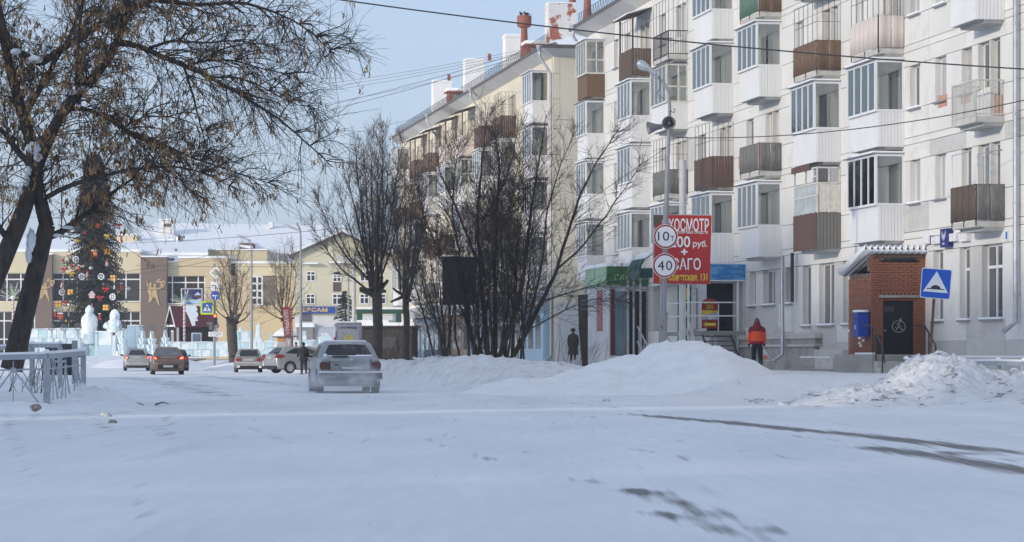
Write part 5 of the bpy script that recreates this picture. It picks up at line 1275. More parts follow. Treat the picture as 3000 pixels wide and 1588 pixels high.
# brush of thin shoots round the left fence and at the foot of the snow bank
for (cx_, cy_, n, h_, lab) in [(PXY(95, 57.5), 57.5, 26, 1.05, 'thin leafless shoots growing through the left-hand fence'), (PXY(1690, 104), 104, 26, 1.5, 'thin leafless shoots beside the woman in the fur coat'), (PXY(1330, 99), 99, 40, 1.8, 'thicket of thin shoots at the foot of the many-stemmed tree')]:
    B0 = Tubes(); g0 = terr1(cx_, cy_)
    for k in range(n):
        p = np.array([cx_ + rng.normal(0, .5), cy_ + rng.normal(0, .8), g0 + .1]); B0.add(wander(p, np.array([rng.normal(.25, .35), rng.normal(0, .3), 1.]), h_ * rng.uniform(.5, 1.3), 6, .02, .06), .008, .003, 3)
        if rng.random() < .7: q = B0.V[-1][3]; B0.add(wander(q, np.array([rng.normal(.2, .5), rng.normal(0, .4), .8]), h_ * .4, 4, .02, .08), .005, .003, 3)
    o = empty('shrub', (cx_, cy_, g0), 0, lab, 'shrub'); q = B0.build('shoots', twigm, o, (cx_, cy_, g0)); q['kind'] = 'stuff'

# ---- dressed spruce on the square
YX = 246.; xc = PXY(277, YX); zb_, zt_ = SQ + .3, PZ(455, YX)
xt = empty('christmas_tree', (xc, YX, SQ), 0, 'tall dark spruce dressed as a Christmas tree on the square', 'tree')
T0 = Tubes(); T0.add(np.array([[xc, YX, SQ], [xc, YX, (zb_+zt_)/2], [xc, YX, zt_]]), .28, .04, 8); T0.build('trunk', bark, xt, (xc, YX, SQ))
V, Fq = [], []
Hh = zt_ - zb_
for k in range(1500):
    t = rng.random() ** 1.15; z = zb_ + Hh * t; rad = (3.35 * (1 - t) ** .5 + .15) * rng.uniform(.72, 1.1); an = rng.uniform(0, 2 * math.pi)
    d_ = np.array([math.cos(an), math.sin(an), 0]); p = np.array([xc, YX, z + .2]); n = 11; sd = np.array([-d_[1], d_[0], 0])
    for i in range(1, n + 1):
        u_ = i / n; q = p + d_ * rad * u_ + np.array([0, 0, .25 * rad * u_ * .3 - .30 * rad * u_ * u_])
        for m in range(5):
            l_ = rng.uniform(.16, .40) * (1.25 - .5 * u_); a = d_ * rng.uniform(.1, .8) + sd * rng.choice([-1, 1]) * rng.uniform(.3, 1) + np.array([0, 0, rng.uniform(-.9, .25)]); a /= np.linalg.norm(a)
            w_ = np.cross(a, rng.normal(0, 1, 3)); w_ /= np.linalg.norm(w_) + 1e-9; w_ *= rng.uniform(.03, .06); n0 = len(V); V += [q - w_, q + w_, q + a * l_]; Fq.append((n0, n0+1, n0+2))
o_ = link('needles', np_mesh('needles', np.array(V) - np.array([xc, YX, SQ]), np.array(Fq), M('spruce', (.036,.046,.036), .8, .35, .8), False), xt); o_['kind'] = 'stuff'
# ---------------------------------------------------------------- vehicles
def rrect(x0, x1, y0, y1, z, r, n=3):
    pts = []
    for (cx_, cy_, a0) in ((x1 - r, y1 - r, 0), (x0 + r, y1 - r, 90), (x0 + r, y0 + r, 180), (x1 - r, y0 + r, 270)):
        for k in range(n + 1): t = R(a0 + 90 * k / n); pts.append((cx_ + r * math.cos(t), cy_ + r * math.sin(t), z))
    return pts
glass_car = M('car_glass', (.018,.02,.024), .06, .2, 2, spec=.7)
glass_fr = M('frosted_car_glass', (.10,.115,.14), .25, .5, 3, spec=.5)
lens_red = M('tail_red', (.30,.012,.012), .2, .15, 8, spec=.6)
lens_lit = M('tail_lit', (.8,.08,.05), .3, .02, 3, emit=(1.0,.16,.08), estr=5.0)
plate_w = M('plate_dirty', (.42,.43,.44), .6, .25, 14)
blackp = M('black_plastic', (.022,.022,.024), .6, .2, 8)
def wheel(parent, x, y, r, wd=.19, spokes=7, rimm=None, rim=True):
    mb = MB(); s_ = 1 if x > 0 else -1
    mb.lathe([(r*.62, -wd/2), (r*.93, -wd/2), (r, -wd*.3), (r, wd*.3), (r*.93, wd/2), (r*.62, wd/2)], 22, (0,0,0), 'x')
    o = auto_smooth(mb.build('wheel', rubber, parent, loc=(x, y, r)))
    if rim:
        rm = MB(); f = s_ * wd * .52
        rm.lathe([(.001, f*1.06), (r*.2, f*1.06), (r*.22, f*.98)], 14, (0,0,0), 'x')
        for k in range(spokes):
            a = 2*math.pi*k/spokes; c_, sn = math.cos(a), math.sin(a); w_ = r * .13
            p = [(f*.985, -w_, r*.15), (f*.985, w_, r*.15), (f*.985, w_*.8, r*.6), (f*.985, -w_*.8, r*.6), (f*1.06, -w_, r*.15), (f*1.06, w_, r*.15), (f*1.04, w_*.8, r*.6), (f*1.04, -w_*.8, r*.6)]
            rm.add([(q[0], q[1]*c_ - q[2]*sn, q[1]*sn + q[2]*c_) for q in p], [(0,3,2,1),(4,5,6,7),(0,1,5,4),(1,2,6,5),(2,3,7,6),(3,0,4,7)])
        rm.lathe([(r*.56, f*.98), (r*.6, f*1.06), (r*.66, f*.96)], 22, (0,0,0), 'x')
        rm.build('rim', rimm or chrome, o); rm2 = MB(); rm2.lathe([(.001, f*.975), (r*.6, f*.975), (r*.6, f*.9)], 20, (0,0,0), 'x'); rm2.build('hub_shade', black, o)
    return o
def car(name, loc, rz, label, paint, S):
    """S: dict of dimensions; x across, +y forward, z up"""
    o = empty(name, loc, rz, label, 'car', S.get('group'))
    W_, L_, zb, r = S['w'] / 2, S['l'], S.get('zb', .22), S['r']
    yr, yf = -L_ / 2, L_ / 2
    # body: list of stations (y, half width factor, z deck, z bottom)
    rings = []
    for (t, wf, zd, z0) in S['body']:
        y = yr + L_ * t; w = W_ * wf; sh = S.get('shoulder', .72)
        zs = z0 + (zd - z0) * sh
        half = [(w * .86, z0), (w * .97, z0 + .07), (w, z0 + (zs - z0) * .55), (w * .985, zs), (w * .955, zd - .05), (w * .88, zd - .012), (w * .5, zd + .012)]
        rings.append([(a, y, z) for a, z in half] + [(-a, y, z) for a, z in half[::-1]])
    mb = MB(); mb.loft(rings); b = mb.build('body', paint, o); auto_smooth(b, 38)
    # greenhouse
    g = S['cab']   # (y base rear, y roof rear, y roof front, y base front) as fractions, w base, w roof, z belt, z roof
    (tbr, trr, trf, tbf), wb, wr, zbelt, zr = g
    Yv = [yr + L_ * t for t in (tbr, trr, trf, tbf)]
    loops = []
    for k, u_ in enumerate((0, .35, .7, .90, 1.0)):
        e = u_ if u_ < 1 else 1; z = zbelt + (zr - zbelt) * (u_ + (.0 if u_ < 1 else 0)); ins = 0 if u_ < .95 else .10
        bow = S.get('bow', .004) * math.sin(math.pi * u_)
        loops.append(rrect(-(W_*(wb + (wr - wb)*u_)) - bow*.5 + ins, (W_*(wb + (wr - wb)*u_)) + bow*.5 - ins, Yv[0] + (Yv[1]-Yv[0])*u_ - bow + ins, Yv[3] + (Yv[2]-Yv[3])*u_ + bow - ins, z + (0 if u_ < 1 else .025), .10))
    mb = MB(); mb.loft(loops); cab = auto_smooth(mb.build('cabin', paint, o), 32)
    if S.get('roof_snow'):
        mb = MB(); l0 = loops[-1]; mb.loft([[(p[0]*1.0, p[1], zr + .012) for p in l0], [(p[0]*.99, p[1]*.995, zr + .04) for p in l0], [(p[0]*.93, p[1]*.96, zr + .06) for p in l0]]); mb.build('roof_snow', snow_clean, o, smooth=True)
    def gp(side, u_, v, off=.012):     # point on the glasshouse: side, along 0..1, height 0..1
        z = zbelt + (zr - zbelt) * v; w = W_ * (wb + (wr - wb) * v) ; bow = S.get('bow', .004) * math.sin(math.pi * v)
        ya = Yv[0] + (Yv[1] - Yv[0]) * v - bow; yb_ = Yv[3] + (Yv[2] - Yv[3]) * v + bow
        if side == 'rear': return (-(w) + 2 * w * u_, ya - off, z)
        if side == 'front': return (-(w) + 2 * w * u_, yb_ + off, z)
        s_ = 1 if side == 'right' else -1; return (s_ * (w + bow * .5 + off), ya + (yb_ - ya) * u_, z)
    def pane(nm, side, pts, m):
        mb = MB(); a = [gp(side, *p) for p in pts]; c_ = [gp(side, p[0], p[1], -.02) for p in pts]; n = len(a)
        mb.add(a + c_, [tuple(range(n)), tuple(range(2*n-1, n-1, -1))] + [(i, (i+1) % n, (i+1) % n + n, i + n) for i in range(n)]); return mb.build(nm, m, o)
    rg = S.get('rearglass', (.09, .91, .10, .86))
    rw = pane('rear_window', 'rear', [(rg[0], rg[2]), (rg[1], rg[2]), (rg[1] - .05, rg[3]), (.5, rg[3] + .03), (rg[0] + .05, rg[3])], S.get('glass', glass_car))
    pane('windscreen', 'front', [(.08, .05), (.92, .05), (.87, .88), (.13, .88)], glass_car)
    for sd in ('left', 'right'):
        for pts in S.get('side', [[(.17,.10),(.45,.10),(.45,.84),(.26,.84)], [(.48,.10),(.86,.10),(.72,.84),(.48,.84)]]): pane('side_window', sd, pts, glass_car)
    # wheels, dark arches
    yw = [yr + L_ * S['wh'][0], yr + L_ * S['wh'][1]]
    for y in yw:
        for s_ in (-1, 1):
            mb = MB(); mb.prism([(y + r * 1.17 * math.cos(t), max(zb - .02, r + r * 1.17 * math.sin(t))) for t in np.linspace(-.35, math.pi + .35, 15)], s_ * (W_ * .80), s_ * (W_ * 1.003), 'x'); mb.build('wheel_arch', blackp, o)
            wheel(o, s_ * (W_ - .10), y, r, S.get('tw', .19), S.get('spokes', 7), S.get('rim_m'))
    # rear end
    rear = yr - .012
    for q in S.get('lights', []):      # polygons in (x, z) for the right light, mirrored
        poly, m, dp_ = q
        for s_ in (-1, 1): mb = MB(); mb.prism([(s_ * a, z) for a, z in poly], rear - .02, rear + dp_); lo = mb.build('tail_light', m, o)
    for (nm, x0, x1, z0, z1, m, pr_) in S.get('bits', []): bx(nm, x0, x1, rear - pr_, rear + .06, z0, z1, m, o)
    for s_ in (-1, 1):
        mb = MB(); ym = Yv[3] + (Yv[2] - Yv[3]) * .25 - .15; mb.loft([rrect(s_*(W_+.13) - .075, s_*(W_+.13) + .075, ym - .05, ym + .06, zbelt + .02 + k * .06, .03) for k in range(3)]); mb.tube([(s_*W_*.9, ym, zbelt + .03), (s_*(W_+.1), ym, zbelt + .05)], .025, 6); mb.build('mirror', S.get('mir', blackp), o)
    mb = MB(); mb.box(-W_*.8, W_*.8, yr + .25, yf - .3, zb - .04, zb + .12); mb.build('underbody', black, o)
    return o
HD = R(9)       # the street runs slightly to the left
silver = M('paint_silver', (.44,.43,.41), .35, .08, 2, metal=.5, col2=(.30,.28,.26), fac2=.62, scale2=2.5)
bronze = M('paint_bronze', (.20,.135,.105), .35, .15, 2, metal=.45, col2=(.17,.15,.14), fac2=.55, scale2=3)
beige = M('paint_beige', (.36,.34,.32), .45, .08, 2, metal=.3, col2=(.26,.245,.235), fac2=.6, scale2=2.5)
darkp = M('paint_dark', (.05,.055,.065), .35, .15, 2, metal=.3)
darkblue = M('paint_darkblue', (.02,.025,.04), .35, .15, 2, metal=.3)
focus_p = M('paint_pale_silver', (.42,.415,.40), .28, .06, 2, metal=.6)
volga_p = M('paint_dirty_white', (.40,.42,.44), .45, .08, 2., col2=(.23,.24,.255), fac2=.56, scale2=1.6, soft2=.15)
sedan_body = lambda zd, zh: [(0,.90,zd-.30,.34),(.008,.94,zd-.12,.26),(.03,.97,zd-.02,.22),(.10,.99,zd,.20),(.2,1.,zd+.01,.20),(.35,1.,zd+.0,.20),(.6,1.,zd-.03,.20),(.72,.99,zh,.20),(.88,.97,zh-.08,.22),(.96,.92,zh-.17,.25),(1.,.84,zh-.34,.34)]
def place_car(px, Y): x = PXY(px, Y); return (x, Y, terr1(x, Y))
S1 = dict(w=1.70, l=4.37, r=.305, body=sedan_body(1.03, .92), cab=((.07,.24,.55,.76), .93, .70, .97, 1.46), wh=(.19,.80), rearglass=(.12,.88,.14,.84), glass=glass_car,
  lights=[([(.56,.80),(.80,.80),(.84,.92),(.70,1.0),(.58,.96)], lens_red, .12), ([(.62,.83),(.76,.83),(.78,.93),(.64,.93)], lens_lit, .05)],
  bits=[('number_plate',-.27,.27,.82,.94,plate_w,.02),('bumper_lip',-.78,.78,.62,.66,silver,.05),('bumper_base',-.74,.74,.24,.36,blackp,.03)])
car('parked_car', place_car(400, 183), HD, 'silver-grey sedan with lit tail lights stopped at the junction, further of the two', silver, S1)
S2 = dict(w=1.74, l=4.40, r=.31, body=sedan_body(1.06, .95), cab=((.04,.26,.52,.77), .92, .68, 1.0, 1.47), wh=(.19,.80), rearglass=(.11,.89,.12,.82), glass=glass_fr,
  lights=[([(.44,.90),(.84,.84),(.86,.96),(.78,1.0),(.5,.96)], lens_red, .12), ([(.62,.86),(.80,.86),(.80,.96),(.66,.95)], lens_lit, .05)],
  bits=[('trim_strip',-.44,.44,.93,.955,chrome,.03),('number_plate',-.26,.26,.40,.51,plate_w,.05),('bumper_grille',-.55,.55,.30,.56,blackp,.035),('bumper_lip',-.6,.6,.66,.69,M('paint_bronze',()),.05),('reflector',-.74,-.56,.40,.44,M('fog_dull',(.3,.2,.17),.5),.05),('reflector',.56,.74,.40,.44,M('fog_dull',()),.05)])
car('moving_car', place_car(489, 149), HD, 'brown sedan with lit tail lights, nearer of the two stopped cars', bronze, S2)
S3 = dict(w=1.62, l=4.1, r=.29, body=sedan_body(1.0, .90), cab=((.08,.22,.54,.74), .92, .74, .94, 1.41), wh=(.18,.79), rearglass=(.1,.9,.12,.88),
  lights=[([(.48,.72),(.78,.72),(.78,.88),(.48,.88)], lens_red, .1)], bits=[('bumper',-.8,.8,.42,.56,blackp,.08),('number_plate',-.26,.26,.74,.85,plate_w,.02)])
car('parked_car', place_car(515, 183), HD, 'dark sedan half hidden beyond the brown sedan', darkp, S3)
hatch_body = lambda zd, zh: [(0,.90,zd-.38,.36),(.008,.94,zd-.16,.27),(.03,.97,zd-.03,.22),(.10,.99,zd,.20),(.3,1.,zd+.01,.20),(.5,1.,zd,.20),(.65,1.,zd-.02,.20),(.74,.99,zh,.20),(.88,.97,zh-.08,.22),(.96,.92,zh-.17,.25),(1.,.84,zh-.34,.34)]
S4 = dict(w=1.65, l=4.0, r=.29, body=hatch_body(.97, .90), cab=((.02,.16,.56,.78), .93, .74, .92, 1.40), wh=(.18,.80), rearglass=(.08,.92,.12,.88),
  lights=[([(.46,.70),(.80,.70),(.80,.84),(.46,.84)], lens_red, .12)],
  bits=[('number_plate',-.27,.27,.70,.82,plate_w,.025),('bumper',-.80,.80,.40,.58,M('bumper_grey',(.30,.29,.28),.6),.09),('bumper_base',-.7,.7,.2,.38,black,.02),('bumper_snow',-.70,-.55,.30,.42,snow,.1),('bumper_snow',.6,.72,.28,.40,snow,.1),('bumper_snow',-.7,.7,.581,.60,snow,.085),('badge',-.66,-.50,.89,.905,black,.02),('badge',.48,.62,.89,.905,black,.02),('sticker',-.62,-.55,1.0,1.06,white,-.1)])
car('parked_car', place_car(727, 166), R(7), 'pale beige boxy hatchback parked beside the snow bank', beige, S4)
S5 = dict(w=1.82, l=4.36, r=.325, zb=.24, shoulder=.68, body=[(0,.80,.92,.40),(.01,.88,1.0,.28),(.035,.95,1.06,.24),(.10,.99,1.08,.22),(.3,1.,1.05,.20),(.5,1.,1.02,.20),(.66,1.,.99,.20),(.76,.99,.95,.20),(.90,.95,.84,.22),(.97,.88,.72,.26),(1.,.78,.58,.36)],
  cab=((.03,.15,.55,.82), .93, .66, 1.0, 1.48), wh=(.185,.795), rearglass=(.12,.88,.2,.86), spokes=7, tw=.2, rim_m=M('alloy',(.55,.55,.56),.35,.05,4,metal=.6),
  side=[[(.10,.26),(.42,.12),(.42,.84),(.30,.82),(.18,.58)], [(.44,.12),(.60,.10),(.60,.86),(.44,.85)], [(.62,.10),(.90,.08),(.72,.82),(.62,.85)]],
  lights=[([(.60,.86),(.86,.84),(.89,.96),(.82,1.06),(.70,1.0)], lens_red, .5)],
  bits=[('number_plate',-.27,.27,.80,.92,plate_w,.03),('bumper_base',-.78,.78,.24,.42,blackp,.05),('spoiler',-.5,.5,1.40,1.44,focus_p,-.35)])
fo = car('parked_car', place_car(893, 152), R(-58), 'pale silver hatchback standing crosswise beside a man in dark clothes', focus_p, S5)
# old white saloon driving away in a cloud of powder snow
S6 = dict(w=1.80, l=4.88, r=.33, zb=.26, shoulder=.74, body=[(0,.92,.86,.44),(.006,.95,1.0,.36),(.03,.975,1.055,.30),(.10,.99,1.065,.27),(.22,1.,1.075,.26),(.35,1.,1.07,.26),(.6,1.,1.04,.26),(.72,.99,1.0,.26),(.88,.98,.94,.27),(.96,.95,.88,.30),(1.,.90,.66,.40)],
  cab=((.15,.245,.55,.72), .965, .755, 1.03, 1.48), wh=(.205,.80), rearglass=(.08,.92,.08,.84), glass=M('volga_glass', (.028,.026,.034), .1, .3, 2, spec=.5, col2=(.16,.16,.18), fac2=.62, scale2=3.2), roof_snow=True, tw=.2, rim_m=M('dirty_rim',(.2,.2,.21),.6),
  side=[[(.12,.08),(.46,.08),(.46,.84),(.24,.84)], [(.49,.08),(.88,.08),(.74,.84),(.49,.84)]],
  lights=[([(.60,.70),(.84,.70),(.87,.76),(.87,.88),(.80,.93),(.60,.90)], M('dirty_lens',(.12,.05,.05),.35,.3,8), .10)],
  bits=[('plate_panel',-.30,.42,.70,.93,M('panel_dirty',(.30,.32,.33),.6,.2,6),.012),('number_plate',-.24,.34,.72,.77,M('plate_snowy',(.62,.64,.67),.6,.1,8),.02),('bumper',-.90,.90,.42,.60,M('bumper_dark',(.13,.14,.15),.6,.3,6),.10),('bumper_snow',-.88,.88,.601,.655,snow,.095),('bumper_base',-.75,.75,.26,.42,blackp,.01),('hitch',-.06,.06,.30,.42,chrome,.14),('badge',-.62,-.34,.955,.975,chrome,.015),('badge',-.45,-.34,.83,.845,black,.015),('emblem',.0,.07,.95,1.0,chrome,.015),('wiper',-.5,-.05,1.075,1.095,black,-.2),('panel_gap',-.588,-.576,.66,1.0,black,.009),('panel_gap',.576,.588,.66,1.0,black,.009),('panel_gap',-.588,.588,.652,.662,black,.009)])
vo = car('moving_car', tuple(Vector(place_car(1006, 80)) - Vector((0,0,.03))), R(8.2), 'old snow-dusted white saloon driving away in a cloud of powder snow', volga_p, S6)
# snow on its boot lid and round the rear window; rear seat shapes
mb = MB(); mb.loft([rrect(-.66, .66, -2.30, -1.66, 1.07, .08), rrect(-.64, .64, -2.28, -1.68, 1.092, .08), rrect(-.55, .55, -2.2, -1.74, 1.10, .08)]); mb.build('boot_snow', snow_clean, vo, smooth=True)
for (x0, x1, z0, z1) in ((-.72,-.60,1.07,1.15),(.20,.70,1.07,1.12),(-.4,-.2,1.07,1.10)): 
    mb = MB(); mb.loft([rrect(x0, x1, -1.86 + (z0-1.05)*.9, -1.70 + (z0-1.05)*.9, z0 - .03, .03), rrect(x0+.02, x1-.02, -1.84 + (z1-1.05)*.9, -1.70 + (z1-1.05)*.9, z1, .02)]); mb.build('window_snow', snow_clean, vo, smooth=True)
# dark estate car behind the left fence, blue-white van on the square
S7 = dict(S3); S7.update(cab=((.02,.08,.55,.76), .93, .78, .95, 1.55)); car('parked_car', place_car(178, 122), HD, 'dark estate car seen through the left-hand fence', darkblue, S7)
vn = empty('van', (PXY(985, 225), 225, SQ), R(20), 'white and blue van parked beside the hotel light box', 'van')
mb = MB(); mb.loft([rrect(-1., 1., -2.6, 2.6, .35, .15), rrect(-1.02, 1.02, -2.62, 2.6, 1.1, .15), rrect(-.95, .95, -2.55, 2.0, 2.2, .2), rrect(-.8, .8, -2.4, 1.8, 2.35, .2)]); auto_smooth(mb.build('body', M('van_white', (.34,.37,.43), .4), vn))
bx('rear_window', -.8, .8, -2.66, -2.56, 1.3, 1.95, M('van_glass', (.03,.04,.08), .1), vn); bx('blue_band', -.98, .98, -2.67, -2.6, .75, 1.1, M('van_blue', (.06,.12,.30), .4), vn); bx('bumper', -1., 1., -2.75, -2.6, .35, .55, blackp, vn)
for sx in (-.85, .85):
    for sy in (-1.6, 1.6): wheel(vn, sx, sy, .34)
    bx('tail_light', sx - .1, sx + .1, -2.66, -2.58, 1.15, 1.5, lens_red, vn)
# powder snow and exhaust thrown up behind the old saloon
def puff(name, loc, size, dens, seed, label):
    mb = MB(); mb.box(-1,1,-1,1,-1,1); o = mb.build(name, None, loc=loc); o.scale = size
    m = bpy.data.materials.new('powder_cloud'); m.use_nodes = True; nt = m.node_tree; L = nt.links.new
    for n_ in list(nt.nodes):
        if n_.type == 'BSDF_PRINCIPLED': nt.nodes.remove(n_)
    v = nt.nodes.new('ShaderNodeVolumePrincipled'); v.inputs['Color'].default_value = (.93,.95,.98,1); v.inputs['Anisotropy'].default_value = .2
    tc = nt.nodes.new('ShaderNodeTexCoord'); ln = nt.nodes.new('ShaderNodeVectorMath'); ln.operation = 'LENGTH'; L(tc.outputs['Object'], ln.inputs[0])
    mr = nt.nodes.new('ShaderNodeMapRange'); mr.inputs[1].default_value = 1.0; mr.inputs[2].default_value = .15; L(ln.outputs['Value'], mr.inputs[0])
    nz = nt.nodes.new('ShaderNodeTexNoise'); nz.inputs['Scale'].default_value = 2.4; nz.inputs['Detail'].default_value = 4
    va = nt.nodes.new('ShaderNodeVectorMath'); va.operation = 'ADD'; va.inputs[1].default_value = (seed, seed * 2, 0); L(tc.outputs['Object'], va.inputs[0]); L(va.outputs[0], nz.inputs['Vector'])
    rp = nt.nodes.new('ShaderNodeMapRange'); rp.inputs[1].default_value = .38; rp.inputs[2].default_value = .68; L(nz.outputs['Fac'], rp.inputs[0])
    a = nt.nodes.new('ShaderNodeMath'); a.operation = 'MULTIPLY'; L(mr.outputs[0], a.inputs[0]); L(rp.outputs[0], a.inputs[1])
    b = nt.nodes.new('ShaderNodeMath'); b.operation = 'MULTIPLY'; b.inputs[1].default_value = dens; L(a.outputs[0], b.inputs[0]); L(b.outputs[0], v.inputs['Density'])
    L(v.outputs[0], nt.nodes['Material Output'].inputs['Volume']); o.data.materials.append(m)
    return tag(o, label, 'snow cloud', kind='stuff')
vl = Vector(place_car(1006, 80))
puff('powder_snow', vl + Vector((.1, -3.3, .28)), (2.1, 1.7, .42), 1.5, 1.3, 'low cloud of powder snow behind the old white saloon')
puff('exhaust_cloud', vl + Vector((.72, -3.1, .50)), (.55, .8, .42), 3.2, 4.1, 'pale exhaust puff at the right corner of the old white saloon')
# ---------------------------------------------------------------- people
skin_m = M('skin', (.52,.33,.25), .6, .08, 10)
def skin_body(joints, edges, mat):
    me = bpy.data.meshes.new('body'); me.from_pydata([j[0] for j in joints], edges, []); o = bpy.data.objects.new('body', me); COL.objects.link(o)
    m = o.modifiers.new('skin', 'SKIN'); m.use_smooth_shade = True
    for k, j in enumerate(joints): me.skin_vertices[0].data[k].radius = (j[1], j[2] if len(j) > 2 else j[1])
    me.skin_vertices[0].data[0].use_root = True
    o.modifiers.new('sub', 'SUBSURF').levels = 1; o.modifiers['sub'].render_levels = 1
    dg = bpy.context.evaluated_depsgraph_get(); r_ = bpy.data.meshes.new_from_object(o.evaluated_get(dg)); bpy.data.objects.remove(o)
    r_.materials.clear(); r_.materials.append(mat); r_.polygons.foreach_set('use_smooth', [True] * len(r_.polygons)); return r_
def ell(cx_, cy_, z, rx, ry, n=16): return [(cx_ + rx * math.cos(2*math.pi*k/n), cy_ + ry * math.sin(2*math.pi*k/n), z) for k in range(n)]
def person(loc, rz, label, h, top, trousers, hat, hat_kind='cap', coat=.0, stride=.0, lean=0., arms=((0,0),(0,0)), yoke=None, boots=None, hair=None, sit=False):
    """+y is the way the person faces; arms: (swing forward, bend) for left and right; coat: how far the coat reaches below the hips"""
    k = h / 1.72; o = empty('person', loc, rz, label, 'person')
    hz, kz, sz = .90*k, .48*k, 1.42*k
    def ly(z): return lean * max(0, z - hz)
    J = [((0, 0, hz), .14*k, .11*k), ((0, ly(1.15*k), 1.15*k), .14*k, .10*k), ((0, ly(sz), sz - .03*k), .15*k, .10*k), ((0, ly(1.5*k), 1.50*k), .055*k), ((0, ly(1.6*k) + .02*k, 1.60*k), .085*k, .095*k), ((0, ly(1.7*k) + .02*k, 1.69*k), .07*k, .08*k)]
    E = [(0,1),(1,2),(2,3),(3,4),(4,5)]
    arms_pts = []
    for s_, (sw, bd), st_ in ((-1, arms[0], stride), (1, arms[1], -stride)):
        i = len(J)
        J += [((s_*.09*k, 0, hz - .06*k), .12*k), ((s_*.10*k, st_*.28*k + .02*k, kz), .09*k), ((s_*.10*k, st_*.5*k - (.12*k if st_ < 0 else 0), .10*k + (.05*k if st_ < 0 else 0)), .07*k), ((s_*.11*k, st_*.5*k + .12*k - (.1*k if st_ < 0 else 0), .05*k), .045*k)]
        E += [(0, i), (i, i+1), (i+1, i+2), (i+2, i+3)]
        i = len(J); sx = s_*.20*k; ys = ly(sz)
        el = (sx + s_*.05*k, ys + .28*k*math.sin(sw), sz - .05*k - .28*k*math.cos(sw)); a2 = sw + bd
        wr = (el[0] + s_*.0*k, el[1] + .25*k*math.sin(a2), el[2] - .25*k*math.cos(a2))
        J += [((sx, ys, sz - .05*k), .06*k), (el, .048*k), (wr, .035*k)]; E += [(2, i), (i, i+1), (i+1, i+2)]; arms_pts.append(((sx, ys, sz - .05*k), el, wr, a2))
    link('body', skin_body(J, E, trousers), o)
    # jacket: one shaped shell with sleeves
    zb_ = hz - .04*k - coat; fl = 1 + coat * .45
    def R_(z, rx, ry): return ell(0, ly(z), z, rx*k*1.12, ry*k*1.1)
    rr = [R_(zb_, .205*fl, .16*fl), R_(zb_ + .03, .215*fl, .17*fl)] + ([R_(hz + .02*k, .205, .155)] if coat > .1 else []) + [R_(1.10*k, .195, .145), R_(1.28*k, .20, .15), R_(1.37*k, .18, .135), R_(1.44*k, .125, .105), R_(1.50*k, .075, .08)]
    mb = MB(); mb.loft(rr)
    for (a, b, c_, an) in arms_pts: 
        a_, b_, c2 = Vector(a), Vector(b), Vector(c_); mb.tube([Vector((a_.x*.35, a_.y, a_.z + .03*k)), Vector((a_.x*.8, a_.y, a_.z + .005*k)), a_*.9 + b_*.1, a_*.5 + b_*.5, b_, b_*.5 + c2*.5, c2], [.06*k, .075*k, .082*k, .08*k, .072*k, .066*k, .058*k], 12)
    j = auto_smooth(mb.build('jacket', top, o), 60)
    if yoke:      # darker shoulders and hem band, hood lying on the back
        mb = MB(); mb.loft([R_(1.28*k, .212, .162), R_(1.37*k, .19, .150), R_(1.45*k, .135, .12), R_(1.56*k, .09, .095)])
        mh = MB(); mh.loft([R_(zb_ - .035*k, .208, .165), R_(zb_ + .07*k, .218, .175)]); mh.build('jacket_hem', yoke, o, smooth=True)
        for (a, b, c_, an) in arms_pts: a_, b_ = Vector(a), Vector(b); mb.tube([Vector((a_.x*.35, a_.y, a_.z + .035*k)), Vector((a_.x*.8, a_.y, a_.z + .01*k)), a_*.9 + b_*.1, a_*.5 + b_*.5], [.065*k, .082*k, .089*k, .086*k], 12)
        mb.loft([ell(0, ly(1.45*k) - .09*k, 1.40*k, .12*k, .05*k), ell(0, ly(1.5*k) - .08*k, 1.50*k, .125*k, .07*k), ell(0, ly(1.5*k) - .02*k, 1.60*k, .10*k, .09*k)])
        auto_smooth(mb.build('jacket_panels', yoke, o), 60)
    # head, face and hat
    hy = ly(1.62*k) + .02*k; hc = Vector((0, hy, 1.60*k))
    mb = MB(); mb.loft([ell(0, hy + .01*k, 1.49*k + q*.23*k, .078*k*w_, .095*k*w_) for q, w_ in ((0,.55),(.15,.82),(.4,1.),(.65,1.02),(.85,.86),(1.,.4))])
    for s_ in (-1, 1): mb.tube([hc + Vector((s_*.078*k, 0, -.02*k)), hc + Vector((s_*.088*k, -.01*k, .03*k))], .018*k, 6)
    mb.tube([hc + Vector((0, .10*k, .02*k)), hc + Vector((0, .118*k, -.03*k))], [.008*k, .016*k], 6)
    hd = mb.build('head', skin_m, o, smooth=True)
    mb = MB()
    for s_ in (-1, 1): mb.lathe([(.001, 0), (.011*k, .004), (.001, .008)], 8, (s_*.032*k, hy + .098*k, 1.615*k), 'y')
    mb.tube([(-.025*k, hy + .095*k, 1.545*k), (.025*k, hy + .095*k, 1.545*k)], .006*k, 5); mb.build('face', M('face_dark', (.10,.05,.04), .6), hd)
    mb = MB()
    if hat_kind == 'fur': mb.loft([ell(0, hy - .01*k, 1.58*k + q*.2*k, .125*k*w_, .135*k*w_) for q, w_ in ((0,.75),(.2,1.),(.5,1.08),(.8,.9),(1.,.45))])
    else: mb.loft([ell(0, hy, 1.585*k + q*.16*k, .092*k*w_, .108*k*w_) for q, w_ in ((0,1.),(.3,1.02),(.6,.9),(.85,.6),(1.,.2))])
    mb.build('hat', hat, o, smooth=True)
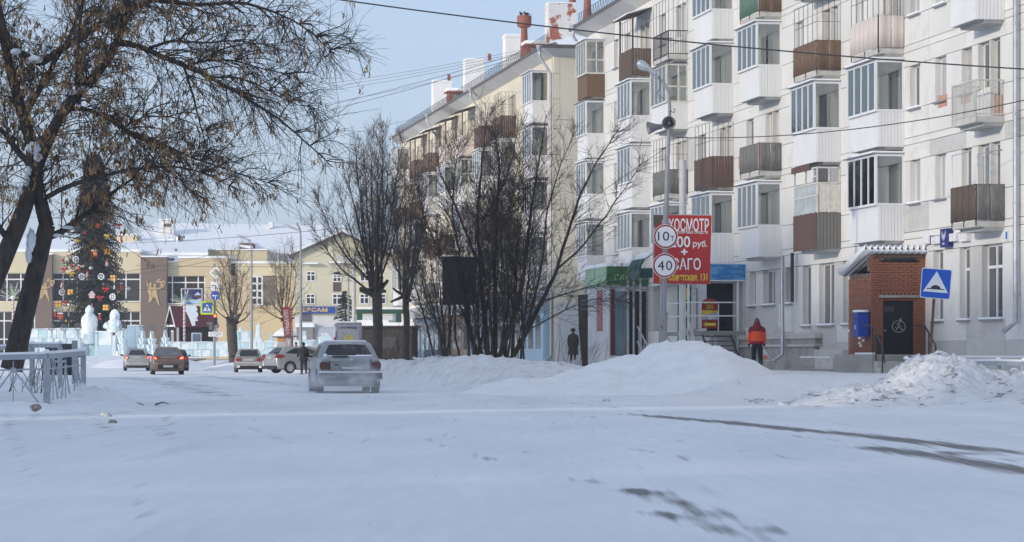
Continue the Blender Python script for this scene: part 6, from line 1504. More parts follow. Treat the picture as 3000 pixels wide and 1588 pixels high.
    # gloved hands with bent fingers
    for (a, b, c_, an), s_ in zip(arms_pts, (-1, 1)):
        mb = MB(); c2 = Vector(c_); d_ = Vector((0, math.sin(an), -math.cos(an))); mb.tube([c2 - d_*.02*k, c2 + d_*.04*k, c2 + d_*.085*k], [.034*k, .042*k, .036*k], 8)
        f_ = Vector((0, math.cos(an), math.sin(an)))
        for q in range(4): p = c2 + d_*.08*k + f_*(q - 1.5)*.019*k; l_ = (.06, .07, .068, .052)[q]*k; mb.tube([p, p + d_*l_*.55, p + d_*l_*.85 - Vector((s_*.018*k, 0, 0)), p + d_*l_*.95 - Vector((s_*.036*k, 0, 0))], .0095*k, 5)
        p = c2 + d_*.02*k + f_*.035*k; mb.tube([p, p + f_*.03*k + d_*.025*k, p + f_*.03*k + d_*.055*k], .011*k, 5); mb.build('glove', M('glove', (.03,.028,.028), .8), o, smooth=True)
    # boots
    for s_, st_ in ((-1, stride), (1, -stride)):
        ya = st_*.5*k - (.12*k if st_ < 0 else 0); za = .05*k if st_ < 0 else 0; mb = MB()
        mb.loft([ell(s_*.105*k, ya + .05*k, za + .0, .05*k, .14*k, 12), ell(s_*.105*k, ya + .05*k, za + .05*k, .052*k, .14*k, 12), ell(s_*.105*k, ya + .01*k, za + .10*k, .05*k, .085*k, 12), ell(s_*.103*k, ya, za + .24*k, .058*k, .065*k, 12)]); mb.build('boot', boots or M('boot', (.035,.033,.033), .7), o, smooth=True)
    return o
blackc = M('black_cloth', (.016,.016,.018), .9, .2, 8); darkc = M('dark_jacket', (.022,.021,.022), .85, .25, 8)
px_, Yp = 2218, 92.; gz = PZ(1079, Yp)
op = person((PXY(px_, Yp), Yp, gz), R(2), 'person walking away in an orange jacket with dark red shoulders, carrying a bag', 1.68, M('orange_cloth', (.78,.095,.035), .8, .08, 6), blackc, M('grey_knit', (.11,.12,.13), .95, .2, 30), stride=.26, lean=.06, arms=((.15,.25),(-.05,.1)), yoke=M('crimson_cloth', (.20,.018,.03), .85, .1, 6))
# carrier bag held in the right hand
bgp = Vector((PXY(px_, Yp) + .27, Yp - .02, gz)); bg_ = empty('carrier_bag', bgp, 0, 'white plastic carrier bag with an orange print, held by the walker', 'bag')
mb = MB(); mb.loft([ell(0, 0, .22, .15, .08), ell(.01, 0, .27, .17, .10), ell(0, 0, .42, .14, .085), ell(-.02, 0, .56, .07, .05), ell(-.03, 0, .64, .02, .02), ell(-.04, 0, .74, .012, .012)]); mb.build('bag', M('plastic_bag', (.62,.60,.62), .5, .12, 9), bg_, smooth=True)
mb = MB(); mb.disc((.0, .37), .075, -.105, -.092, 14); mb.build('print', M('orange_print', (.65,.20,.12), .6), bg_)
Yp = 135.; g2 = PZ(1057, Yp)
person((PXY(1679, Yp), Yp, g2), R(-4), 'woman walking away in a long brown fur coat and black fur hat', 1.56, M('brown_fur', (.042,.033,.027), .95, .4, 14, bump=.6, bscale=40), blackc, M('black_fur', (.012,.011,.011), .95, .4, 20, bump=.8, bscale=40), 'fur', coat=.48, stride=.12, arms=((.1,.2),(.1,.3)))
Yp = 148.; person((PXY(890, Yp), Yp, terr1(PXY(890, Yp), Yp)), R(15), 'man in dark winter clothes standing beside the pale silver hatchback', 1.74, darkc, M('dark_trousers', (.025,.026,.034), .9), blackc, stride=.10, lean=.12, arms=((.5,.5),(.5,.5)), coat=.12)
Yp = 198.; person((PXY(868, Yp), Yp, .25), R(95), 'person in dark coat with a pale scarf beyond the silver hatchback', 1.7, M('maroon_coat', (.035,.02,.024), .9), blackc, M('brown_cap', (.05,.04,.035), .9), stride=.15)
Yp = 232.; person((PXY(770, Yp), Yp, SQ - .75), R(200), 'person in a bright red jacket among the ice figures', 1.7, M('red_cloth', (.55,.03,.025), .8), blackc, M('red_cloth', ()), lean=.35, arms=((.8,.4),(.8,.4)))
person((PXY(731, Yp), Yp, SQ - .75), R(170), 'person in a dark jacket behind the lamp pole among the ice figures', 1.7, M('navy_cloth', (.02,.02,.035), .8), blackc, blackc, lean=.3)

# ---------------------------------------------------------------- poles, signs, billboard
YL = 80.; xb_, xt_ = PXY(1938, YL), PXY(1962, YL); zg = .3
lp = empty('street_lamp', (xb_, YL, zg), 0, 'tall grey street lamp carrying loudspeakers and two round signs', 'street lamp')
z_k = PZ(475, YL) - zg; z_t = PZ(262, YL) - zg; dxp = (xt_ - xb_) / z_t
mb = MB(); mb.tube([(0,0,0), (dxp*2.0, 0, 2.0)], .125, 14); mb.tube([(dxp*2.0,0,2.0), (dxp*z_k,0,z_k)], [.085,.065], 12); auto_smooth(mb.build('pole', pole_grey, lp))
mb = MB(); mb.lathe([(.14,0),(.14,.05)], 14, (dxp*2,0,1.98)); mb.lathe([(.139,0),(.139,.22)], 14, (dxp*.9,0,.85)); mb.build('pole_band', tin, lp)
arm = [(dxp*z_k,0,z_k)] + [(PXY(px, YL) - xb_, 0, PZ(py, YL) - zg) for px, py in ((1962,320),(1960,275),(1950,250),(1935,232),(1918,217))]
mb = MB(); mb.tube(arm, [.055,.05,.045,.04,.04,.04], 10); auto_smooth(mb.build('arm', pole_grey, lp))
hp0, hp1 = P(1922, 216, YL), P(1868, 182, YL); org = Vector((xb_, YL, zg)); dv = (hp1 - hp0); L_ = dv.length; ax = dv.normalized(); upv = Vector((0,-.35,1)); upv = (upv - ax * upv.dot(ax)).normalized(); sd = ax.cross(upv)
mb = MB(); rings = []
for t, w_, hh in ((0,.05,.05),(.08,.07,.07),(.42,.085,.08),(.5,.13,.11),(.75,.16,.14),(.95,.11,.10),(1.02,.03,.03)): rings.append([hp0 + ax*(L_*t) + sd*(w_*math.cos(q)) + upv*(hh*math.sin(q)) - org for q in np.linspace(0, 2*math.pi, 14, endpoint=False)])
mb.loft(rings); lh = auto_smooth(mb.build('lamp_head', M('lamp_alu', (.55,.57,.6), .3, .06, 4, metal=.6), lp))
mb = MB(); rings = []
for t, w_, hh in ((.55,.10,.10),(.75,.13,.15),(.92,.08,.10)): rings.append([hp0 + ax*(L_*t) + sd*(w_*math.cos(q)) - upv*(.04 + hh*abs(math.sin(q))*.8) - org for q in np.linspace(0, 2*math.pi, 12, endpoint=False)])
mb.loft(rings); mb.build('lamp_glass', M('lamp_diffuser', (.5,.5,.42), .3, .05, 4), lh, smooth=True)
cb_ = MB()
for pts in ([(1962,290),(1975,283),(1978,290),(1972,293)], [(1962,325),(1975,330),(1978,322),(1972,318)], [(1930,225),(1936,250),(1925,275),(1945,290)]): cb_.tube([P(a, b, YL - .05) - org for a, b in pts], .012, 5)
cb_.build('cable_loop', iron, lp)
# horn loudspeakers
def horn(px, py, r_, yaw, pitch, label):
    c_ = P(px, py, YL); o = empty('loudspeaker', c_, yaw, label, 'loudspeaker', 'horn loudspeakers on the lamp post'); o.rotation_euler = (pitch, 0, yaw)
    mb = MB(); rings = []      # opens along -y
    for y, q in ((-.30,1.),(-.28,.98),(-.18,.80),(-.05,.55),(.06,.42),(.16,.40)): rings.append([(r_*q*math.cos(t), y*r_/.21, r_*q*math.sin(t)) for t in np.linspace(0, 2*math.pi, 24, endpoint=False)])
    for y, q in ((-.29,.95),(-.18,.74),(-.05,.48),(.05,.30)): rings.insert(0, [(r_*q*math.cos(t), y*r_/.21, r_*q*math.sin(t)) for t in np.linspace(0, 2*math.pi, 24, endpoint=False)])
    mb.loft(rings, cap=True); auto_smooth(mb.build('horn', M('horn_grey', (.22,.225,.235), .5, .08, 5, metal=.2), o), 50)
    mb = MB(); mb.lathe([(.001,-.20*r_/.21),(.05,-.19*r_/.21),(.06,-.1*r_/.21),(.05,.05)], 14, (0,0,0), 'y'); mb.build('driver', M('horn_dark', (.12,.12,.13), .6), o, smooth=True)
    bx('bracket', -.03, .03, .0, .35, -.03, .03, iron, o)
    return o
horn(1964, 362, .205, R(-12), R(2), 'round horn loudspeaker on the lamp post facing the viewer')
horn(1925, 372, .19, R(-78), R(8), 'horn loudspeaker on the lamp post turned to the left')
def round_sign(px, py, Y, d, name, label, texts, parent_loc=None):
    c_ = P(px, py, Y); o = empty(name, c_, 0, label, 'road sign')
    mb = MB(); mb.disc((0,0), d/2, -.012, .012, 40); mb.build('plate', white, o)
    mb = MB(); mb.disc((0,0), d/2*.955, -.016, -.0125, 40); mb.build('red_ring', sgn_red, o)
    mb = MB(); mb.disc((0,0), d/2*.83, -.020, -.0165, 40); mb.build('face', white, o)
    for (ky, x, z, w_, h_) in texts: put_text(ky, o, (x, -.024, z), w=w_, h=h_)
    bx('clamp', -.06, .06, .013, .1, -.04, .04, galv, o); return o
YSg = YL - .16
round_sign(1950, 693, YSg, .715, 'weight_limit_sign', 'round red-rimmed weight limit sign, upper of two on the lamp post', [('10t',-.06,.01,.33,.27),('t',.20,-.055,.10,.14)])
round_sign(1948, 778, YSg, .72, 'speed_limit_sign', 'round red-rimmed speed limit sign reading 40, under the weight limit sign', [('40',0,0,.42,.28)])
put_text('nine', lp, (-.03 + dxp, -.15, PZ(960, YL) - zg), w=.06, h=.10)
# red billboard on its own white post
YB2 = 83.; bp = P(2005, 730, YB2)
bb = empty('billboard', (PXY(2000, YB2), YB2, .3), R(3), 'red billboard with white and yellow lettering on a white post', 'billboard'); bz = .3
bxl, bxr = PXY(1914, YB2) - PXY(2000, YB2), PXY(2080, YB2) - PXY(2000, YB2); zt2, zb2 = PZ(630, YB2) - bz, PZ(830, YB2) - bz
mb = MB(); mb.tube([(0, .14, 0), (.02, .14, PZ(468, YB2) - bz)], .11, 14); auto_smooth(mb.build('post', pole_white, bb))
fm = MB(); fm.box(bxl - .02, bxr + .02, .0, .06, zb2 - .02, zt2 + .02); fm.build('frame', sgn_grey, bb)
red_bb = M('billboard_red', (.42,.028,.024), .5, .06, 1.5)
pl_ = [(bxl, zb2), (bxr, zb2 - .03), (bxr + .05, zt2 - .02), (bxl + .38, zt2), (bxl + .26, zt2 - .22), (bxl + .05, zt2 - .36)]
mb = MB(); mb.prism(pl_, -.02, -.002); mb.build('banner', red_bb, bb)
mb = MB(); mb.prism([(bxl + .36, zt2), (bxl + .5, zt2 - .22), (bxl + .34, zt2 - .40), (bxl + .24, zt2 - .2)], -.05, -.022); mb.build('peeled_corner', M('peeled_paper', (.45,.42,.45), .6, .3, 8), bb)
bx('bare_board', bxl, bxl + .3, -.001, .001, zt2 - .36, zt2, wood_dark, bb)
def btx(ky, pa, pb, pt, pbm): put_text(ky, bb, ((PXY((pa+pb)/2, YB2) - PXY(2000, YB2)), -.028, PZ((pt+pbm)/2, YB2) - bz), w=(pb-pa)/F*YB2, h=(pbm-pt)/F*YB2)
btx('tex', 1958, 2077, 640, 678); btx('trans', 1960, 2074, 677, 686); btx('rub', 1962, 2022, 692, 725); btx('rub2', 2030, 2072, 705, 728); btx('plus', 1995, 2014, 729, 747); btx('osago', 1944, 2053, 756, 791); btx('sov', 1930, 2072, 800, 828)
# speed-bump sign, leaning
YH = 63.5; hs = empty('speed_bump_sign', (PXY(2722, YH), YH, PZ(1062, YH) - .3), 0, 'blue square speed bump sign on a leaning rusty post', 'road sign')
top = Vector((PXY(2742, YH) - PXY(2722, YH), 0, PZ(831, YH) - (PZ(1062, YH) - .3)))
mb = MB(); mb.tube([(0,.05,0), (top.x*.9, .05, top.z)], .034, 8); mb.build('post', rust, hs)
pl0 = link('plate', None, hs, top); pl0.rotation_euler = (0, R(4.5), R(-4))
def sq(a, r_=.04): return [(p[0], p[1]) for p in rrect(-a, a, -a, a, 0, r_, 4)]
mbp = MB(); mbp.prism(sq(.35), -.01, .012); pl0_m = mbp.mesh('plate', sgn_grey); bpy.data.objects.remove(pl0)
pl0 = link('plate', pl0_m, hs, top, rot=(0, R(4.5), R(-4)))
mb = MB(); mb.prism(sq(.348), -.014, -.0105); mb.build('border', white, pl0)
mb = MB(); mb.prism(sq(.332), -.018, -.0145); mb.build('blue_field', sgn_blue, pl0)
mb = MB(); mb.prism([(-.29,-.20),(.29,-.20),(.0,.29)], -.022, -.0185); mb.build('triangle', white, pl0)
mb = MB(); mb.prism([(-.21,-.135),(.21,-.135),(.21,-.12),(.13,-.11)] + [(.11*math.cos(t), -.11 + .075*math.sin(t)) for t in np.linspace(0, math.pi, 9)] + [(-.13,-.11),(-.21,-.12)], -.026, -.0225); mb.build('bump_symbol', ink, pl0)

# far sign mast at the junction
YM = 214.; ms = empty('sign_mast', (PXY(628, YM), YM, PZ(1064, YM)), 0, 'grey mast with road signs, traffic light and stop plate at the junction', 'sign mast'); mx0, mz0 = PXY(628, YM), PZ(1064, YM)
def mq(px, py): return (PXY(px, YM - .2) - mx0, PZ(py, YM - .2) - mz0)
mb = MB(); mb.tube([(0,0,-.2), (0,0,mq(0,772)[1])], .10, 10); auto_smooth(mb.build('mast', pole_grey, ms))
def poly(nm, pts, y0, y1, m, parent=ms): mb = MB(); mb.prism(pts, y0, y1); return mb.build(nm, m, parent)
def dia(c_, r_): return [(c_[0]-r_, c_[1]), (c_[0], c_[1]-r_), (c_[0]+r_, c_[1]), (c_[0], c_[1]+r_)]
c_ = mq(632, 799); p_ = poly('priority_sign', dia(c_, .52), -.22, -.20, white); poly('sign_face', dia(c_, .34), -.232, -.221, M('faded_yellow', (.50,.46,.30), .6), ms)
a, q = mq(617, 852), mq(646, 825); poly('route_plate', [(a[0],a[1]),(q[0],a[1]),(q[0],q[1]),(a[0],q[1])], -.22, -.20, white)
rt = MB(); rt.tube([(a[0]+.05, -.23, (a[1]+q[1])/2 + .05), (a[0]+.33, -.23, (a[1]+q[1])/2 + .05), (a[0]+.4, -.23, (a[1]+q[1])/2 - .02), (a[0]+.4, -.23, a[1]+.04)], .03, 5); rt.build('route_line', ink, ms)
c_ = mq(631, 866); mb = MB(); mb.disc(c_, .36, -.25, -.23, 28); mb.build('turn_sign', sgn_blue, ms)
poly('arrow', [(c_[0]-.03,c_[1]-.3),(c_[0]+.03,c_[1]-.3),(c_[0]+.03,c_[1]-.03),(c_[0]+.14,c_[1]-.03),(c_[0]+.14,c_[1]-.09),(c_[0]+.27,c_[1]),(c_[0]+.14,c_[1]+.09),(c_[0]+.14,c_[1]+.03),(c_[0]-.14,c_[1]+.03),(c_[0]-.14,c_[1]+.09),(c_[0]-.27,c_[1]),(c_[0]-.14,c_[1]-.09),(c_[0]-.14,c_[1]-.03),(c_[0]-.03,c_[1]-.03)], -.262, -.251, white)
c_ = mq(607, 902); poly('crossing_sign', [(c_[0]+p[0], c_[1]+p[1]) for p in sq(.52, .05)], -.25, -.22, sgn_yel); poly('blue_field', [(c_[0]+p[0], c_[1]+p[1]) for p in sq(.38, .03)], -.262, -.251, sgn_blue); poly('triangle', [(c_[0]-.32,c_[1]-.27),(c_[0]+.32,c_[1]-.27),(c_[0],c_[1]+.30)], -.272, -.263, white)
wk = MB(); wk.disc((c_[0], c_[1]+.13), .045, -.284, -.273, 10)
for pts in ([(0,.08),(-.01,-.06)], [(0,-.06),(.08,-.2)], [(0,-.06),(-.09,-.19)], [(0,.06),(.08,-.02)], [(0,.06),(-.09,0)]): wk.tube([(c_[0]+x, -.28, c_[1]+z) for x, z in pts], .025, 5)
for k in range(4): wk.prism([(c_[0]-.24+.13*k, c_[1]-.26), (c_[0]-.17+.13*k, c_[1]-.26), (c_[0]-.17+.13*k, c_[1]-.22), (c_[0]-.24+.13*k, c_[1]-.22)], -.284, -.2735)
wk.build('walker_symbol', ink, ms)
a, q = mq(611, 986), mq(652, 972); poly('stop_plate', [(a[0],a[1]),(q[0],a[1]),(q[0],q[1]),(a[0],q[1])], -.24, -.22, white); put_text('stop', ms, ((a[0]+q[0])/2, -.245, (a[1]+q[1])/2), w=(q[0]-a[0])*.78, h=(q[1]-a[1])*.66)
a, q = mq(625, 953), mq(636, 919); tl = poly('traffic_light', [(a[0],a[1]),(q[0],a[1]),(q[0],q[1]),(a[0],q[1])], -.34, -.12, M('signal_body', (.03,.03,.03), .6))
for k, m in enumerate((M('signal_red', (.8,.03,.02), .4, emit=(1,.06,.03), estr=6), M('signal_off', (.04,.035,.02), .4), M('signal_off', ()))):
    c_ = mq(630.5, 925 + 11*k); mb = MB(); mb.disc(c_, .11, -.36, -.341, 16); mb.build('lens', m, tl); mb = MB(); mb.prism([(c_[0]+.13*math.cos(t), c_[1]+.13*math.sin(t)) for t in np.linspace(0, math.pi, 9)] + [(c_[0]+.11*math.cos(t), c_[1]+.11*math.sin(t)) for t in np.linspace(math.pi, 0, 9)], -.48, -.341); mb.build('visor', black, tl)
a, q = mq(605, 951), mq(624, 944); poly('side_signal', [(a[0],a[1]),(q[0],a[1]),(q[0],q[1]),(a[0],q[1])], -.2, .1, M('signal_side', (.14,.13,.12), .6)); a, q = mq(612, 966), mq(623, 952); poly('side_signal', [(a[0],a[1]),(q[0],a[1]),(q[0],q[1]),(a[0],q[1])], -.2, .1, M('signal_side', ()))
# plain street lamps further away
def far_lamp(px, Y, pyt, hx, hy, label, r_=.09, base=None, blen=1.15):
    zg = terr1(PXY(px, Y), Y) if base is None else base; o = empty('street_lamp', (PXY(px, Y), Y, zg), 0, label, 'street lamp'); org = Vector((PXY(px, Y), Y, zg))
    zt = PZ(pyt, Y) - zg; mb = MB(); mb.tube([(0,0,0), (0,0,zt*.5), (0,0,zt)], [r_*1.25, r_, r_*.7], 10); h0 = P(hx, hy, Y) - org
    mb.tube([(0,0,zt), (-.05,0,zt+.45), (-.25,0,zt+.8), (h0.x + .75, 0, h0.z - .12)], r_*.6, 8); auto_smooth(mb.build('pole', pole_grey, o))
    d_ = Vector((-.94, 0, .34)); rings = []
    for t, w_ in ((0,.06),(.3,.13),(.75,.17),(1.,.10),(1.03,.03)): p = h0 + Vector((.75,0,-.12)) + d_ * (blen*t); rings.append([p + Vector((0, w_*math.cos(q), 0)) + Vector((.34,0,.94)) * (w_*.6*math.sin(q)) for q in np.linspace(0, 2*math.pi, 10, endpoint=False)])
    mb = MB(); mb.loft(rings); auto_smooth(mb.build('lamp_head', M('lamp_far', (.50,.52,.55), .4), o)); return o
far_lamp(737, 192, 735, 705, 700, 'grey street lamp beside the pollarded tree on the square')
far_lamp(881, 176, 690, 845, 670, 'grey street lamp to the left of the old white saloon')
far_lamp(1021, 186, 800, 996, 762, 'grey street lamp behind the hotel light box', .07)
far_lamp(1105, 140, 560, 1062, 538, 'street lamp half hidden in the pollarded tree')
mb = MB(); Yq = 165; pq = empty('utility_pole', (PXY(1037, Yq), Yq, .3), 0, 'plain concrete pole between the gabled house and the pollarded trees', 'pole'); mb.tube([(0,0,0),(0,0,PZ(745,Yq)-.3)], [.16,.11], 10); auto_smooth(mb.build('pole', concrete_l, pq))
# dark back of a second billboard among the branches
Yd = 111.; db = empty('billboard', (PXY(1345, Yd), Yd, .4), R(6), 'dark back of a billboard half hidden by the many-stemmed tree', 'billboard')
x0, x1, z0, z1 = PXY(1296,Yd)-PXY(1345,Yd), PXY(1396,Yd)-PXY(1345,Yd), PZ(893,Yd)-.4, PZ(752,Yd)-.4
bx('board', x0, x1, 0, .06, z0, z1, M('board_back', (.045,.042,.040), .8, .3, 2), db)
for zz in np.linspace(z0+.1, z1-.1, 5): bx('batten', x0, x1, -.04, -.002, zz-.025, zz+.025, M('batten_dark', (.03,.028,.027), .8), db)
for xv in (x0+.3, x1-.3): mb = MB(); mb.tube([(xv,.12,0),(xv,.12,z1)], .06, 8); mb.build('post', iron, db)

# ---------------------------------------------------------------- fences
fence_m = M('fence_paint', (.36,.40,.44), .55, .12, 5, col2=(.24,.25,.27), fac2=.68, scale2=4)
def fence(name, pts, label, h=.95, kind='x', zoff=0., snow_top=True, mat=None, posts=None):
    """pts: ground points; panels with star-pattern bars between box posts"""
    m = mat or fence_m; o = empty(name, pts[0], 0, label, 'fence'); org = Vector(pts[0]); v = [Vector(p) - org for p in pts]
    up = Vector((0,0,1))
    for i, p in enumerate(v):
        d_ = (v[min(i+1, len(v)-1)] - v[max(i-1, 0)]); d_.z = 0; d_.normalize(); n_ = Vector((-d_.y, d_.x, 0))
        mb = MB(); face_box(mb, p - d_*.05 - n_*.05 - up*.3, d_*.1, n_*.1, up*(h + .3)); mb.build('post', m, o)
        if snow_top: mb = MB(); mb.lathe([(.075, h+.09), (.07, h+.13), (.03, h+.17)], 8, tuple(p)); mb.build('post_snow', snow_clean, o, smooth=True)
    for a, b in zip(v[:-1], v[1:]):
        d_ = (b - a); L_ = d_.length; e = d_.normalized(); fl = Vector((e.x, e.y, 0)).normalized(); n_ = Vector((-fl.y, fl.x, 0))
        mb = MB(); face_box(mb, a + up*(h - .02) - n_*.045, d_, n_*.09, up*.10); mb.build('top_rail', m, o)
        mb = MB(); face_box(mb, a + up*(h - .23) - n_*.015, d_, n_*.03, up*.03); mb.build('lower_rail', m, o)
        if snow_top: mb = MB(); face_box(mb, a + up*(h + .081) - n_*.05, d_, n_*.1, up*.045); mb.build('rail_snow', snow_clean, o)
        nb = max(1, int(round(L_ / 1.5)))
        for k in range(nb):
            c_ = a + d_ * ((k + .5) / nb); hw = d_ * (.5 / nb)
            for s_ in (-1, 1): mb = MB(); mb.tube([c_ + up*(h - .2), c_ + hw*s_*.85 + up*(h*.05)], .016, 5); mb.build('brace', m, o)
            mb = MB(); mb.tube([c_ + up*(h - .05), c_ + up*.0], .012, 5); mb.build('bar', m, o)
            mb = MB(); mb.disc((0, 0), .06, -.02, .02, 8); q = mb.build('rosette', m, o, loc=c_ + up*(h - .22)); q.rotation_euler = (0, 0, math.atan2(fl.y, fl.x))
    return o
def fpt(px, py_top, Y, h=.95): return (PXY(px, Y), Y, PZ(py_top, Y) - h - .08)
fence('fence', [fpt(-260,1050,52.5), fpt(-60,1049,52.8), fpt(137,1044,53.2), fpt(244,1035,57.)], 'grey metal fence with star-pattern bars and snow on its rail, left foreground', h=1.0)
fence('fence', [fpt(-20,1022,74), fpt(94,1013,74), fpt(176,1013,72)], 'short grey fence behind the leaning tree', h=1.0)
mb = MB(); Yq = 64; fp = mb.box(-.06,.06,-.06,.06,-.2,.82).build('fence_post', fence_m, loc=(PXY(219,Yq), Yq, PZ(1100,Yq))); tag(fp, 'lone grey fence post behind the fence corner', 'post')
fence('fence', [fpt(2655,1060,66), fpt(2800,1064,65.2), fpt(2925,1064,64.2), fpt(3000,1066,63), fpt(3120,1068,62)], 'blue-grey fence half buried in the rough snow heap on the right', h=1.0)
bl = M('railing_blue', (.34,.42,.48), .55, .1, 5)
pts = [W(s_, 15.7, 0) for s_ in (114, 110, 106, 102, 98, 94, 90, 86.5)]
rl_ = []
for p, (px, py) in zip(pts, ((1150,1052),(1190,1053),(1235,1055),(1300,1060),(1395,1069),(1480,1078),(1580,1083),(1690,1083))): rl_.append((p.x, p.y, PZ(py, p.y) - .62))
fence('railing', rl_, 'low pale blue railing almost buried in the snow bank', h=.55, mat=bl)

# ---------------------------------------------------------------- overhead wires
def wire(pts, r_, label, sag=0.):
    p = [P(px, py, Y) for px, py, Y in pts]; a, b = p[0], p[-1]; q = []
    if len(p) == 2:
        for k in range(25): t = k / 24; v = a.lerp(b, t); v.z -= sag * 4 * t * (1 - t); q.append(v - a)
    else: q = [v - a for v in p]
    mb = MB(); mb.tube(q, r_, 5); o = auto_smooth(mb.build('overhead_wire', iron, loc=a)); return tag(o, label, 'wire', 'overhead wires')
wire([(960,-6,58),(3060,206,58)], .016, 'thick black cable crossing the picture high in front of the balconies', .16)
wire([(1980,403,80),(3060,280,68)], .014, 'dark cable running from the lamp post to the right edge', .32)
wire([(1955,430,80),(1560,700,92)], .009, 'thin guy wire slanting down left from the lamp post')
for k, (a, b, y0) in enumerate([((880,243),(1520,148),0),((900,252),(1530,153),1),((880,270),(1525,160),2),((840,330),(1520,156),3),((850,345),(1525,165),4),((790,420),(1255,335),5),((860,300),(1500,185),6)]):
    wire([(a[0]-250, a[1]+ (32 if k < 3 else 52), 190), (b[0], b[1], 139 if k != 5 else 187)], .014 if k in (3,4) else .009, ['uppermost of the wires running to the cream building roof','second wire from the top running to the cream building roof','third wire from the top running to the cream building roof','thickest wire running to the cream building roof','wire just under the thickest one at the cream building roof','lowest wire, meeting the far corner of the cream building','faint middle wire running to the cream building roof'][k], .35)
wire([(380,712,215),(1000,668,160)], .016, 'wire crossing in front of the snowy culture house roof', .12)
wire([(200,812,215),(640,740,205)], .014, 'wire slanting up in front of the brown pylon', .3); wire([(200,826,215),(740,735,192)], .014, 'lower wire slanting up to the lamp on the square', .3); wire([(400,777,212),(870,781,180)], .016, 'level dark wire passing the top of the sign mast', .05)
wire([(-60,842,190),(628,842,214)], .012, 'low wire passing behind the Christmas tree', .2); wire([(628,846,214),(800,820,190)], .010, 'short wire from the sign mast to the square lamp', .1)
# ---------------------------------------------------------------- ice town on the square
ice = M('ice', (.66,.79,.83), .28, .10, 1.2, bump=.25, bscale=3, spec=.6, sss=.35, col2=(.85,.89,.91), fac2=.5, scale2=1.6)
ice_b = M('ice_blue', (.52,.65,.75), .22, .12, .8, bump=.15, bscale=2, spec=.7, sss=.35)
ice_c = M('ice_clear', (.55,.73,.77), .18, .12, 1., bump=.15, bscale=3, spec=.7, sss=.35)
YI = 225.
def ix(px, Y=YI): return PXY(px, Y)
def iz(py, Y=YI): return PZ(py, Y)
def ice_wall(label, pa, pb, pt, Y, cols, rows_, d=.6, m=None, snow_on=True, base=None):
    x0, x1, z0, z1 = ix(pa, Y), ix(pb, Y), (SQ - .1 if base is None else base), iz(pt, Y); o = empty('ice_barrier', ((x0+x1)/2, Y, z0), 0, label, 'ice barrier'); xm = (x0+x1)/2
    for r_ in range(rows_):
        za, zb2_ = (z1-z0)*r_/rows_, (z1-z0)*(r_+1)/rows_
        n = cols; off = (r_ % 2) * .5
        for k in range(n + (r_ % 2)):
            a, q = max(0, k - off)/n, min(n, k + 1 - off)/n
            if q - a < .01: continue
            bx('ice_block', x0 - xm + (x1-x0)*a + .012, x0 - xm + (x1-x0)*q - .012, random.uniform(-.03,.03), d, za + .01, zb2_ - .01, m or random.choice([ice, ice, ice_c]), o)
    if snow_on:
        mb = MB(); n = max(6, int((x1-x0)*2)); v = []
        for k in range(n + 1):
            t = k/n; h_ = .06 + .14*abs(noise.noise(Vector((t*(x1-x0)*.9 + pa, 1, 0)))); v += [(x0-xm+(x1-x0)*t, -.05, z1-z0+.005), (x0-xm+(x1-x0)*t, .05, z1-z0+h_), (x0-xm+(x1-x0)*t, d-.05, z1-z0+h_), (x0-xm+(x1-x0)*t, d, z1-z0)]
        mb.add(v, [(4*k+j, 4*k+4+j, 4*k+5+j, 4*k+1+j) for k in range(n) for j in range(3)]); mb.build('snow_cap', snow_clean, o, smooth=True)
    return o
ice_wall('tall ice block wall at the left behind the ice firs', 85, 246, 965, 229, 6, 3)
ice_wall('tall ice block wall right of the two ice statues', 336, 372, 966, 229, 2, 3)
ice_wall('smooth blue ice slab wall between the ice firs', 372, 420, 955, 227.5, 2, 1, m=ice_b)
ice_wall('low greenish ice ledge at the feet of the ice statues', 236, 352, 1006, 226, 5, 1, m=ice_c)
ice_wall('long low ice parapet in front of the wooden hut', 468, 690, 1004, 224, 9, 2)
ice_wall('low ice parapet to the left of the kiosk', 692, 812, 1003, 224, 5, 2)
ice_wall('ice parapet behind the man in dark clothes', 854, 975, 1000, 222, 5, 2)
ice_wall('ice block niche behind the pollarded stump', 690, 742, 972, 231, 2, 2)
def lump(mb, c_, r_, seed, amp=.12, sub=3):
    bm = bmesh.new(); bmesh.ops.create_icosphere(bm, subdivisions=sub, radius=1); b = len(mb.v)
    for v in bm.verts:
        k = 1 + amp * noise.fractal(v.co * 2.5 + Vector((seed * 3.7, 0, 0)), 1., 2., 3); mb.v.append((c_[0] + v.co.x*r_[0]*k, c_[1] + v.co.y*r_[1]*k, c_[2] + v.co.z*r_[2]*k))
    for f in bm.faces: mb.f.append(tuple(b + v.index for v in f.verts))
    bm.free()
def ice_fig(name, px, Y, zb_, label, parts, cat):
    o = empty(name, (ix(px, Y), Y, zb_), 0, label, cat)
    for k, (nm, items) in enumerate(parts):
        mb = MB()
        for it in items:
            if it[0] == 'L': lump(mb, it[1], it[2], k + px, (it[3] if len(it) > 3 else .10) * 2.2, 2)
            elif it[0] == 'R': mb.loft([ell(it[1][0] + q[3] if len(q) > 3 else it[1][0], it[1][1], q[0], q[1], q[2], 18) for q in it[2]])
        mb.build(nm, ice, o, smooth=False)
    return o
zs = iz(1008, 226)
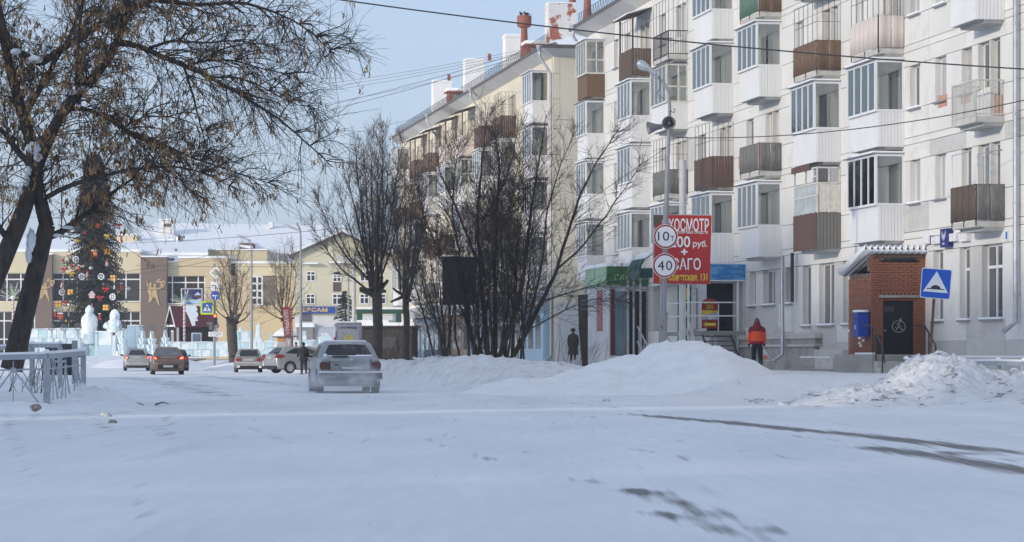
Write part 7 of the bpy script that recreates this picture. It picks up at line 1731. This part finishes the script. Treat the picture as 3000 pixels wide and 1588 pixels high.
ice_fig('ice_statue', 262, 226.2, zs, 'ice statue of a robed bearded old man, taller of the two', [('robe', [('R', (0,0), [(0,.66,.5),(.15,.72,.55),(.9,.66,.5),(1.5,.62,.45),(1.95,.70,.45),(2.25,.62,.4),(2.45,.42,.32),(2.6,.30,.28)])]), ('head', [('L', (0,-.02,2.68), (.27,.27,.28)), ('R', (0,0), [(2.62,.34,.33),(2.78,.36,.34),(2.98,.30,.28),(3.15,.16,.15),(3.24,.03,.03)])]), ('beard', [('L', (0,-.34,2.2), (.24,.14,.38), .2)]), ('arm', [('L', (-.50,-.1,1.7), (.17,.2,.5))]), ('arm', [('L', (.52,-.12,1.6), (.17,.2,.52))])], 'ice statue')
ice_fig('ice_statue', 333, 225.4, iz(967, 225), 'ice statue of a maiden in a tall rounded headdress', [('bust', [('R', (.05,0), [(-.1,.62,.45),(.35,.62,.45),(.75,.52,.38),(.98,.24,.22)])]), ('head', [('L', (.08,0,1.12), (.22,.22,.26))]), ('headdress', [('R', (.08,.08), [(.70,.34,.16),(1.0,.42,.16),(1.3,.42,.15),(1.55,.30,.12),(1.72,.08,.06)])]), ('cloak', [('L', (-.45,-.05,.35), (.42,.35,.38), .15)]), ('arm', [('L', (.42,-.2,.45), (.16,.2,.38))])], 'ice statue')
pd_ = empty('ice_pedestal', (ix(308, 224.4), 224.4, SQ - .15), 0, 'tall ice block pedestal below the maiden statue', 'ice block'); 
for k, (x0, x1, z0, z1, m) in enumerate(((-.55,.62,0,1.0,ice_b),(-.5,.58,1.01,2.05,ice),(-.8,-.56,0,1.95,ice_c),(.63,.9,0,1.8,ice))): bx('ice_block', x0, x1, -.35, .5, z0, z1, m, pd_)
bx('snow_cap', -.8, .9, -.3, .45, 2.06, 2.16, snow_clean, pd_)
def ice_fir(px, Y, pt, label, w_=.52, rz=0.):
    zb_ = SQ - .1; h_ = iz(pt, Y) - zb_; o = empty('ice_fir', (ix(px, Y), Y, zb_), rz, label, 'ice tree', 'carved ice firs'); prof = []
    for a, q in ((0,.92),(.22,.95),(.24,.60),(.46,.80),(.48,.42),(.70,.62),(.72,.26),(1.,.04)): prof.append((q * w_, a * h_))
    pts = prof + [(-x, z) for x, z in prof[::-1]]
    mb = MB(); mb.prism(pts, -.16, .16); mb.build('plate', ice, o); mb = MB(); mb.prism(pts, -.14, .14, 'x'); mb.build('plate', ice, o)
    return o
for k, (px, pt, lab) in enumerate([(150,968,'leftmost carved ice fir, behind the leaning tree'),(187,970,'carved ice fir second from the left'),(228,967,'carved ice fir left of the old man statue'),(360,967,'carved ice fir right of the pedestal'),(419,968,'left one of the two overlapping ice firs'),(445,970,'right one of the two overlapping ice firs'),(484,966,'carved ice fir beside the wooden hut')]):
    Yf = 224.2 - (k % 2) * .5; ice_fir(px, Yf, pt, lab, .56, R(8 + 6 * k))
    o = empty('wire_disc', (ix(px, Yf - .3), Yf - .3, iz(pt - 10, Yf)), 0, 'dark wire snowflake disc above the ' + lab.replace('carved ', ''), 'ornament', 'wire discs above the ice firs')
    mb = MB(); n = 18
    for j in range(n): a, q = 2*math.pi*j/n, 2*math.pi*(j+1)/n; mb.tube([(.27*math.cos(a),0,.27*math.sin(a)), (.27*math.cos(q),0,.27*math.sin(q))], .03, 5)
    mb.build('ring', M('wire_grey', (.13,.14,.15), .5), o); mb = MB()
    for j in range(6): a = math.pi*j/6; mb.tube([(.26*math.cos(a),0,.26*math.sin(a)), (-.26*math.cos(a),0,-.26*math.sin(a))], .018, 4)
    mb.tube([(0,0,-.25),(0,.1,-.9)], .02, 4); mb.build('spokes', M('wire_grey', ()), o)
for (px, Y, pt, wd, lab) in [(757,231,944,.42,'slim pointed ice obelisk among the ice figures'), (705,233,955,.4,'slim ice obelisk behind the pollarded stump')]:
    o = empty('ice_obelisk', (ix(px, Y), Y, SQ - .1), 0, lab, 'ice obelisk'); h_ = iz(pt, Y) - SQ + .1; mb = MB(); mb.loft([rrect(-wd*q, wd*q, -wd*q, wd*q, z*h_, .06) for z, q in ((0,1),(.5,.8),(.52,.6),(.9,.35),(1,.06))]); mb.build('shaft', ice, o); bx('base', -wd*1.2, wd*1.2, -wd*1.2, wd*1.2, 0, .35, ice_c, o)
for (px, Y, w_, h_, lab) in [(795,228,1.0,1.9,'ragged ice figure left of the kiosk'), (893,221,.9,2.1,'stepped ice tower beyond the silver hatchback')]:
    o = empty('ice_figure', (ix(px, Y), Y, SQ - .1), 0, lab, 'ice figure')
    for k in range(6): z0 = h_*k/6; ww = w_*(1 - .13*k)*random.uniform(.8, 1.1); sx = random.uniform(-.12, .12); bx('ice_block', sx - ww/2, sx + ww/2, -.3, .3, z0, z0 + h_/6*random.uniform(.96, 1.0), random.choice([ice, ice_c]), o)
o = empty('ice_house', (ix(953, 219), 219, SQ - .2), R(12), 'small ice block house with a pointed top behind the old saloon', 'ice block'); mb = MB(); mb.prism([(-.42,.0),(.42,0),(.52,1.55),(.1,2.0),(-.5,1.65)], -.4, .4); mb.build('block', ice, o); bx('snow_cap', -.3, .3, -.3, .3, 1.9, 1.97, snow_clean, o)

# ---------------------------------------------------------------- ornaments on the Christmas tree
def tree_r(z): t = min(1, max(0, (z - zb_x) / (zt_x - zb_x))); return 3.35 * (1 - t) ** .5 * .96 + .15
zb_x, zt_x = SQ + .3, PZ(455, YX)
ORN = [('flake',945,510),('flake',1020,725),('flake',1262,725),('flake',775,920),('flake',1405,980),('giftY',885,915),('giftY',730,1065),('giftY',1325,1110),('giftY',1415,740),('giftR',755,1225),('bowR',800,640),('bowR',1255,990),('bowR',1320,885),('bowR',815,1050),('bowR',1215,85),('bowR',1480,85),('bowY',895,690),('bowY',970,280),('bowY',1345,220),('ballR',785,525),('ballR',900,597),('ballR',1065,180),('ballR',1515,175),('ballG',830,1280),('ballG',1475,920),('ballG',1050,10),('house',1150,965),('cane',1155,1100),('sock',1245,1230),('sock',1515,260),('sock',690,1190),('ballS',1135,620),('ballS',1605,880),('ballS',865,1080),('giftR',1180,440),('giftY',1335,410),('sock',985,625),('sock',1515,850),('doll',1335,560),('doll',1090,700),('doll',775,830)]
o_red, o_yel, o_wht, o_gold, o_pink, o_slv = M('orn_red', (.45,.02,.02), .35), M('orn_yellow', (.65,.45,.06), .45), M('orn_white', (.78,.80,.82), .5), M('orn_gold', (.55,.36,.08), .25, metal=.6), M('orn_pink', (.60,.38,.35), .6), M('orn_silver', (.55,.58,.62), .25, metal=.5)
KN = dict(flake='white snowflake disc', giftY='yellow gift box with red ribbon', giftR='red gift box with white top', bowR='red bow', bowY='yellow bow', ballR='small red ball', ballG='small golden ball', ballS='silvery white ball', house='pale pink toy house', cane='white candy cane', sock='red stocking', doll='pink gnome figure')
used = {}
for kd, zx, zy in ORN:
    px, py = zx / 4.262, 640 + zy / 4.262; z = PZ(py, YX); dx = PXY(px, YX) - xc; r_ = tree_r(z); yy = YX - math.sqrt(max(.1, r_*r_ - min(dx*dx, r_*r_*.97))) - .12
    sx = (px - 277) / (YX and 1); side = 'left' if sx < -35 else ('right' if sx > 35 else 'middle'); row = 'top' if py < 700 else ('upper part' if py < 780 else ('middle' if py < 840 else ('lower part' if py < 905 else 'foot')))
    lab = '%s on the Christmas tree, %s, %s' % (KN[kd], row, side)
    used[lab] = used.get(lab, 0) + 1
    if used[lab] == 2: lab = 'further ' + lab
    X = PXY(px, yy); o = empty('tree_ornament', (X, yy, PZ(py, yy)), random.uniform(-.4, .4), lab, 'ornament', 'ornaments on the Christmas tree')
    if kd == 'flake':
        mb = MB(); mb.disc((0,0), .30, -.02, .02, 22); mb.build('disc', o_wht, o); mb = MB()
        for j in range(6):
            a = math.pi*j/3; c_, s_ = math.cos(a), math.sin(a); mb.prism([(.05*c_-.02*s_, .05*s_+.02*c_), (.14*c_-.06*s_, .14*s_+.06*c_), (.24*c_, .24*s_), (.14*c_+.06*s_, .14*s_-.06*c_)], -.03, -.021)
        mb.build('cutout', M('orn_dark', (.03,.035,.04), .7), o)
    elif kd in ('giftY', 'giftR'):
        bx('box', -.24, .24, -.16, .16, -.26, .22, o_yel if kd == 'giftY' else o_red, o); bx('ribbon', -.04, .04, -.17, .17, -.27, .23, o_red if kd == 'giftY' else o_gold, o); bx('ribbon', -.25, .25, -.165, .165, -.04, .03, o_red if kd == 'giftY' else o_gold, o); 
        if kd == 'giftR': bx('lid', -.26, .26, -.18, .18, .23, .34, o_wht, o)
    elif kd in ('bowR', 'bowY'):
        m = o_red if kd == 'bowR' else o_yel; mb = MB(); lump(mb, (-.18,0,.06), (.18,.08,.12), 1, .2, 2); lump(mb, (.18,0,.06), (.18,.08,.12), 2, .2, 2); lump(mb, (0,0,.03), (.08,.1,.08), 3, .1, 2); mb.prism([(-.04,0),(.02,0),(-.08,-.30),(-.18,-.26)], -.03, .03); mb.prism([(.04,0),(-.02,0),(.08,-.30),(.18,-.26)], -.03, .03); mb.build('bow', m, o, smooth=True)
    elif kd.startswith('ball'):
        mb = MB(); lump(mb, (0,0,0), (.14,.14,.14) if kd != 'ballS' else (.2,.2,.18), 1, 0, 2); mb.build('ball', {'R': o_red, 'G': o_gold, 'S': o_slv}[kd[-1]], o, smooth=True); mb = MB(); mb.tube([(0,0,.13),(0,0,.2)], .03, 6); mb.build('cap', o_gold, o)
    elif kd == 'house':
        mb = MB(); mb.prism([(-.24,-.22),(.24,-.22),(.24,.08),(0,.32),(-.24,.08)], -.12, .12); mb.build('wall', o_pink, o); mb = MB(); mb.prism([(-.3,.04),(0,.34),(.3,.04),(.3,.1),(0,.42),(-.3,.1)], -.15, .15); mb.build('roof', o_wht, o)
    elif kd == 'cane':
        mb = MB(); mb.tube([(-.05,0,.28),(-.05,0,-.15),(0,0,-.24),(.07,0,-.26),(.13,0,-.2),(.14,0,-.1)], .045, 8); mb.build('cane', o_pink, o, smooth=True); bx('stripe', -.1, 0, -.05, .05, .05, .12, o_red, o)
    elif kd == 'sock':
        mb = MB(); mb.loft([ell(0,0,.25,.09,.07), ell(0,0,-.05,.09,.07), ell(.05,0,-.2,.13,.07), ell(.08,0,-.28,.13,.06)]); mb.build('stocking', o_red, o, smooth=True); mb = MB(); mb.loft([ell(0,0,.24,.11,.09), ell(0,0,.33,.11,.09)]); mb.build('cuff', o_wht, o)
    else:
        mb = MB(); mb.loft([ell(0,0,-.25,.16,.12), ell(0,0,0,.13,.1), ell(0,0,.1,.07,.06)]); mb.build('robe', o_pink, o, smooth=True); mb = MB(); lump(mb, (0,0,.17), (.09,.09,.1), 1, 0, 2); mb.build('head', skin_m, o, smooth=True); mb = MB(); mb.loft([ell(0,0,.2,.11,.1), ell(0,0,.42,.01,.01)]); mb.build('hat', o_red, o, smooth=True)

# ---------------------------------------------------------------- wooden hut, light fountains, picture panel
YHt = 236.; hx0 = PXY(562, YHt)
ht = empty('wooden_hut', (hx0, YHt, SQ + .35), R(24), 'dark wooden hut with maroon snow-patched roof and white windows', 'hut')
dkw = M('hut_boards', (.030,.020,.018), .8, .2, 2); mar = M('maroon_roof', (.105,.018,.026), .5, .1, 1.5)
HL, HDp, HZ = 3.3, 2.6, 2.25
mb = MB(); mb.box(-HL/2, HL/2, -HDp/2, HDp/2, 0, HZ); mb.prism([(-HDp/2, HZ), (HDp/2, HZ), (0, HZ + 1.5)], -HL/2, HL/2, 'x'); mb.build('wall', dkw, ht)
for s_ in (-1, 1):
    mb = MB(); mb.add([(-HL/2-.3, s_*(HDp/2+.3), HZ-.15), (HL/2+.3, s_*(HDp/2+.3), HZ-.15), (HL/2+.3, 0, HZ+1.62), (-HL/2-.3, 0, HZ+1.62)], [(0,1,2,3)]); q = mb.build('roof', mar, ht); q.modifiers.new('s','SOLIDIFY').thickness = .06
def rp_(x, t): return (x, -(HDp/2+.3)*(1-t) - .03, HZ - .15 + 1.77*t + .05)
mb = MB(); mb.add([rp_(*p) for p in ((-.75,1.0),(.35,1.0),(.42,.82),(.25,.76),(.38,.66),(.30,.5),(.12,.42),(.2,.28),(-.1,.25),(-.15,.05),(-.45,.03),(-.5,.4))], [tuple(range(12))]); q = mb.build('roof_snow', snow_clean, ht); q.modifiers.new('s','SOLIDIFY').thickness = .08
mb = MB(); mb.prism([(-HDp/2-.32, HZ-.2),(-HDp/2-.2,HZ-.2),(0,HZ+1.5),(HDp/2+.2,HZ-.2),(HDp/2+.32,HZ-.2),(0,HZ+1.7)], -HL/2-.36, -HL/2-.3, 'x'); mb.build('bargeboard', white, ht)
bx('gable_snow', -HL/2-.4, -HL/2-.05, -HDp/2, HDp/2, HZ-.12, HZ+.02, snow_clean, ht)
def hwin(x0, x1, z0, z1, face):
    if face == 'front':
        o = bx('window', x0, x1, -HDp/2-.05, -HDp/2-.005, z0, z1, white, ht); p = MB(); p.box(x0+.1, x1-.1, -HDp/2-.07, -HDp/2-.051, z0+.1, z1-.1); p.build('pane', g_blue, ht)
        return o
    o = bx('window', -HL/2-.05, -HL/2-.005, x0, x1, z0, z1, white, ht); p = MB(); p.box(-HL/2-.07, -HL/2-.051, x0+.08, x1-.08, z0+.1, z1-.1); p.build('pane', g_cur, ht)
hwin(-.45, .45, .75, 1.6, 'front'); hwin(-.1, .55, .75, 1.8, 'end')
for x in (-HL/2, HL/2): bx('corner_post', x-.08, x+.08, -HDp/2-.1, -HDp/2+.05, 0, HZ, M('striped_post', (.62,.60,.60), .6, .25, 8, stretch=(1,1,4)), ht)
def candy_pole(o, z0, z1, r_=.10):
    mb = MB(); mb.tube([(0,0,z0),(0,0,z1)], r_, 10); auto_smooth(mb.build('pole', M('pole_pink', (.68,.62,.62), .5), o))
    mb = MB(); n = int((z1-z0)/.16)
    mb.tube([(math.cos(t)*r_*1.02, math.sin(t)*r_*1.02, z0 + (z1-z0)*t/(2*math.pi*n*.5)) for t in np.linspace(0, 2*math.pi*n*.5, n*6)], .035, 4); mb.build('stripe', M('stripe_red', (.42,.06,.07), .5), o)
def fountain(px, Y, py, label, rr=1.35, burst=True):
    zc = PZ(py, Y) - (SQ - .2); o = empty('light_fountain', (PXY(px, Y), Y, SQ - .2), 0, label, 'light decoration', 'striped light poles'); candy_pole(o, 0, zc)
    if burst:
        cols = [M('rod_white', (.7,.72,.75), .4), M('rod_yellow', (.6,.55,.25), .4), M('rod_green', (.3,.5,.4), .4)]
        for j in range(26):
            a = 2*math.pi*j/26*1.618; el = rng.uniform(-.35, 1.35); d_ = Vector((math.cos(a)*math.cos(el), math.sin(a)*math.cos(el), math.sin(el))); mb = MB(); mb.tube([(0,0,zc), tuple(Vector((0,0,zc)) + d_*rr*rng.uniform(.7,1.05))], .022, 4); mb.build('rod', cols[j % 3], o)
        mb = MB(); lump(mb, (0,0,zc), (.2,.2,.2), 1, .1, 2); mb.build('hub', pvc, o, smooth=True)
fountain(540, 231, 886, 'striped pole with a burst of light rods in front of the hut'); fountain(38, 232, 872, 'striped pole with a burst of light rods at the left edge'); fountain(686, 240, 884, 'striped pole without rods behind the pollarded stump', burst=False); fountain(634, 233, 935, 'short striped pole behind the sign mast', burst=False)
YPn = 240.; pn = empty('picture_panel', (PXY(561, YPn), YPn, SQ), 0, 'framed night picture panel of snowy houses above the hut', 'panel'); x0, x1, z0, z1 = PXY(533,YPn)-PXY(561,YPn), PXY(590,YPn)-PXY(561,YPn), PZ(892,YPn)-SQ, PZ(847,YPn)-SQ
bx('frame', x0-.08, x1+.08, 0, .08, z0-.08, z1+.08, white, pn); bx('night_sky', x0, x1, -.02, -.001, z0, z1, M('paint_night', (.03,.03,.13), .6, .3, 2), pn)
def pp_(pts, m, y): mb = MB(); mb.prism([(x0+(x1-x0)*a, z0+(z1-z0)*q) for a, q in pts], y, y+.008); mb.build('painting', m, pn)
pp_([(0,0),(1,0),(1,.42),(.7,.3),(.5,.36),(.25,.22),(0,.3)], M('paint_snow', (.45,.58,.75), .6), -.03); pp_([(.0,0),(.6,0),(.35,.22),(.1,.16)], M('paint_blue', (.05,.16,.5), .6), -.04); pp_([(.68,.42),(.95,.42),(.95,.6),(.68,.6)], M('paint_brown', (.16,.04,.04), .6), -.04); pp_([(.62,.6),(1.0,.6),(.82,.82)], M('paint_snow', ()), -.045); pp_([(.12,.72),(.18,.68),(.22,.78),(.18,.9),(.12,.92),(.17,.8)], M('paint_moon', (.6,.6,.5), .6), -.045); pp_([(.05,.3),(.12,.62),(.2,.32)], M('paint_tower', (.25,.32,.5), .6), -.042)
for x in (x0+.3, x1-.3): bx('leg', x-.05, x+.05, .08, .16, 0, z0, iron, pn)

# ---------------------------------------------------------------- kiosk with banner, hotel light box, dark stalls
YK = 205.; ko = empty('kiosk', (PXY(832, YK), YK, .55), R(-6), 'small food kiosk with a snowy roof and picture-covered walls', 'kiosk'); zk = PZ(988, YK) - .55
bx('body', -.52, .52, 0, 1.0, 0, zk, M('kiosk_wall', (.46,.40,.38), .6, .4, 4, col2=(.30,.06,.05), fac2=.58, scale2=2.5), ko); bx('roof', -.85, .85, -.3, 1.2, zk, zk+.06, iron, ko)
mb = MB(); mb.loft([rrect(-.82,.82,-.28,1.15,zk+.062,.1), rrect(-.6,.6,-.05,.95,zk+.42,.1), rrect(-.25,.25,.3,.6,zk+.72,.1)]); mb.build('roof_snow', snow_clean, ko, smooth=True)
bx('window', -.35, .2, -.02, -.001, zk*.42, zk*.78, g_cur, ko); bx('orange_sign', -.42, .0, -.03, -.021, zk*.82, zk*.97, M('orange_sign', (.6,.25,.06), .5), ko); bx('red_panel', -.5, .5, -.025, -.001, zk*.05, zk*.35, M('kiosk_red', (.35,.06,.05), .5, .3, 5), ko)
bn = empty('feather_banner', (PXY(857, YK-2), YK-2, .4), R(0), 'tall red advertising banner leaning beside the kiosk', 'banner')
def nq(px, py): return (PXY(px, YK-2) - PXY(857, YK-2), PZ(py, YK-2) - .4)
mb = MB(); mb.tube([(0,0,0), (nq(855,900)[0],0,nq(855,900)[1])], .035, 6); mb.build('pole', iron, bn)
mb = MB(); mb.prism([nq(826,901), nq(851,898), nq(854,985), nq(833,990)], -.03, .03); mb.build('cloth', M('banner_red', (.36,.04,.04), .6, .1, 2), bn)
mb = MB(); mb.prism([nq(828,906), nq(847,904), nq(851,982), nq(835,986)], -.05, -.032); mb.build('inner_field', M('banner_pale_red', (.42,.11,.10), .6, .1, 2), bn)
c_ = nq(840, 945); put_text('shau', bn, (c_[0], -.06, c_[1]), (R(90), R(86), 0), w=72/F*YK, h=.30)
YGb = 142.; gb = empty('light_box', (PXY(1022, YGb), YGb, .35), R(4), 'grey advertising light box with hotel lettering behind the old saloon', 'light box'); zg0 = .35
def gq(px, py): return (PXY(px, YGb) - PXY(1022, YGb), PZ(py, YGb) - zg0)
a, q = gq(986, 1030), gq(1060, 945); bx('box', a[0], q[0], 0, .3, 0, q[1], M('box_grey', (.20,.21,.24), .6, .08, 2), gb); bx('face', a[0]+.08, q[0]-.12, -.01, -.001, a[1]-.2, q[1]-.12, M('box_face', (.30,.30,.33), .5, .08, 3), gb); bx('yellow_map', a[0]+.42, a[0]+.88, -.02, -.011, a[1]+.1, a[1]+.85, M('map_yellow', (.40,.38,.10), .5, .15, 4), gb)
put_text('gost', gb, ((a[0]+q[0])/2 - .04, -.02, q[1]-.27), w=.95, h=.14); put_text('bul', gb, (a[0]+.34, -.025, a[1]+.2), w=.5, h=.14)
bx('snow_cap', a[0], q[0], 0, .3, q[1]+.001, q[1]+.06, snow_clean, gb)
for k in range(4): bx('text_line', a[0]+.14, a[0]+.36, -.02, -.011, a[1]+.42+.1*k, a[1]+.45+.1*k, M('faded_ink', (.2,.2,.28), .6), gb)
# dark stalls and a small spruce between the gabled house and the cream building
for (px, wd, hh, Y, lab) in [(1130, 3.4, 2.3, 172, 'dark wooden stall behind the pollarded trees'), (1085, 2.2, 2.5, 176, 'grey-brown stall with a snowy roof left of the pollarded trees')]:
    o = empty('stall', (PXY(px, Y), Y, .5), R(-8), lab, 'stall'); bx('wall', -wd/2, wd/2, 0, 2, 0, hh, M('stall_brown', (.04,.034,.03), .8, .3, 1.2), o); bx('roof', -wd/2-.2, wd/2+.2, -.3, 2.2, hh+.001, hh+.1, iron, o); bx('roof_snow', -wd/2-.15, wd/2+.15, -.25, 2.15, hh+.101, hh+.3, snow_clean, o); [bx('board', -wd/2 + wd*j/12 + .01, -wd/2 + wd*(j+1)/12 - .01, -.03 - .01*(j % 2), -.001, .05, hh - .02, M('stall_board', (.05,.042,.036), .85, .35, 3, stretch=(6,6,.6)), o) for j in range(12)]; bx('shutter', -wd/5, wd/5, -.07, -.045, 1.0, 1.7, M('shutter_grey', (.06,.06,.065), .6), o)
gf = empty('timber_gate', (PXY(1062, 182), 182, .6), 0, 'dark green post and beam gateway topped with snow', 'gateway'); 
for x in (-.2, 2.4): bx('post', x-.18, x+.18, 0, .3, 0, 3.2, M('gate_green', (.03,.09,.065), .7), gf)
bx('beam', -.5, 2.7, -.05, .35, 3.2, 3.5, M('gate_green', ()), gf); bx('snow_cap', -.5, 2.7, -.05, .35, 3.501, 3.65, snow_clean, gf)
for (px, Y, hh, lab) in [(1012, 262, 6.0, 'small dark spruce in front of the gabled house')]:
    o = empty('spruce', (PXY(px, Y), Y, SQ), 0, lab, 'tree'); T0 = Tubes(); T0.add(np.array([[0,0,0],[0,0,hh*.5],[0,0,hh]]), .14, .03, 6); T0.build('trunk', bark, o, (0,0,0)); V, Fq = [], []
    for k in range(150):
        t = rng.random(); z = .6 + hh*.94*t; rad = 1.7*(1-t)**.7 + .1; an = rng.uniform(0, 6.28); d_ = np.array([math.cos(an), math.sin(an), -.25]); sd = np.array([-d_[1], d_[0], 0])
        for i in range(8):
            q = np.array([0,0,z]) + d_*rad*(i+1)/8
            for m in range(4): a = d_*rng.uniform(.1,.8) + sd*rng.choice([-1,1])*rng.uniform(.3,1) + np.array([0,0,rng.uniform(-.8,.2)]); a /= np.linalg.norm(a); w_ = np.cross(a, rng.normal(0,1,3)); w_ /= np.linalg.norm(w_); w_ *= .035; n0 = len(V); V += [q-w_, q+w_, q+a*.3]; Fq.append((n0,n0+1,n0+2))
    c2 = link('crown', np_mesh('crown', np.array(V), np.array(Fq), MATS['spruce'], False), o); c2['kind'] = 'stuff'
# pigeons on the red vent
vw = W(136.1, TW) 
Mw = Matrix.Translation((vw.x, vw.y, 0)) @ Matrix.Rotation(RZ, 4, 'Z')
for k, dy in enumerate((-.18, .14)):
    T = 27.2; sv = SS(1536, T); c_ = Mw @ Vector((136.1 - sv, T - TW + dy, PZ(77, .9851*sv + .1718*T) + .62))
    o = empty('pigeon', c_, R(30 + 60*k), ['left one of two dark birds perched on the red vent', 'right one of two dark birds perched on the red vent'][k], 'bird', 'birds on the vent'); mb = MB(); lump(mb, (0,0,.09), (.08,.15,.08), 1, .05, 2); lump(mb, (0,.13,.19), (.04,.05,.045), 2, 0, 2); mb.tube([(0,.08,.1),(0,.13,.18)], [.05,.03], 7); mb.prism([(-.04,.06),(.04,.06),(.03,.08),(-.03,.08)], -.28, -.1); mb.tube([(0,.17,.19),(0,.2,.18)], [.012,.003], 5); mb.tube([(.03,0,0),(.03,0,.06)], .01, 4); mb.tube([(-.03,0,0),(-.03,0,.06)], .01, 4); mb.build('body', M('bird_dark', (.03,.03,.035), .7), o, smooth=True)

# undergrowth in front of the stalls
for (px, Y, n, h_, lab) in [(1150, 124, 45, 2.0, 'dense leafless undergrowth in front of the dark wooden stall'), (1235, 118, 30, 1.7, 'dense leafless undergrowth left of the many-stemmed tree')]:
    cx_, g0 = PXY(px, Y), terr1(PXY(px, Y), Y); B0 = Tubes(); p = np.stack([rng.normal(cx_, .8, n), rng.normal(Y, 1., n), np.full(n, g0)], 1); d_ = np.stack([rng.normal(0, .35, n), rng.normal(0, .3, n), np.ones(n)], 1)
    q = wander_many(p, d_, h_ * rng.uniform(.5, 1.25, n), 8, np.full(n, .01), .07); add_many(B0, q, rng.uniform(.008, .016, n), np.full(n, .004)); twigs_on(q, rng.integers(3, 8, n), (.2, .7), .005, B0, (0, .03), .1)
    o = empty('shrub', (cx_, Y, g0), 0, lab, 'shrub'); q = B0.build('shoots', twigm, o, (cx_, Y, g0)); q['kind'] = 'stuff'

# thin winter haze over the whole street
mb = MB(); mb.box(-3700, 3700, -500, 3700, -1.2, 36.0); hz_o = mb.build('haze', None); hm = bpy.data.materials.new('haze'); hm.use_nodes = True
for n_ in list(hm.node_tree.nodes):
    if n_.type == 'BSDF_PRINCIPLED': hm.node_tree.nodes.remove(n_)
hv = hm.node_tree.nodes.new('ShaderNodeVolumePrincipled'); hv.inputs['Color'].default_value = (.92,.95,1.,1); hv.inputs['Density'].default_value = .00028
hm.node_tree.links.new(hv.outputs[0], hm.node_tree.nodes['Material Output'].inputs['Volume']); hz_o.data.materials.append(hm); tag(hz_o, kind='stuff')
